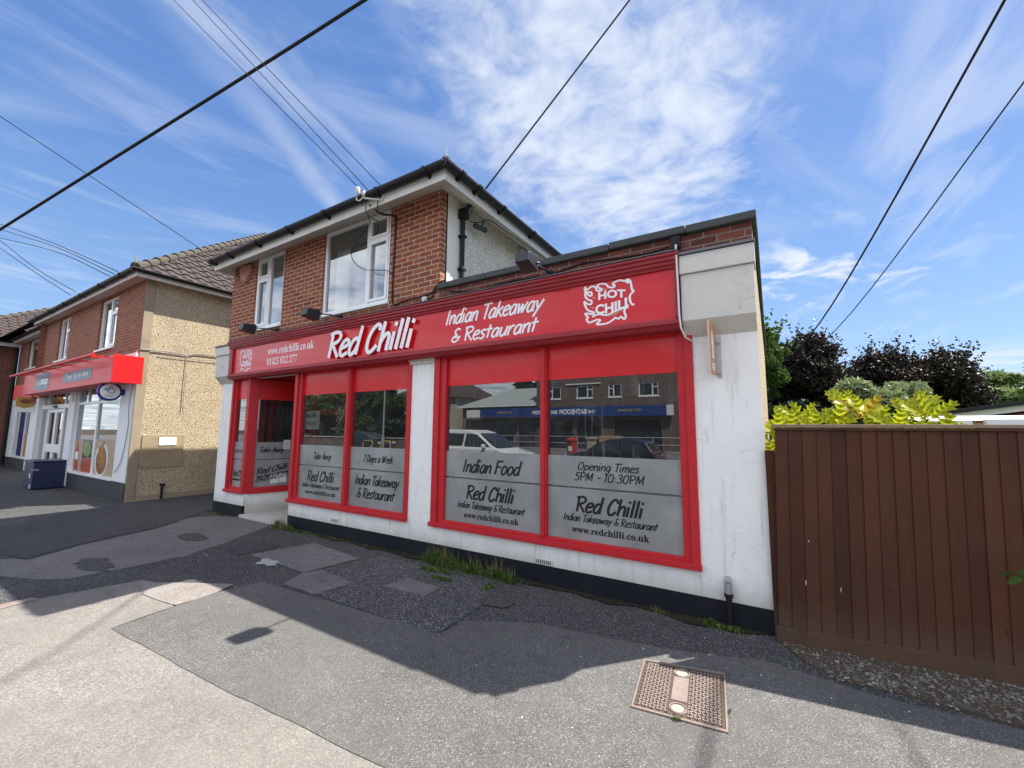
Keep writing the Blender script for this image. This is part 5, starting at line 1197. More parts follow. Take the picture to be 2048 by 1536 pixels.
def blades(mb, r, c, spread, n, h, w=.0035, lean=.5):
    for _ in range(n):
        a = r.uniform(0, 6.3); d = abs(r.gauss(0, 1)); x, y_ = c[0] + math.cos(a) * d * spread[0], c[1] + math.sin(a) * d * spread[1]
        if y_ > D - .012: y_ = D - .012 - r.random() * .05
        hh = h * r.uniform(.35, 1.15) * max(.4, 1 - d * .22); b = r.uniform(0, 6.3); lx, ly = math.cos(b) * lean * hh, math.sin(b) * lean * hh * .7
        if y_ + ly > D - .012: ly = -abs(ly) * .6
        px, py = -math.sin(b) * w, math.cos(b) * w
        P0, P1, P2 = (x, y_, .002), (x + lx * .35, y_ + ly * .35, hh * .6), (x + lx, y_ + ly, hh)
        mb.add([(P0[0] - px, P0[1] - py, P0[2]), (P0[0] + px, P0[1] + py, P0[2]), (P1[0] + px * .8, P1[1] + py * .8, P1[2]), (P1[0] - px * .8, P1[1] - py * .8, P1[2]), P2], [(0, 1, 2, 3), (3, 2, 4)])
def weed(name, label, spots, seed, dry=(), leafy=0):
    r = random.Random(seed); rng = np.random.default_rng(seed); t = thing(name, label, 'weed', (spots[0][0][0], spots[0][0][1], 0))
    f = MB()
    for c, sp, n, h in spots: blades(f, r, c, sp, n, h)
    if leafy:
        for c, sp, n, h in spots: leaves(f, rng, [(c[0], min(c[1], D - .08), h * .35)], [(sp[0] * 1.1, min(sp[1] * 1.0, .07), h * .35)], leafy, .022, 1.8, shell=.2)
    f.build('leaves', 'grass', t)
    if dry:
        f = MB()
        for c, sp, n, h in dry: blades(f, r, c, sp, n, h, .002, .35)
        f.build('seed_stalks', 'weed_dry', t)
    return t
weed('weed_clump', 'largest bushy green weed clump against the black plinth below the middle pier', [((-3.62, 4.10), (.15, .05), 380, .20), ((-3.35, 4.09), (.15, .05), 300, .16), ((-3.05, 4.09), (.15, .05), 190, .13), ((-3.45, 3.90), (.22, .05), 130, .05), ((-3.2, 3.72), (.14, .04), 80, .035)], 1, [((-3.5, 4.12), (.28, .04), 110, .30), ((-3.0, 4.12), (.3, .04), 70, .23)], 300)
weed('weed_clump', 'green weed clump right of the large one near the air brick', [((-2.70, 4.09), (.15, .05), 240, .13), ((-2.52, 4.06), (.07, .05), 150, .11), ((-2.62, 3.80), (.05, .09), 60, .035)], 2, [((-2.65, 4.13), (.17, .04), 60, .25)], 150)
weed('weed_clump', 'dry brownish weed growing at the doorway end of the window wall', [((-7.05, 4.06), (.07, .07), 130, .17), ((-6.80, 4.10), (.16, .05), 160, .10)], 3, [((-6.95, 4.06), (.14, .06), 160, .24)], 90)
weed('weed_clump', 'low green weeds at the foot of the waste pipe', [((-.52, 4.14), (.10, .04), 200, .055), ((-.36, 4.12), (.06, .04), 90, .05)], 4, (), 70)
weed('weed_clump', 'dead straw twigs lying at the plinth near the right end', [((-.95, 4.15), (.05, .03), 8, .04)], 5, [((-.98, 4.13), (.09, .04), 45, .09)])
weed('weed_clump', 'tiny bright grass tuft at the near edge of the iron cover', [((-.55, 2.715), (.035, .012), 80, .035), ((-.40, 2.735), (.06, .01), 50, .02), ((-.30, 2.95), (.01, .03), 40, .025)], 6)
weed('weed_clump', 'dark moss and dry weeds at the foot of the left pier', [((-9.3, 4.08), (.22, .07), 200, .045), ((-8.9, 4.05), (.2, .05), 120, .03)], 7, [((-9.2, 4.05), (.25, .07), 130, .05)])
weed('weed_clump', 'thin line of small weeds along the plinth under the left windows', [((-6.3, 4.13), (.25, .03), 110, .05), ((-5.6, 4.14), (.3, .03), 90, .04), ((-4.9, 4.14), (.3, .03), 70, .035)], 8, [((-5.6, 4.12), (.7, .04), 90, .05)])
# leafy sprig in front of the fence at the right edge
t = thing('leaf_sprig', 'green leaf sprig poking in front of the fence at the right edge', 'plant', (1.45, 4.12, .72))
f = MB(); f.tube([(1.62, 4.18, .70), (1.45, 4.13, .735), (1.30, 4.10, .75)], .004, 5); f.build('stem', 'bark', t)
f = MB()
for bx, bz, ang, L in ((1.36, .745, 2.6, .10), (1.33, .742, 3.5, .11), (1.42, .74, 2.0, .08), (1.42, .738, 4.1, .09), (1.50, .735, 2.4, .10), (1.28, .752, 3.05, .07)):
    d_ = Vector((math.cos(ang), -.35, math.sin(ang))).normalized(); s_ = Vector((-math.sin(ang), .1, math.cos(ang))); b0 = Vector((bx, 4.115, bz))
    pr = [(0, 0), (.25, .17), (.5, .24), (.75, .16), (1, 0), (.75, -.16), (.5, -.24), (.25, -.17)]
    f.poly([tuple(b0 + d_ * L * a + s_ * L * b_ + Vector((0, 0, -.12 * L * a * a))) for a, b_ in pr])
f.build('leaves', 'leaf_green', t)

# ================================================================== CORNER STORE next door
YF, XS = 3.55, -12.17
cs = thing('corner_store', 'convenience store with red fascia, tan pebbledash side and tiled hip roof', 'building', (-16.4, YF, 0))
def tile_roof(mb, A, B, T, Sx=None, tw=.31, tl=.30):
    """tiled slope with eaves A->B and apex T (or ridge Sx->T); rows of curved tiles, clipped to the slope"""
    A, B, T = Vector(A), Vector(B), Vector(T); E_ = (B - A); L = E_.length; e = E_ / L
    top = T if Sx is None else Vector(Sx)
    up = (T - A); up = up - e * up.dot(e); H = up.length; up /= H; n = e.cross(up).normalized()
    if n.z < 0: n = -n
    uT = (T - A).dot(e); uS = (top - A).dot(e)
    rows = int(H / tl)
    prof = [(0, .0), (.12, .035), (.3, .048), (.48, .035), (.6, .006), (.8, .0), (1, .0)]
    for r_ in range(rows + 1):
        v0, v1 = r_ * tl, min(H, (r_ + 1) * tl + .03)
        if v0 >= H: break
        lo = uS * (v0 + tl * .5) / H; hi = L + (uT - L) * (v0 + tl * .5) / H
        if Sx is None: lo = uT * (v0 + tl * .5) / H
        k0, k1 = int(math.floor(lo / tw)), int(math.ceil(hi / tw))
        for k in range(k0, k1):
            off = (r_ % 2) * 0.0
            us = [max(lo, min(hi, (k + off + p) * tw)) for p, _ in prof]
            if us[-1] - us[0] < .01: continue
            o = len(mb.v)
            for (p, h), u in zip(prof, us): mb.v.append(tuple(A + e * u + up * v0 + n * (h + .035)))
            for (p, h), u in zip(prof, us): mb.v.append(tuple(A + e * u + up * v1 + n * (h + .004)))
            for (p, h), u in zip(prof, us): mb.v.append(tuple(A + e * u + up * v0 + n * (h * .2 - .01)))
            m_ = len(prof)
            for i in range(m_ - 1):
                mb.f.append((o + i, o + i + 1, o + m_ + i + 1, o + m_ + i)); mb.f.append((o + 2 * m_ + i, o + 2 * m_ + i + 1, o + i + 1, o + i))
def ridge_run(mb, a, b, r=.10):
    a, b = Vector(a), Vector(b); n = max(2, int((b - a).length / .42))
    for k in range(n): mb.tube([a.lerp(b, k / n) + Vector((0, 0, .05)), a.lerp(b, (k + 1.03) / n) + Vector((0, 0, .02))], [r, r * .88], 10)
SW1 = (-15.22, -13.90, 3.64, 5.0); SW2 = (-19.05, -17.92, 3.66, 5.0)
m = MB(); m.wall('y', YF, -20.6, XS, 2.70, 5.15, (SW1, SW2), .2); m.wall('x', -20.6, 3.4, 3.95, 2.4, 5.15)
m.wall('y', 3.95, -26.9, -20.6, 2.70, 5.15, ((-25.3, -23.0, 3.9, 5.08),), .2)
m.build('upper_brick_wall', 'brick_store', cs)
m = MB(); m.wall('x', XS, YF + .004, 14.2, 0, 5.15, (), .2); m.quad((-26.9, 14.2, 0), (XS, 14.2, 0), (XS, 14.2, 5.1), (-26.9, 14.2, 5.1))
m.build('side_wall', 'tan_dash', cs)
m = MB(); m.box(XS - .05, XS + .016, YF + .006, 3.735, 0, 5.12); m.box(XS - .05, XS + .022, 3.735, 14.1, 0, .13); m.build('render_band', 'tan_band', cs, .006)
m = MB(); m.box(XS - .05, XS + .020, 3.76, 4.57, .73, 1.48); m.build('render_patch', 'tan_patch', cs, .008)
def store_window(x0, x1, z0, z1, y, n=2):
    f = MB(); f.frame(x0 + .01, x1 - .01, z0 + .02, z1, .06, y + .05, y + .11); xm = x0 + (x1 - x0) * .52
    f.box(xm - .045, xm + .045, y + .051, y + .109, z0 + .08, z1 - .06)
    a, b = xm + .045, x1 - .07
    f.box(a, b, y + .045, y + .10, z1 - .46, z1 - .36); f.box(a, b, y + .045, y + .10, z0 + .08, z0 + .14); f.box(a, a + .05, y + .045, y + .10, z0 + .14, z1 - .46); f.box(b - .05, b, y + .045, y + .10, z0 + .14, z1 - .46)
    f.box(x0 - .03, x1 + .03, y - .05, y + .05, z0 - .03, z0 + .019)
    o = f.build('upper_window', 'upvc', cs, .004)
    f = MB(); f.quad((x0 + .03, y + .08, z0 + .05), (x1 - .03, y + .08, z0 + .05), (x1 - .03, y + .08, z1 - .03), (x0 + .03, y + .08, z1 - .03)); f.build('window_pane', 'glass_up', o)
    f = MB(); f.box(x0 - .1, x1 + .1, y + .7, y + .75, z0 - .2, z1 + .05); f.box(x0 - .1, x0 - .05, y + .21, y + .7, z0 - .2, z1 + .05); f.box(x1 + .05, x1 + .1, y + .21, y + .7, z0 - .2, z1 + .05); f.build('room_lining', 'interior', o)
    f = MB(); curtain(f, x0 + .1, x0 + .5, y + .3, z0, z1, .03, .13); f.build('net_curtain', 'curtain', o, smooth=True)
store_window(*SW1, YF); store_window(*SW2, YF); store_window(-25.3, -23.0, 3.9, 5.06, 3.95)
# eaves and roof
EX, EY = XS + .24, YF - .24
m = MB(); m.quad((-20.85, EY, 5.045), (EX, EY, 5.045), (XS, YF, 5.075), (-20.6, YF, 5.075)); m.quad((EX, EY, 5.045), (EX, 14.5, 5.045), (XS, 14.2, 5.075), (XS, YF, 5.075)); m.quad((-27.0, 3.70, 5.045), (-20.6, 3.70, 5.045), (-20.6, 3.95, 5.075), (-27, 3.95, 5.075)); m.build('soffit', 'soffit', cs)
m = MB(); m.box(-20.87, EX, EY - .022, EY - .001, 5.025, 5.15); m.box(EX + .001, EX + .022, EY - .022, 14.5, 5.025, 5.15); m.box(-27.0, -20.6, 3.67, 3.698, 5.025, 5.15); m.build('eaves_board', 'white_paint', cs, .004)
m = MB(); gz = 5.165
for xa, xb, yy in ((-21.05, EX + .09, EY - .085), (-27.1, -20.65, 3.61)): m.prism(half, xa, xb, lambda t, p, q: (t, yy + p, gz + q))
m.prism(half, EY - .14, 14.5, lambda t, p, q: (EX + .085 + p, t, gz + q))
for x in (-20.0, -18.5, -17, -15.5, -14, -12.6): m.prism(big, x - .03, x + .03, lambda t, p, q: (t, EY - .085 + p, gz + q))
m.build('gutter', 'black_plastic', cs)
HR = 5.45; pt2 = .80; RX, RY = EX + .07, EY - .07; zr = 5.15
apex = (RX - HR, RY + HR, zr + HR * pt2)
m = MB(); tile_roof(m, (RX, RY, zr), (RX, RY + 2 * HR, zr), apex); m.build('roof', 'tile', cs)
m = MB()
fa, fb = (RX, RY, zr), (-27.6, RY, zr); m.quad(fa, apex, (-27.6, RY + HR, apex[2]), fb); m.quad((RX, RY + 2 * HR, zr), (-27.6, RY + 2 * HR, zr), (-27.6, RY + HR, apex[2]), apex); m.build('roof_slope', 'tile', cs)
m = MB(); ridge_run(m, (RX, RY, zr), apex); ridge_run(m, (RX, RY + 2 * HR, zr), apex); ridge_run(m, apex, (-27.6, RY + HR, apex[2])); m.build('ridge_tiles', 'tile_ridge', cs)
m = MB(); m.tube([(RX + .0, RY, zr + .1), (RX + .02, RY - .02, zr + .30)], .03, 6); m.build('hip_iron', 'steel', cs)
# ground floor shopfront
for q in ((-12.98, -12.178, YF - .012, YF + .2, .42, 2.70), (-16.95, -16.38, YF - .03, YF + .2, .05, 2.70), (-21.0, -20.25, YF - .03, YF + .25, .05, 2.70), (-23.45, -21.0, 3.9, 4.1, .05, 2.70), (-26.9, -26.2, 3.93, 4.1, .42, 2.7)):
    m = MB(); m.box(*q); m.build('white_pier', 'white_brick', cs, .008)
for q in ((-16.40, -12.17, YF - .02, YF + .2, 0, .415), (-26.9, -23.3, 3.92, 4.1, 0, .415)):
    m = MB(); m.box(*q); m.build('plinth', 'grey_plinth', cs, .006)
m = MB(); m.box(-16.4, -12.98, YF - .04, YF + .15, .418, .47); m.box(-16.38, -16.31, YF + .04, YF + .1, .47, 2.70); m.box(-13.05, -12.985, YF + .04, YF + .1, .47, 2.70); m.box(-16.31, -13.05, YF + .041, YF + .1, 2.25, 2.32); m.box(-16.31, -13.05, YF + .041, YF + .1, 2.64, 2.70); m.box(-14.73, -14.62, YF + .035, YF + .099, .47, 2.70); m.box(-15.6, -15.53, YF + .042, YF + .099, 2.32, 2.64); m.box(-13.9, -13.84, YF + .042, YF + .099, 2.32, 2.64)
o = m.build('shop_window', 'upvc', cs, .004); m = MB(); m.quad((-16.34, YF + .07, .47), (-13.0, YF + .07, .47), (-13.0, YF + .07, 2.68), (-16.34, YF + .07, 2.68)); m.build('window_pane', 'glass_dark', o)
y = YF + .066
def oval(mb, cx, cz, rx, rz, yy, n=28): mb.poly([(cx + rx * math.cos(2 * PI * k / n), yy, cz + rz * math.sin(2 * PI * k / n)) for k in range(n)])
m = MB(); m.quad((-14.60, y, .48), (-13.06, y, .48), (-13.06, y, 1.34), (-14.60, y, 1.34)); m.quad((-16.3, y, .48), (-15.62, y, .48), (-15.62, y, 1.30), (-16.3, y, 1.30)); m.build('poster_ground', 'beige_print', o)
m = MB(); oval(m, -14.12, .86, .48, .42, y - .003); m.build('plate_print', 'plate', o)
m = MB(); oval(m, -14.12, .82, .36, .33, y - .006); m.build('sauce_print', 'noodle_dark', o)
m = MB(); r = random.Random(4)
for k in range(46):
    a, b = r.uniform(0, 6.3), r.random() ** .5; cx, cz = -14.12 + .30 * b * math.cos(a), .90 + .32 * b * math.sin(a); a2 = r.uniform(.3, 2.6)
    pts = smooth_path([(cx - .12 * math.cos(a2), cz - .12 * math.sin(a2)), (cx, cz + r.uniform(-.05, .05)), (cx + .12 * math.cos(a2), cz + .12 * math.sin(a2))], 4); ribbon(m, pts, .016, front(y - .007), .0006 * (k % 9))
m.build('noodle_print', 'noodle', o)
m = MB(); m.quad((-15.58, y - .001, .48), (-14.76, y - .001, .48), (-14.76, y - .001, .84), (-15.58, y - .001, .84)); oval(m, -15.2, .62, .16, .13, y - .004)
for cx in (-16.08,): m.poly([(cx - .15, y - .003, .5), (cx + .15, y - .003, .5), (cx + .15, y - .003, 1.0), (cx + .06, y - .003, 1.14), (cx + .05, y - .003, 1.26), (cx - .05, y - .003, 1.26), (cx - .06, y - .003, 1.14), (cx - .15, y - .003, 1.0)])
m.build('sauce_bottle_print', 'tomato', o)
m = MB(); m.quad((-16.22, y - .006, .78), (-15.94, y - .006, .78), (-15.94, y - .006, .98), (-16.22, y - .006, .98)); m.build('bottle_label_print', 'paper', o)
m = MB(); oval(m, -15.2, 1.08, .22, .20, y - .002); oval(m, -15.38, 1.0, .12, .12, y - .0035); m.build('salad_print', 'green_print', o)
m = MB()
for xa in (-20.23, -17.02): m.box(xa, xa + .07, YF + .06, YF + .14, .06, 2.70)
m.box(-20.16, -17.02, YF + .061, YF + .14, 2.20, 2.32); m.box(-20.16, -17.02, YF + .061, YF + .14, 2.64, 2.70)
for xa in (-19.55, -17.78): m.box(xa, xa + .08, YF + .062, YF + .139, .06, 2.20); m.box(xa, xa + .08, YF + .062, YF + .139, 2.32, 2.64)
m.frame(-19.45, -18.63, .08, 2.18, .10, YF + .07, YF + .12); m.frame(-18.62, -17.80, .08, 2.18, .10, YF + .07, YF + .12); m.box(-19.35, -18.73, YF + .071, YF + .119, .88, 1.12); m.box(-18.52, -17.9, YF + .071, YF + .119, .88, 1.12)
o = m.build('entrance_door', 'upvc', cs, .004); m = MB(); m.quad((-20.2, YF + .1, .1), (-17, YF + .1, .1), (-17, YF + .1, 2.68), (-20.2, YF + .1, 2.68)); m.build('door_pane', 'glass_dark', o)
m = MB(); m.box(-18.75, -18.5, YF + .0, YF + .06, 2.225, 2.29); m.build('door_sensor', 'black_metal', o)
m = MB(); m.frame(-26.2, -23.45, .42, 2.3, .08, 3.98, 4.06); m.box(-24.62, -24.55, 3.981, 4.059, .5, 2.22); o = m.build('shop_window', 'upvc', cs, .004); m = MB(); m.quad((-26.15, 4.02, .46), (-23.5, 4.02, .46), (-23.5, 4.02, 2.26), (-26.15, 4.02, 2.26)); m.build('window_pane', 'glass_dark', o)
m = MB(); m.quad((-25.4, 4.016, .5), (-24.95, 4.016, .5), (-24.95, 4.016, 2.2), (-25.4, 4.016, 2.2)); m.build('poster_ground', 'royal', o); m = MB(); m.quad((-24.5, 4.016, .52), (-23.55, 4.016, .52), (-23.55, 4.016, 1.35), (-24.5, 4.016, 1.35)); oval(m, -24.0, .95, .3, .3, 4.013); m.build('food_print', 'noodle', o)
m = MB(); m.box(-26.7, -12.4, 7.5, 7.6, .0, 2.7); m.quad((-26.7, 4.1, .02), (-12.4, 4.1, .02), (-12.4, 7.5, .02), (-26.7, 7.5, .02)); m.quad((-26.7, 4.1, 2.72), (-12.4, 4.1, 2.72), (-12.4, 7.5, 2.72), (-26.7, 7.5, 2.72)); m.quad((-12.4, YF + .25, 0), (-12.4, 7.5, 0), (-12.4, 7.5, 2.7), (-12.4, YF + .25, 2.7)); m.build('room_lining', 'store_inside', cs)
# fascia
FFY = 3.09
m = MB(); m.box(-19.85, -12.02, FFY, YF - .03, 2.62, 3.21); sbd = m.build('sign_board', 'store_red', cs, .006)
m = MB(); m.box(-12.018, -11.985, FFY - .006, YF + .05, 2.61, 3.22); m.box(-12.20, -12.02, FFY - .008, FFY - .002, 2.615, 3.215); m.build('sign_end_panel', 'store_red_side', cs, .003)
m = MB(); m.box(-23.6, -19.9, 3.45, 3.9, 2.60, 3.12); m.build('sign_board', 'store_red', cs, .006)
m = MB(); m.tube([(-11.9, 2.74, 3.14), (-19.4, 2.74, 3.14)], .035, 10)
for k in range(6): x = -12.6 - k * 1.3; m.bar((x, 2.74, 3.15), (x, FFY, 3.22), .05, .03)
m.build('sign_light_trough', 'store_red_side', cs)
m = MB()
def rrect(mb, x0, x1, z0, z1, rd, yy, n=6):
    pts = []
    for cx, cz, a0 in ((x1 - rd, z1 - rd, 0), (x0 + rd, z1 - rd, PI / 2), (x0 + rd, z0 + rd, PI), (x1 - rd, z0 + rd, 1.5 * PI)): pts += [(cx + rd * math.cos(a0 + k * PI / 2 / n), yy, cz + rd * math.sin(a0 + k * PI / 2 / n)) for k in range(n + 1)]
    mb.poly(pts)
rrect(m, -18.45, -16.95, 2.68, 3.17, .08, FFY - .004); m.build('sign_patch', 'navy_sign', sbd); m = MB(); rrect(m, -15.62, -13.36, 2.765, 3.03, .09, FFY - .004); m.build('sign_patch', 'navy_sign', sbd)
m = MB(); type_text(m, 'one', -18.33, -17.86, 2.83, 2.95, front(FFY - .004), .003, -.004); type_text(m, 'stop', -17.83, -17.1, 2.77, 3.03, front(FFY - .004), .003, .035); m.build('lettering', 'white_vinyl', sbd); m = MB(); type_text(m, '7 days 7am to 10pm', -15.38, -13.6, 2.82, 2.965, front(FFY - .004), .003, .012); m.build('lettering', 'white_vinyl', sbd)
m = MB(); m.box(-12.98, -12.175, YF - .05, YF + .1, 3.215, 3.34); m.build('lead_flashing', 'white_paint', cs)
m = MB(); m.tube([(-26.84, 3.86, .1), (-26.84, 3.86, 5.05)], .05, 8); m.build('downpipe', 'black_plastic', cs)
# projecting wing further along the street
bw = thing('brick_wing', 'dark red brick house end with tiled roof at the left edge beyond the store', 'building', (-29, 2.6, 0))
m = MB(); m.wall('x', -26.9, 1.9, 3.94, 0, 5.1, (), .2); m.wall('x', -26.91, 3.96, 12, 0, 5.1, (), .2); m.quad((-34, 1.9, 0), (-26.9, 1.9, 0), (-26.9, 1.9, 5.1), (-34, 1.9, 5.1)); m.build('wall', 'brick_wing', bw)
m = MB(); tile_roof(m, (-26.55, 1.5, 5.1), (-26.55, 12.5, 5.1), (-30.35, 8.7, 7.45), (-30.35, 5.3, 7.45)); m.build('roof', 'tile', bw); m = MB(); m.quad((-26.55, 1.5, 5.1), (-30.35, 5.3, 7.45), (-30.6, 5.3, 7.45), (-34.4, 1.5, 5.1)); m.build('roof_slope', 'tile', bw)
m = MB(); ridge_run(m, (-26.55, 1.5, 5.1), (-30.35, 5.3, 7.45)); ridge_run(m, (-30.35, 5.3, 7.45), (-30.35, 8.7, 7.45)); m.build('ridge_tiles', 'tile_ridge', bw)
m = MB(); m.box(-26.60, -26.55, 1.5, 12, 4.92, 5.09); m.build('eaves_board', 'white_paint', bw); m = MB(); m.prism(half, 1.5, 12, lambda t, p, q: (-26.49 + p, t, 5.12 + q)); m.build('gutter', 'black_plastic', bw)
f = MB(); f.tube([(-33.4, 8.2, 6.4), (-33.4, 8.2, 8.25)], .4, 4); f.box(-33.8, -33.0, 7.8, 8.6, 8.25, 8.35); o = f.build('chimney', 'brick_wing', bw)
for xx in (-33.55, -33.15):
    f = MB(); f.tube([(xx, 8.2, 8.35), (xx, 8.2, 8.75)], [.15, .12], 10); f.build('chimney_pot', 'chimney_pot', o)
# small things on and in front of the store
t = thing('wall_notice', 'white notice plate on the brown patch of the pebbledash side wall', 'notice', (XS + .02, 4.24, 1.33))
f = MB(); f.box(XS + .022, XS + .032, 4.07, 4.41, 1.235, 1.425); f.build('plate', 'paper', t)
XF = lambda u, v, w: (XS + .032 + w, u, v)
f = MB(); type_text(f, 'Notice 2nd', 4.14, 4.33, 1.375, 1.40, XF, .001); type_text(f, 'Private', 4.17, 4.32, 1.325, 1.35, XF, .001); type_text(f, 'Property', 4.15, 4.34, 1.265, 1.30, XF, .001); f.build('print', 'steel', t)
t = thing('soil_vent', 'short black vent pipe at the foot of the pebbledash wall', 'pipe', (XS + .06, 4.2, 0)); f = MB(); f.tube([(XS + .06, 4.2, .0), (XS + .06, 4.2, .30)], .025, 8); f.tube([(XS + .06, 4.2, .30), (XS + .06, 4.2, .36)], .05, 8); f.build('pipe', 'black_plastic', t)
t = thing('storage_box', 'navy blue metal box standing on the pavement before the store door', 'box', (-16.94, 3.25, 0))
f = MB(); f.box(-17.42, -16.47, 2.92, 3.56, .02, .70); f.build('body', 'navy', t, .012); f = MB(); f.box(-17.45, -16.44, 2.89, 3.59, .702, .745); f.build('lid', 'navy', t, .012)
f = MB(); f.box(-16.62, -16.435, 2.905, 2.918, .50, .535); f.box(-16.468, -16.455, 2.92, 3.02, .50, .535); f.build('latch', 'steel', t); f = MB(); f.box(-16.78, -16.68, 2.912, 2.918, .30, .42); f.box(-16.66, -16.58, 2.912, 2.918, .03, .14); f.build('sticker', 'paper', t)
t = thing('projecting_sign', 'oval blue and white sign projecting from the store pier', 'sign', (-12.75, 3.3, 2.45))
def yz_disc(mb, cy, cz, ry, rz, x, n=30): mb.poly([(x, cy + ry * math.cos(2 * PI * k / n), cz + rz * math.sin(2 * PI * k / n)) for k in range(n)])
f = MB(); n = 30
f.add([(-12.78, 3.275 + .21 * math.cos(2 * PI * k / n), 2.45 + .215 * math.sin(2 * PI * k / n)) for k in range(n)] + [(-12.72, 3.275 + .21 * math.cos(2 * PI * k / n), 2.45 + .215 * math.sin(2 * PI * k / n)) for k in range(n)], [tuple(range(n))[::-1], tuple(range(n, 2 * n))] + [(i, (i + 1) % n, n + (i + 1) % n, n + i) for i in range(n)]); f.build('rim', 'royal', t)
f = MB(); yz_disc(f, 3.275, 2.45, .172, .165, -12.716); f.build('face', 'white_vinyl', t)
ZF = lambda u, v, w: (-12.714 + w, u, v)
f = MB(); f.poly([ZF(*p, .001) for p in ((3.16, 2.49), (3.20, 2.535), (3.235, 2.52), (3.255, 2.55), (3.275, 2.50), (3.25, 2.46), (3.20, 2.47))]); f.build('emblem', 'sky_blue', t)
f = MB(); ribbon(f, smooth_path([(3.225, 2.47), (3.26, 2.43), (3.31, 2.42), (3.35, 2.455), (3.345, 2.50), (3.31, 2.51), (3.30, 2.56), (3.275, 2.555), (3.27, 2.49)]), .006, ZF, .002); type_text(f, 'THE NATIONAL', 3.19, 3.36, 2.365, 2.385, ZF, .001); type_text(f, 'LOTTERY', 3.20, 3.35, 2.325, 2.352, ZF, .001); f.build('print', 'navy', t)
f = MB(); f.box(-12.77, -12.73, 3.48, YF, 2.38, 2.52); f.build('bracket', 'royal', t)
t = thing('projecting_sign', 'gold and white hanging sign with a dark oval by the left store pier', 'sign', (-20.7, 3.3, 2.4))
f = MB(); f.box(-20.73, -20.67, 3.10, 3.50, 2.24, 2.60); f.build('panel', 'gold', t); f = MB(); f.add([(-20.665, 3.10, 2.11), (-20.665, 3.50, 2.11), (-20.665, 3.50, 2.30), (-20.665, 3.30, 2.23), (-20.665, 3.10, 2.30)], [(0, 1, 2, 3, 4)]); f.build('lower_panel', 'paper', t); f = MB(); yz_disc(f, 3.3, 2.46, .12, .07, -20.664); f.build('emblem', 'noodle_dark', t); f = MB(); f.box(-20.72, -20.68, 3.50, 3.56, 2.5, 2.56); f.build('bracket', 'black_metal', t)
t = thing('wall_lamp', 'small white bulkhead lamp on the pier beside the store door', 'lamp', (-16.6, YF - .05, 2.45)); f = MB(); f.box(-16.72, -16.48, YF - .09, YF - .032, 2.36, 2.54); f.build('housing', 'upvc', t, .02); f = MB(); f.box(-16.68, -16.52, YF - .105, YF - .091, 2.39, 2.51); f.build('lens', 'lamp_glass', t, .01)
CG2 = 'cables clipped to the store side wall'
x = XS + .028
cable('wall_cable', 'grey cable running level along the pebbledash side wall', [(x, 3.56, 3.41), (x, 4.0, 3.44), (x, 4.45, 3.43), (x, 4.7, 3.49), (x, 5.2, 3.50), (x, 7, 3.49)], .012, 'grey_cable', CG2)
cable('wall_cable', 'thin grey cable lower down on the pebbledash side wall', [(x, 3.9, 3.34), (x, 4.5, 3.34), (x, 5.2, 3.35), (x, 7, 3.36)], .006, 'grey_cable', CG2)
cable('wall_cable', 'thin cable dropping vertically down the pebbledash wall', [(x, 4.47, 3.42), (x, 4.465, 2.8), (x, 4.47, 2.06)], .007, 'grey_cable', CG2)
cable('wall_cable', 'loose thin cable hanging down the white store pier', [(-12.19, YF - .03, 3.38), (-12.21, YF - .03, 2.7), (-12.30, YF - .04, 2.2), (-12.24, YF - .035, 1.6), (-12.45, YF - .035, .9), (-12.8, YF - .035, .62)], .008, 'grey_cable', CG2)

# ================================================================== BEYOND THE FENCE
rng = np.random.default_rng(12)
def tree(name, label, c, r, n, cr, count, leafm, size, base, th, second=None, group=None, aspect=1.7, droop=0., tr=.16, seed=1, spr=0):
    rg = np.random.default_rng(seed); t = thing(name, label, 'tree', (base[0], base[1], 0), group)
    cs_, rs_ = crown_clumps(rg, c, r, n, cr)
    k = MB(); limbs(k, rg, base, th, tr, cs_); k.build('trunk', 'bark', t)
    k = MB(); leaves(k, rg, cs_, rs_, count, size, aspect, droop=droop, shell=.35)
    if spr: sprays(k, rg, c, r, spr, spr * 110, size, aspect)
    k.build('crown', leafm, t)
    if second:
        k = MB(); q = [i for i in range(len(cs_)) if cs_[i][2] > c[2]] or list(range(len(cs_))); leaves(k, rg, [cs_[i] for i in q], [tuple(x * 1.12 for x in rs_[i]) for i in q], count // 4, size * 1.05, aspect, shell=.75); k.build('outer_leaves', second, t)
    return t
TG = 'trees beyond the fence'
tree('beech_tree', 'dark purple beech nearest the white end pier', (1.35, 23.2, 3.5), (1.5, 2.0, 2.4), 90, .52, 60000, 'leaf_purple', .062, (1.3, 23.6, 0), 6.2, 'leaf_brown', TG, seed=2, spr=110)
tree('beech_tree', 'dark purple beech with ragged top between its two neighbours', (4.2, 24.0, 3.0), (1.05, 1.8, 2.1), 80, .52, 52000, 'leaf_purple', .062, (4.0, 24.4, 0), 5.4, 'leaf_brown', TG, seed=6, spr=100)
tree('beech_tree', 'dark bronze beech spreading low toward the willow', (6.15, 24.0, 2.6), (1.05, 1.8, 2.3), 80, .52, 52000, 'leaf_brown', .062, (6.0, 24.4, 0), 5.2, 'leaf_purple', TG, seed=9, spr=100)
tree('beech_tree', 'lower dark beech filling the gap below the first and second tall beeches', (2.9, 25.0, 2.6), (1.6, 1.6, 1.9), 60, .5, 30000, 'leaf_purple', .07, (2.9, 25.2, 0), 4.2, None, TG, seed=30, spr=40)
tree('beech_tree', 'lower dark beech filling the gap below the second and third tall beeches', (5.3, 25.2, 2.6), (1.4, 1.6, 2.0), 56, .5, 28000, 'leaf_brown', .07, (5.3, 25.4, 0), 4.2, None, TG, seed=33, spr=40)
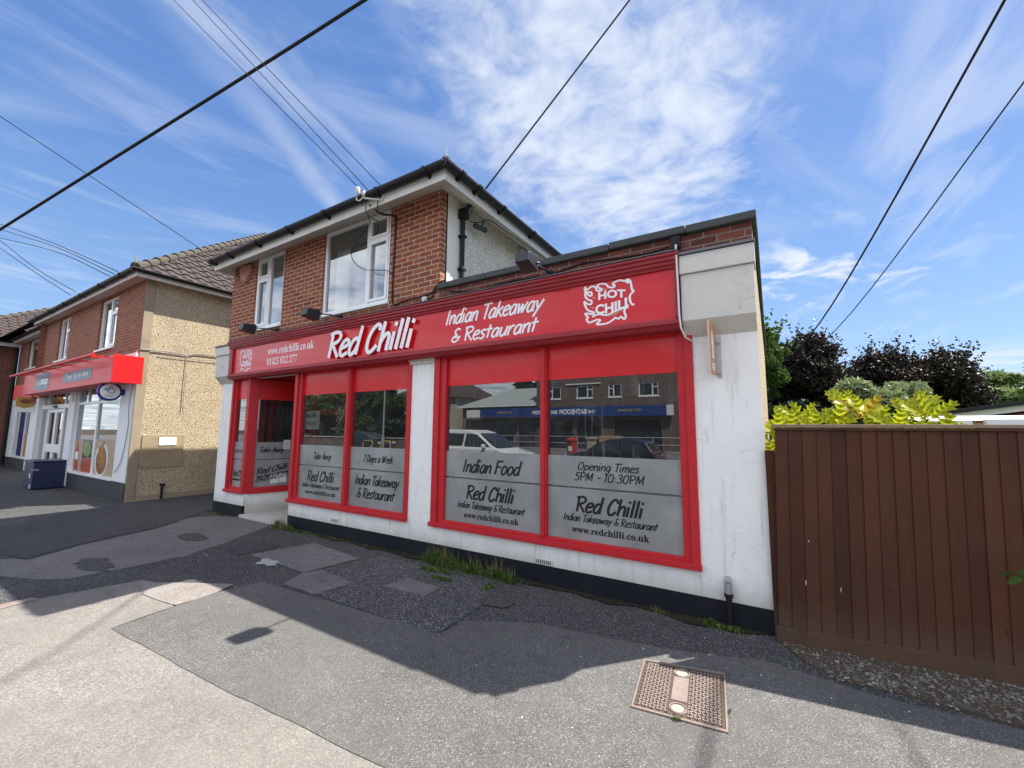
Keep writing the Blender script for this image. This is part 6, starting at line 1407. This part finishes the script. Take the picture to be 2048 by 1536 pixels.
tree('green_tree', 'fresh green tree showing between the end pier and the purple beech', (-.12, 20.6, 4.1), (.55, 1.2, 2.0), 28, .36, 11000, 'leaf_green', .085, (-.3, 20.8, 0), 5.4, None, TG, seed=4, spr=20)
tree('willow_tree', 'pale feathery willow right of the beeches', (9.4, 30, 3.6), (2.5, 2, 2.1), 36, .55, 17000, 'leaf_willow', .12, (9.8, 30.3, 0), 4.2, None, TG, 3.2, 1.2, seed=5)
tree('conifer_tree', 'small dark conifer tip rising behind the willow', (9.2, 34, 3.6), (.5, .6, 2.3), 16, .35, 2600, 'leaf_cedar', .2, (9.2, 34, 0), 5.8, None, TG, 3., .5, seed=8)
tree('bushy_tree', 'dull green bushy tree at the right edge beyond the roofs', (12.4, 33, 2.6), (1.7, 1.6, 2.4), 30, .55, 12000, 'leaf_willow', .11, (12.4, 33, 0), 4, 'leaf_dark', TG, seed=10)
tree('cedar_shrub', 'low spreading grey green conifer mound in front of the beeches', (2.6, 15.2, 2.05), (1.2, .9, 1.30), 40, .32, 16000, 'leaf_cedar', .06, (2.6, 15.4, 0), 2.3, None, 'shrubs beyond the fence', 3.4, .1, .07, seed=7)
tree('laurel_shrub', 'dark evergreen shrub low beside the end pier', (.65, 14.2, 1.5), (.75, .8, 1.05), 18, .34, 4200, 'leaf_dark', .12, (.6, 14.4, 0), 2.2, None, 'shrubs beyond the fence', 2.0, 0, .06, seed=11)
tree('laurel_shrub', 'dark evergreen shrub between the cedar mound and the low brick building', (3.6, 15.4, 1.3), (.6, .7, 1.0), 14, .32, 3000, 'leaf_dark', .12, (3.6, 15.6, 0), 2.0, None, 'shrubs beyond the fence', 2.0, 0, .06, seed=13)
tree('privet_shrub', 'mid green shrub low under the purple beech', (1.5, 16.4, 1.2), (.9, .7, 1.1), 18, .36, 3600, 'leaf_green', .10, (1.5, 16.6, 0), 1.8, None, 'shrubs beyond the fence', 1.8, 0, .06, seed=15)
f = MB(); rg = np.random.default_rng(21); cs_, rs_ = crown_clumps(rg, (5, 38, 2.0), (22, 3, 2.2), 120, 1.3); leaves(f, rg, cs_, rs_, 16000, .34, 1.6, shell=.4); o = f.build('far_treeline', 'leaf_dark'); tag(o, 'dark line of distant trees behind the gardens', 'trees', None, 'stuff')
# large-leaved yellow green shrub just behind the fence
def lobed_leaf(mb, base, d, up, L, curl=.25):
    """one pinnately lobed leaf blade with pointed lobes either side of its midrib"""
    d, up = Vector(d).normalized(), Vector(up); s = d.cross(up).normalized(); n = s.cross(d).normalized()
    mid = [(t, 0) for t in (0, .14, .28, .42, .56, .70, .84, 1.0)]
    edge = [(0, .012), (.12, .02), (.28, .14), (.20, .03), (.33, .045), (.54, .25), (.43, .05), (.54, .065), (.76, .25), (.64, .055), (.74, .07), (.92, .17), (.82, .045), (.90, .05), (1.0, 0)]
    P = lambda t, w: tuple(Vector(base) + d * L * t + s * L * w + n * (-curl * L * t * t + .10 * L * abs(w) * 2))
    for sg in (1, -1):
        for i in range(len(edge) - 1):
            a, b = edge[i], edge[i + 1]
            mb.add([P(min(a[0], .98), 0), P(*((a[0], a[1] * sg))), P(*((b[0], b[1] * sg))), P(min(b[0], .98), 0)], [(0, 1, 2, 3)])
t = thing('lobed_shrub', 'bright yellow green shrub with large lobed leaves behind the fence', 'shrub', (.7, 5.1, 0))
f, f2, st = MB(), MB(), MB(); r = random.Random(17)
sprays_ = [(.05, 5.0, 1.70, 5), (.14, 5.1, 1.80, 6), (.27, 5.2, 1.86, 6), (.35, 5.0, 1.78, 5), (.00, 5.0, 1.62, 4), (.52, 5.0, 1.78, 6), (.62, 5.2, 1.97, 7), (.70, 5.0, 1.93, 6), (.80, 5.1, 1.78, 6), (.94, 5.0, 1.80, 6), (1.06, 5.2, 1.90, 7), (1.16, 5.0, 1.88, 7), (1.24, 5.1, 1.72, 5), (1.34, 5.1, 1.66, 5), (.46, 5.2, 1.64, 5), (.88, 5.3, 1.66, 5), (.12, 4.72, 1.30, 4), (.62, 5.4, 1.62, 5), (-.02, 4.62, .9, 4), (-.02, 4.6, 1.45, 4), (.20, 4.9, 1.62, 4), (.58, 4.9, 1.64, 5), (1.0, 4.9, 1.66, 5), (1.14, 4.9, 1.66, 5), (1.42, 5.0, 1.62, 4)]
for k, (x, y_, z, n) in enumerate(sprays_):
    x *= 1.0; tip = Vector((x, y_, z - .10)); root = Vector((.68 + r.uniform(-.3, .3), 5.3, .2)); st.tube([root, root.lerp(tip, .5) + Vector((0, 0, .25)), tip], [.018, .012, .006], 6)
    for q in range(n):
        a = 2 * PI * q / n + r.uniform(-.4, .4); e = r.uniform(.55, 1.35)
        d_ = (math.cos(a) * math.cos(e), math.sin(a) * math.cos(e) * .7, math.sin(e)); lobed_leaf(f2 if (k in (7, 14) and q % 2) else f, tip + Vector((0, 0, r.uniform(-.08, .02))), d_, (-.2 * math.cos(a), -.8, .6), r.uniform(.18, .28), r.uniform(.05, .35))
f.build('leaves', 'leaf_yellow', t); f2.build('bronze_leaves', 'leaf_bronze', t); st.build('stem', 'bark', t)
# low buildings behind the fence
t = thing('garden_building', 'low brick building with black sloping roof edge beyond the fence', 'building', (4.6, 12.3, 0))
f = MB(); f.add([(2.9, 12.05, 0), (9, 12.05, 0), (9, 12.05, 2.82), (2.9, 12.05, 1.86), (2.9, 17, 0), (9, 17, 0), (9, 17, 2.82), (2.9, 17, 1.86)], [(0, 1, 2, 3), (4, 7, 6, 5), (0, 3, 7, 4), (1, 5, 6, 2)]); f.build('wall', 'brick', t)
f = MB(); f.prism([(-.02, 0), (.10, 0), (.10, .115), (-.02, .115)], 0, 1, lambda q, a, b: (2.72 + q * 6.3, 11.93 + a, 1.875 + q * .98 + b)); f.build('eaves_board', 'white_paint', t)
f = MB(); f.prism([(-.10, 0), (5.4, 0), (5.4, .07), (-.10, .07)], 0, 1, lambda q, a, b: (2.62 + q * 6.4, 11.9 + a, 1.985 + q * .995 + b)); f.build('roof', 'black_plastic', t)
t = thing('white_lean_to', 'white painted lean-to roof edge just above the fence top', 'roof', (2.4, 8.2, 0))
f = MB(); f.box(1.80, 2.34, 8.2, 8.28, 1.745, 1.83); f.box(2.44, 4.6, 8.1, 8.2, 1.745, 1.845); f.build('eaves_board', 'upvc', t); f = MB(); f.add([(1.80, 8.2, 1.832), (4.6, 8.2, 1.832), (4.6, 10, 1.95), (1.80, 10, 1.95)], [(0, 1, 2, 3)]); f.build('roof', 'upvc', t)
f = MB(); f.box(1.85, 4.5, 8.32, 8.4, 0, 1.73); f.build('wall', 'cream_wall', t)
t = thing('inner_fence', 'low brown timber fence panel seen over the main fence', 'fence', (2.0, 7.2, 0)); f = MB(); f.add([(1.45, 7.2, 0), (3.6, 7.2, 0), (3.6, 7.2, 1.735), (1.75, 7.2, 1.75), (1.45, 7.2, 1.70), (1.45, 7.26, 0), (3.6, 7.26, 0), (3.6, 7.26, 1.735), (1.75, 7.26, 1.75), (1.45, 7.26, 1.70)], [(0, 1, 2, 3, 4), (9, 8, 7, 6, 5), (3, 2, 7, 8), (4, 3, 8, 9)]); f.build('boards', 'fence', t)
t = thing('ivy_sprig', 'small dark leaf sprig lying over the white roof edge', 'plant', (1.86, 7.4, 1.75)); f = MB(); leaves(f, np.random.default_rng(3), [(1.84, 7.5, 1.74), (1.94, 7.5, 1.72), (2.04, 7.5, 1.70)], [.06, .06, .04], 40, .07, 2.2, shell=.1); f.build('leaves', 'leaf_green', t); f = MB(); f.tube([(1.8, 7.5, 1.6), (1.9, 7.5, 1.74)], .005, 5); f.build('stem', 'bark', t)

# ================================================================== THE STREET OPPOSITE (seen in the shop windows)
def Rz(a): return Matrix.Rotation(a, 3, 'Z')
t = thing('showroom_building', 'two storey brick showroom with long blue fascia across the street', 'building', (-12.5, -26, 0))
m = MB()
wins = [(-17.45, -16.1), (-14.6, -13.1), (-11.7, -10.55), (-9.15, -7.55)]
def back_wall(mb, x0, x1, z0, z1, yy, holes, depth=.15):
    """wall facing +Y"""
    xs = sorted({x0, x1, *[h[0] for h in holes], *[h[1] for h in holes]}); zs = sorted({z0, z1, *[h[2] for h in holes], *[h[3] for h in holes]})
    for a, b in zip(xs[:-1], xs[1:]):
        for c, d in zip(zs[:-1], zs[1:]):
            cx, cz = (a + b) / 2, (c + d) / 2
            if any(h[0] < cx < h[1] and h[2] < cz < h[3] for h in holes): continue
            mb.quad((b, yy, c), (a, yy, c), (a, yy, d), (b, yy, d))
    for h in holes:
        mb.quad((h[0], yy, h[2]), (h[1], yy, h[2]), (h[1], yy - depth, h[2]), (h[0], yy - depth, h[2])); mb.quad((h[0], yy, h[3]), (h[0], yy - depth, h[3]), (h[1], yy - depth, h[3]), (h[1], yy, h[3]))
        mb.quad((h[0], yy, h[2]), (h[0], yy - depth, h[2]), (h[0], yy - depth, h[3]), (h[0], yy, h[3])); mb.quad((h[1], yy, h[2]), (h[1], yy, h[3]), (h[1], yy - depth, h[3]), (h[1], yy - depth, h[2]))
holes = [(a, b, 4.5, 5.6) for a, b in wins] + [(-18.2, -15.0, .1, 2.6), (-14.6, -12.4, .1, 2.6), (-11.2, -7.4, .1, 2.6)]
back_wall(m, -18.6, -6.4, 0, 7.4, -26, holes); m.quad((-18.6, -26, 0), (-18.6, -38, 0), (-18.6, -38, 7.4), (-18.6, -26, 7.4)); m.quad((-6.4, -26, 0), (-6.4, -38, 0), (-6.4, -38, 7.4), (-6.4, -26, 7.4))
m.build('wall', 'brick_far', t)
m = MB(); m.add([(-18.9, -25.7, 7.4), (-6.1, -25.7, 7.4), (-6.1, -38, 7.4), (-18.9, -38, 7.4), (-15, -32, 10.2), (-10, -32, 10.2)], [(0, 1, 5, 4), (1, 2, 5), (2, 3, 4, 5), (3, 0, 4)]); m.build('roof', 'tile', t)
for k, (a, b) in enumerate(wins):
    f = MB(); f.frame(a, b, 4.5, 5.6, .09, -26.12, -26.05); s_ = a + (.42 if k % 2 else .75) * (b - a) if k % 2 else a + .4; s_ = (a + .45) if k in (0, 2) else (b - .5); f.box(s_ - .05, s_ + .05, -26.119, -26.051, 4.59, 5.51)
    q0, q1 = (a + .09, s_ - .05) if k in (0, 2) else (s_ + .05, b - .09); f.box(q0, q1, -26.118, -26.052, 5.2, 5.28)
    f.box(a - .05, b + .05, -26.05, -25.95, 4.42, 4.50); o = f.build('window', 'upvc', t); f = MB(); f.quad((a, -26.1, 4.5), (b, -26.1, 4.5), (b, -26.1, 5.6), (a, -26.1, 5.6)); f.build('window_pane', 'car_glass', o)
for a, b in ((-18.2, -15.0), (-14.6, -12.4), (-11.2, -7.4)):
    f = MB(); f.frame(a, b, .1, 2.6, .08, -26.12, -26.06); n = int((b - a) / .8); 
    for k in range(1, n): x = a + k * (b - a) / n; f.box(x - .03, x + .03, -26.119, -26.061, .18, 2.52)
    o = f.build('shop_window', 'black_metal', t); f = MB(); f.quad((a, -26.1, .1), (b, -26.1, .1), (b, -26.1, 2.6), (a, -26.1, 2.6)); f.build('window_pane', 'car_glass', o)
f = MB(); f.box(-24.7, -6.9, -25.75, -25.45, 2.90, 3.72); fb_ = f.build('sign_board', 'sign_blue', t); f = MB(); f.box(-6.88, -6.4, -25.75, -25.44, 2.90, 3.72); f.build('sign_end_panel', 'paper', t)
BF = lambda u, v, w: (-u, -25.45 + w, v)     # faces +Y, reads the right way round from the street
f = MB(); type_text(f, 'THE', 12.66, 13.35, 3.13, 3.41, BF, .01, .03); type_text(f, 'BATHROOM', 13.46, 16.0, 3.07, 3.54, BF, .01, .035); type_text(f, 'SHOWROOM', 16.2, 18.75, 3.10, 3.46, BF, .01, .05); f.build('lettering', 'white_vinyl', fb_)
f = MB(); type_text(f, 'CITY PLUMBING', 8.85, 10.75, 3.24, 3.45, BF, .01, .02); type_text(f, 'CITY PLUMBING', 20.9, 22.7, 3.24, 3.45, BF, .01, .02); f.build('gold_lettering', 'gold_letter', fb_)
f = MB(); f.box(-15.6, -12.35, -25.99, -25.9, 5.70, 5.80); f.build('sign_light_trough', 'upvc', t)
t = thing('workshop_building', 'single storey shop with grey sheet roof left of the showroom', 'building', (-22, -26.2, 0))
m = MB(); back_wall(m, -27.5, -18.62, 0, 3.9, -26.2, [(-23.5, -21, .1, 2.6), (-20.6, -18.9, .1, 2.6)]); m.build('wall', 'brick_far', t); m = MB(); m.add([(-27.9, -25.8, 4.0), (-18.62, -25.8, 4.0), (-18.62, -31, 6.2), (-24.2, -31, 6.2), (-27.9, -36, 4.0)], [(0, 1, 2, 3), (0, 3, 4)]); m.build('roof', 'roof_grey', t)
m = MB(); m.box(-27.9, -18.63, -25.8, -25.7, 3.92, 4.02); m.build('eaves_board', 'upvc', t)
f = MB(); f.quad((-23.5, -26.3, .1), (-18.9, -26.3, .1), (-18.9, -26.3, 2.6), (-23.5, -26.3, 2.6)); f.build('shop_window', 'car_glass', t)
f = MB(); f.box(-26.5, -24.75, -25.7, -25.6, 2.88, 3.65); o = f.build('sign_board', 'paper', t); 
for x0, x1, z1, lab, col in ((-40, -29, 5.2, 'pale rendered house across the street beyond the workshop', 'opp_render'), (-58, -46, 5.4, 'brick house far along the opposite side', 'brick_far'), (-4, 8, 5.6, 'brick terrace across the street right of the showroom', 'brick_far'), (12, 26, 5.3, 'pale rendered terrace furthest right across the street', 'opp_render')):
    t = thing('street_house', lab, 'house', ((x0 + x1) / 2, -27, 0), 'houses across the street')
    n = 4; w_ = (x1 - x0) / n; hs = [(x0 + k * w_ + w_ * .28, x0 + k * w_ + w_ * .72, zz, zz + 1.2) for k in range(n) for zz in (.9, 3.4)]
    m = MB(); back_wall(m, x0, x1, 0, z1, -27, hs); m.quad((x0, -27, 0), (x0, -36, 0), (x0, -36, z1), (x0, -27, z1)); m.quad((x1, -27, 0), (x1, -36, 0), (x1, -36, z1), (x1, -27, z1)); m.build('wall', col, t)
    m = MB(); m.add([(x0 - .4, -26.6, z1), (x1 + .4, -26.6, z1), (x1 + .4, -36.4, z1), (x0 - .4, -36.4, z1), (x0 + 3, -31.5, z1 + 2.6), (x1 - 3, -31.5, z1 + 2.6)], [(0, 1, 5, 4), (1, 2, 5), (2, 3, 4, 5), (3, 0, 4)]); m.build('roof', 'tile', t)
    for a, b, c, d in hs:
        f = MB(); f.frame(a, b, c, d, .07, -27.1, -27.04); f.box((a + b) / 2 - .03, (a + b) / 2 + .03, -27.099, -27.041, c + .07, d - .07); o = f.build('window', 'upvc', t); f = MB(); f.quad((a, -27.08, c), (b, -27.08, c), (b, -27.08, d), (a, -27.08, d)); f.build('window_pane', 'car_glass', o)
# street trees and hedge
HG = 'trees across the street'
for k, (x, yy, z, rx, rz, n, lab) in enumerate(((-32, -20, 3.6, 3.4, 3.1, 9000, 'broad green tree across the street, nearest the workshop'), (-38, -21, 3.8, 3.6, 3.3, 9000, 'broad green tree across the street, middle of the row'), (-46, -22, 4.0, 4, 3.6, 8000, 'broad green tree across the street, farthest along the row'))):
    tree('street_tree', lab, (x, yy, z), (rx, 2.4, rz), 34, .9, n, 'leaf_green' if k == 1 else 'leaf_dark', .26, (x, yy, 0), 5.0, 'leaf_green', HG, tr=.22, seed=40 + k)
tree('street_tree', 'round dark tree behind the workshop roof', (-27.5, -42, 5.5), (3.2, 3, 3.0), 26, 1.0, 5000, 'leaf_dark', .35, (-27.5, -42, 0), 6, None, HG, tr=.25, seed=50)
# vehicles
def vehicle(name, label, cat, pos, ang, paint, prof, cabin, glassp, width, wheels, wr, group=None, extra=()):
    """side profile swept across the width with tumblehome; prof = lower body, cabin = greenhouse outline"""
    root = thing(name, label, cat, pos, group); root.rotation_euler = (0, 0, ang)
    def part(mb, n, mt, par=None, bev=0, smooth=False):
        o = mb.build(n, mt, None, bev, smooth); o.parent = par or root; o.matrix_parent_inverse = Matrix.Identity(4); return o
    hw = width / 2
    f = MB(); P = [(x, z) for x, z in prof]; n = len(P)
    rows = [(-hw, .90), (-hw * 1.0, 1.0), (hw * 1.0, 1.0), (hw, .90)]
    f.prism(P, -hw, hw, lambda t_, p, q: (p, t_, q)); body = part(f, 'body', paint, None, .07)
    f = MB(); n = len(cabin); wl_ = hw * .96; wt = hw * .80
    zt_, zb_ = max(q for _, q in cabin), min(q for _, q in cabin)
    ww = lambda z: wl_ + (wt - wl_) * (z - zb_) / (zt_ - zb_)
    f.add([(x, -ww(z), z) for x, z in cabin] + [(x, ww(z), z) for x, z in cabin], [tuple(range(n))[::-1], tuple(range(n, 2 * n))] + [(i, (i + 1) % n, n + (i + 1) % n, n + i) for i in range(n)]); part(f, 'cabin', paint, None, .05)
    for gp in glassp:
        f = MB()
        for s_ in (-1, 1):
            f.poly([(x, s_ * (ww(z) + .006), z) for x, z in gp])
        part(f, 'side_window', 'car_glass')
    xs = sorted(cabin, key=lambda p: p[1]); 
    f = MB(); (xa, za), (xb, zb2) = extra[0]; f.add([(xa, -ww(za) * .92, za), (xa, ww(za) * .92, za), (xb, ww(zb2) * .92, zb2), (xb, -ww(zb2) * .92, zb2)], [(0, 1, 2, 3)]); part(f, 'windscreen', 'car_glass')
    for x in wheels:
        for s_ in (-1, 1):
            f = MB(); f.tube([(x, s_ * (hw - .18), wr), (x, s_ * (hw + .012), wr)], wr, 20); w_ = part(f, 'wheel', 'tyre', None, .02); f = MB(); f.tube([(x, s_ * (hw + .013), wr), (x, s_ * (hw + .022), wr)], wr * .62, 14); part(f, 'rim', 'steel', w_)
    for s_ in (-1, 1):
        f = MB(); f.obox((extra[1][0], s_ * (hw + .10), extra[1][1]), (.12, .20, .17)); part(f, 'wing_mirror', paint, None, .04)
        f = MB(); f.obox((extra[2][0], s_ * (hw - .18), extra[2][1]), (.05, .30, .16)); part(f, 'headlight', 'lamp_glass', None, .02)
        f = MB(); f.obox((extra[3][0], s_ * (hw - .10), extra[3][1]), (.05, .16, .26)); part(f, 'tail_light', 'tail_red', None, .02)
    return root
van_prof = [(-2.1, .28), (2.05, .28), (2.12, .55), (2.05, .82), (1.25, 1.04), (-2.12, 1.06), (-2.18, .6)]
van_cab = [(-2.12, 1.0), (1.32, 1.0), (.95, 1.16), (.30, 1.62), (-.2, 1.76), (-2.02, 1.78)]
vehicle('white_van', 'small white van parked at the kerb behind the camera', 'van', (-10.55, -6.2, -.11), 0, 'car_white', van_prof, van_cab, [[(-.35, 1.08), (.95, 1.08), (.80, 1.20), (.22, 1.58), (-.30, 1.62)], [(-1.3, 1.10), (-.45, 1.10), (-.40, 1.60), (-1.25, 1.62)]], 1.75, (-1.3, 1.35), .32, None, (((1.28, 1.07), (.34, 1.63)), (.72, 1.12), (2.08, .74), (-2.16, .95)))
hat_prof = [(-1.9, .26), (1.95, .26), (2.02, .5), (1.90, .72), (1.1, .90), (-1.9, .94), (-2.0, .6)]
hat_cab = [(-1.88, .88), (1.05, .86), (.42, 1.26), (.0, 1.42), (-.9, 1.46), (-1.55, 1.32)]
HGL = [[(-.45, .95), (.78, .93), (.32, 1.22), (-.05, 1.36), (-.45, 1.38)], [(-1.45, .98), (-.55, .96), (-.55, 1.38), (-.95, 1.40), (-1.35, 1.28)]]
EXT = (((1.02, .91), (.44, 1.27)), (.62, 1.0), (1.94, .62), (-1.93, .80))
vehicle('black_hatchback', 'black hatchback parked across the street before the showroom', 'car', (-5.9, -9.5, -.11), PI, 'car_dark', hat_prof, hat_cab, HGL, 1.72, (-1.2, 1.25), .31, None, EXT)
vehicle('blue_hatchback', 'dark blue hatchback parked by the yellow hoops across the street', 'car', (-26.5, -13.5, 0), 0, 'car_blue', hat_prof, hat_cab, HGL, 1.72, (-1.2, 1.25), .31, None, EXT)
vehicle('white_hatchback', 'white hatchback parked beyond the low wall across the street', 'car', (-24.0, -18.0, 0), 0, 'car_white', hat_prof, hat_cab, HGL, 1.72, (-1.2, 1.25), .31, None, EXT)
t = thing('post_box', 'red pillar post box on the far pavement', 'post box', (-8.95, -12, 0)); f = MB(); f.tube([(-8.95, -12, 0), (-8.95, -12, .14), (-8.95, -12, .15), (-8.95, -12, 1.12), (-8.95, -12, 1.13), (-8.95, -12, 1.22), (-8.95, -12, 1.30)], [.30, .30, .27, .27, .32, .31, .08], 20); f.build('body', 'post_red', t); f = MB(); f.box(-9.07, -8.83, -11.735, -11.72, .98, 1.01); f.build('slot', 'black_metal', t); f = MB(); f.box(-9.06, -8.84, -11.732, -11.72, .6, .85); f.build('notice_plate', 'paper', t)
t = thing('stone_pier', 'short stone gate pier beside the post box', 'pier', (-8.1, -12.6, 0)); f = MB(); f.box(-8.3, -7.9, -12.8, -12.4, 0, 1.22); f.build('pier_shaft', 'opp_render', t, .02); f = MB(); f.box(-8.36, -7.84, -12.86, -12.34, 1.222, 1.30); f.build('capstone', 'concrete', t, .02)
t = thing('metal_railing', 'galvanised railing along the showroom forecourt', 'railing', (-9, -14, 0)); f = MB()
for z in (.6, .95, 1.32): f.tube([(-20, -14, z), (-3, -14, z)], .025, 6)
f.build('rail', 'galv', t)
for k in range(9): f = MB(); x = -20 + k * 2.1; f.tube([(x, -14, 0), (x, -14, 1.34)], .03, 6); f.build('post', 'galv', t)
for k, (x, w_, h_) in enumerate(((-10.2, 1.5, 1.15), (-8.5, 1.1, .95))):
    t = thing('pallet_stack', ('tall' if k == 0 else 'shorter') + ' stack of cardboard cartons on a pallet by the showroom', 'boxes', (x, -22, 0)); f = MB(); f.box(x - w_ / 2, x + w_ / 2, -22.5, -21.5, .14, .14 + h_); f.build('carton', 'cardboard', t, .02); f = MB()
    for q in range(4): f.box(x - w_ / 2 - .03, x + w_ / 2 + .03, -22.52 + q * .3, -22.42 + q * .3, 0, .13)
    f.build('pallet', 'fence', t)
YG = 'yellow hoops by the opposite kerb'
for k, x in enumerate((-24.4, -22.6)):
    f = MB(); f.tube([(x - .5, -11.6, 0), (x - .5, -11.6, .7), (x - .38, -11.6, .85), (x + .38, -11.6, .85), (x + .5, -11.6, .7), (x + .5, -11.6, 0)], .03, 8); tag(f.build('cycle_hoop', 'yellow'), ('yellow steel hoop nearer the blue hatchback' if k == 0 else 'yellow steel hoop nearer the lamp column'), 'hoop', YG)
t = thing('lamp_column', 'grey steel lamp column on the far pavement', 'street lamp', (-23.3, -12, 0)); f = MB(); f.tube([(-23.3, -12, 0), (-23.3, -12, 1.2), (-23.3, -12, 1.21), (-23.3, -12, 6.5)], [.09, .09, .06, .045], 10); f.build('column', 'galv', t); f = MB(); f.tube([(-23.3, -12, 6.45), (-23.3, -11.4, 6.7), (-23.3, -10.9, 6.72)], .03, 8); f.box(-23.42, -23.18, -11.2, -10.6, 6.68, 6.76); f.build('lantern', 'galv', t)
t = thing('low_wall', 'low pale wall along the far pavement', 'wall', (-34, -16, 0)); f = MB(); f.box(-48, -21.5, -16.1, -15.9, 0, .9); f.build('wall_body', 'brick_far', t); f = MB(); f.box(-48.05, -21.45, -16.16, -15.84, .902, .97); f.build('coping', 'concrete', t)
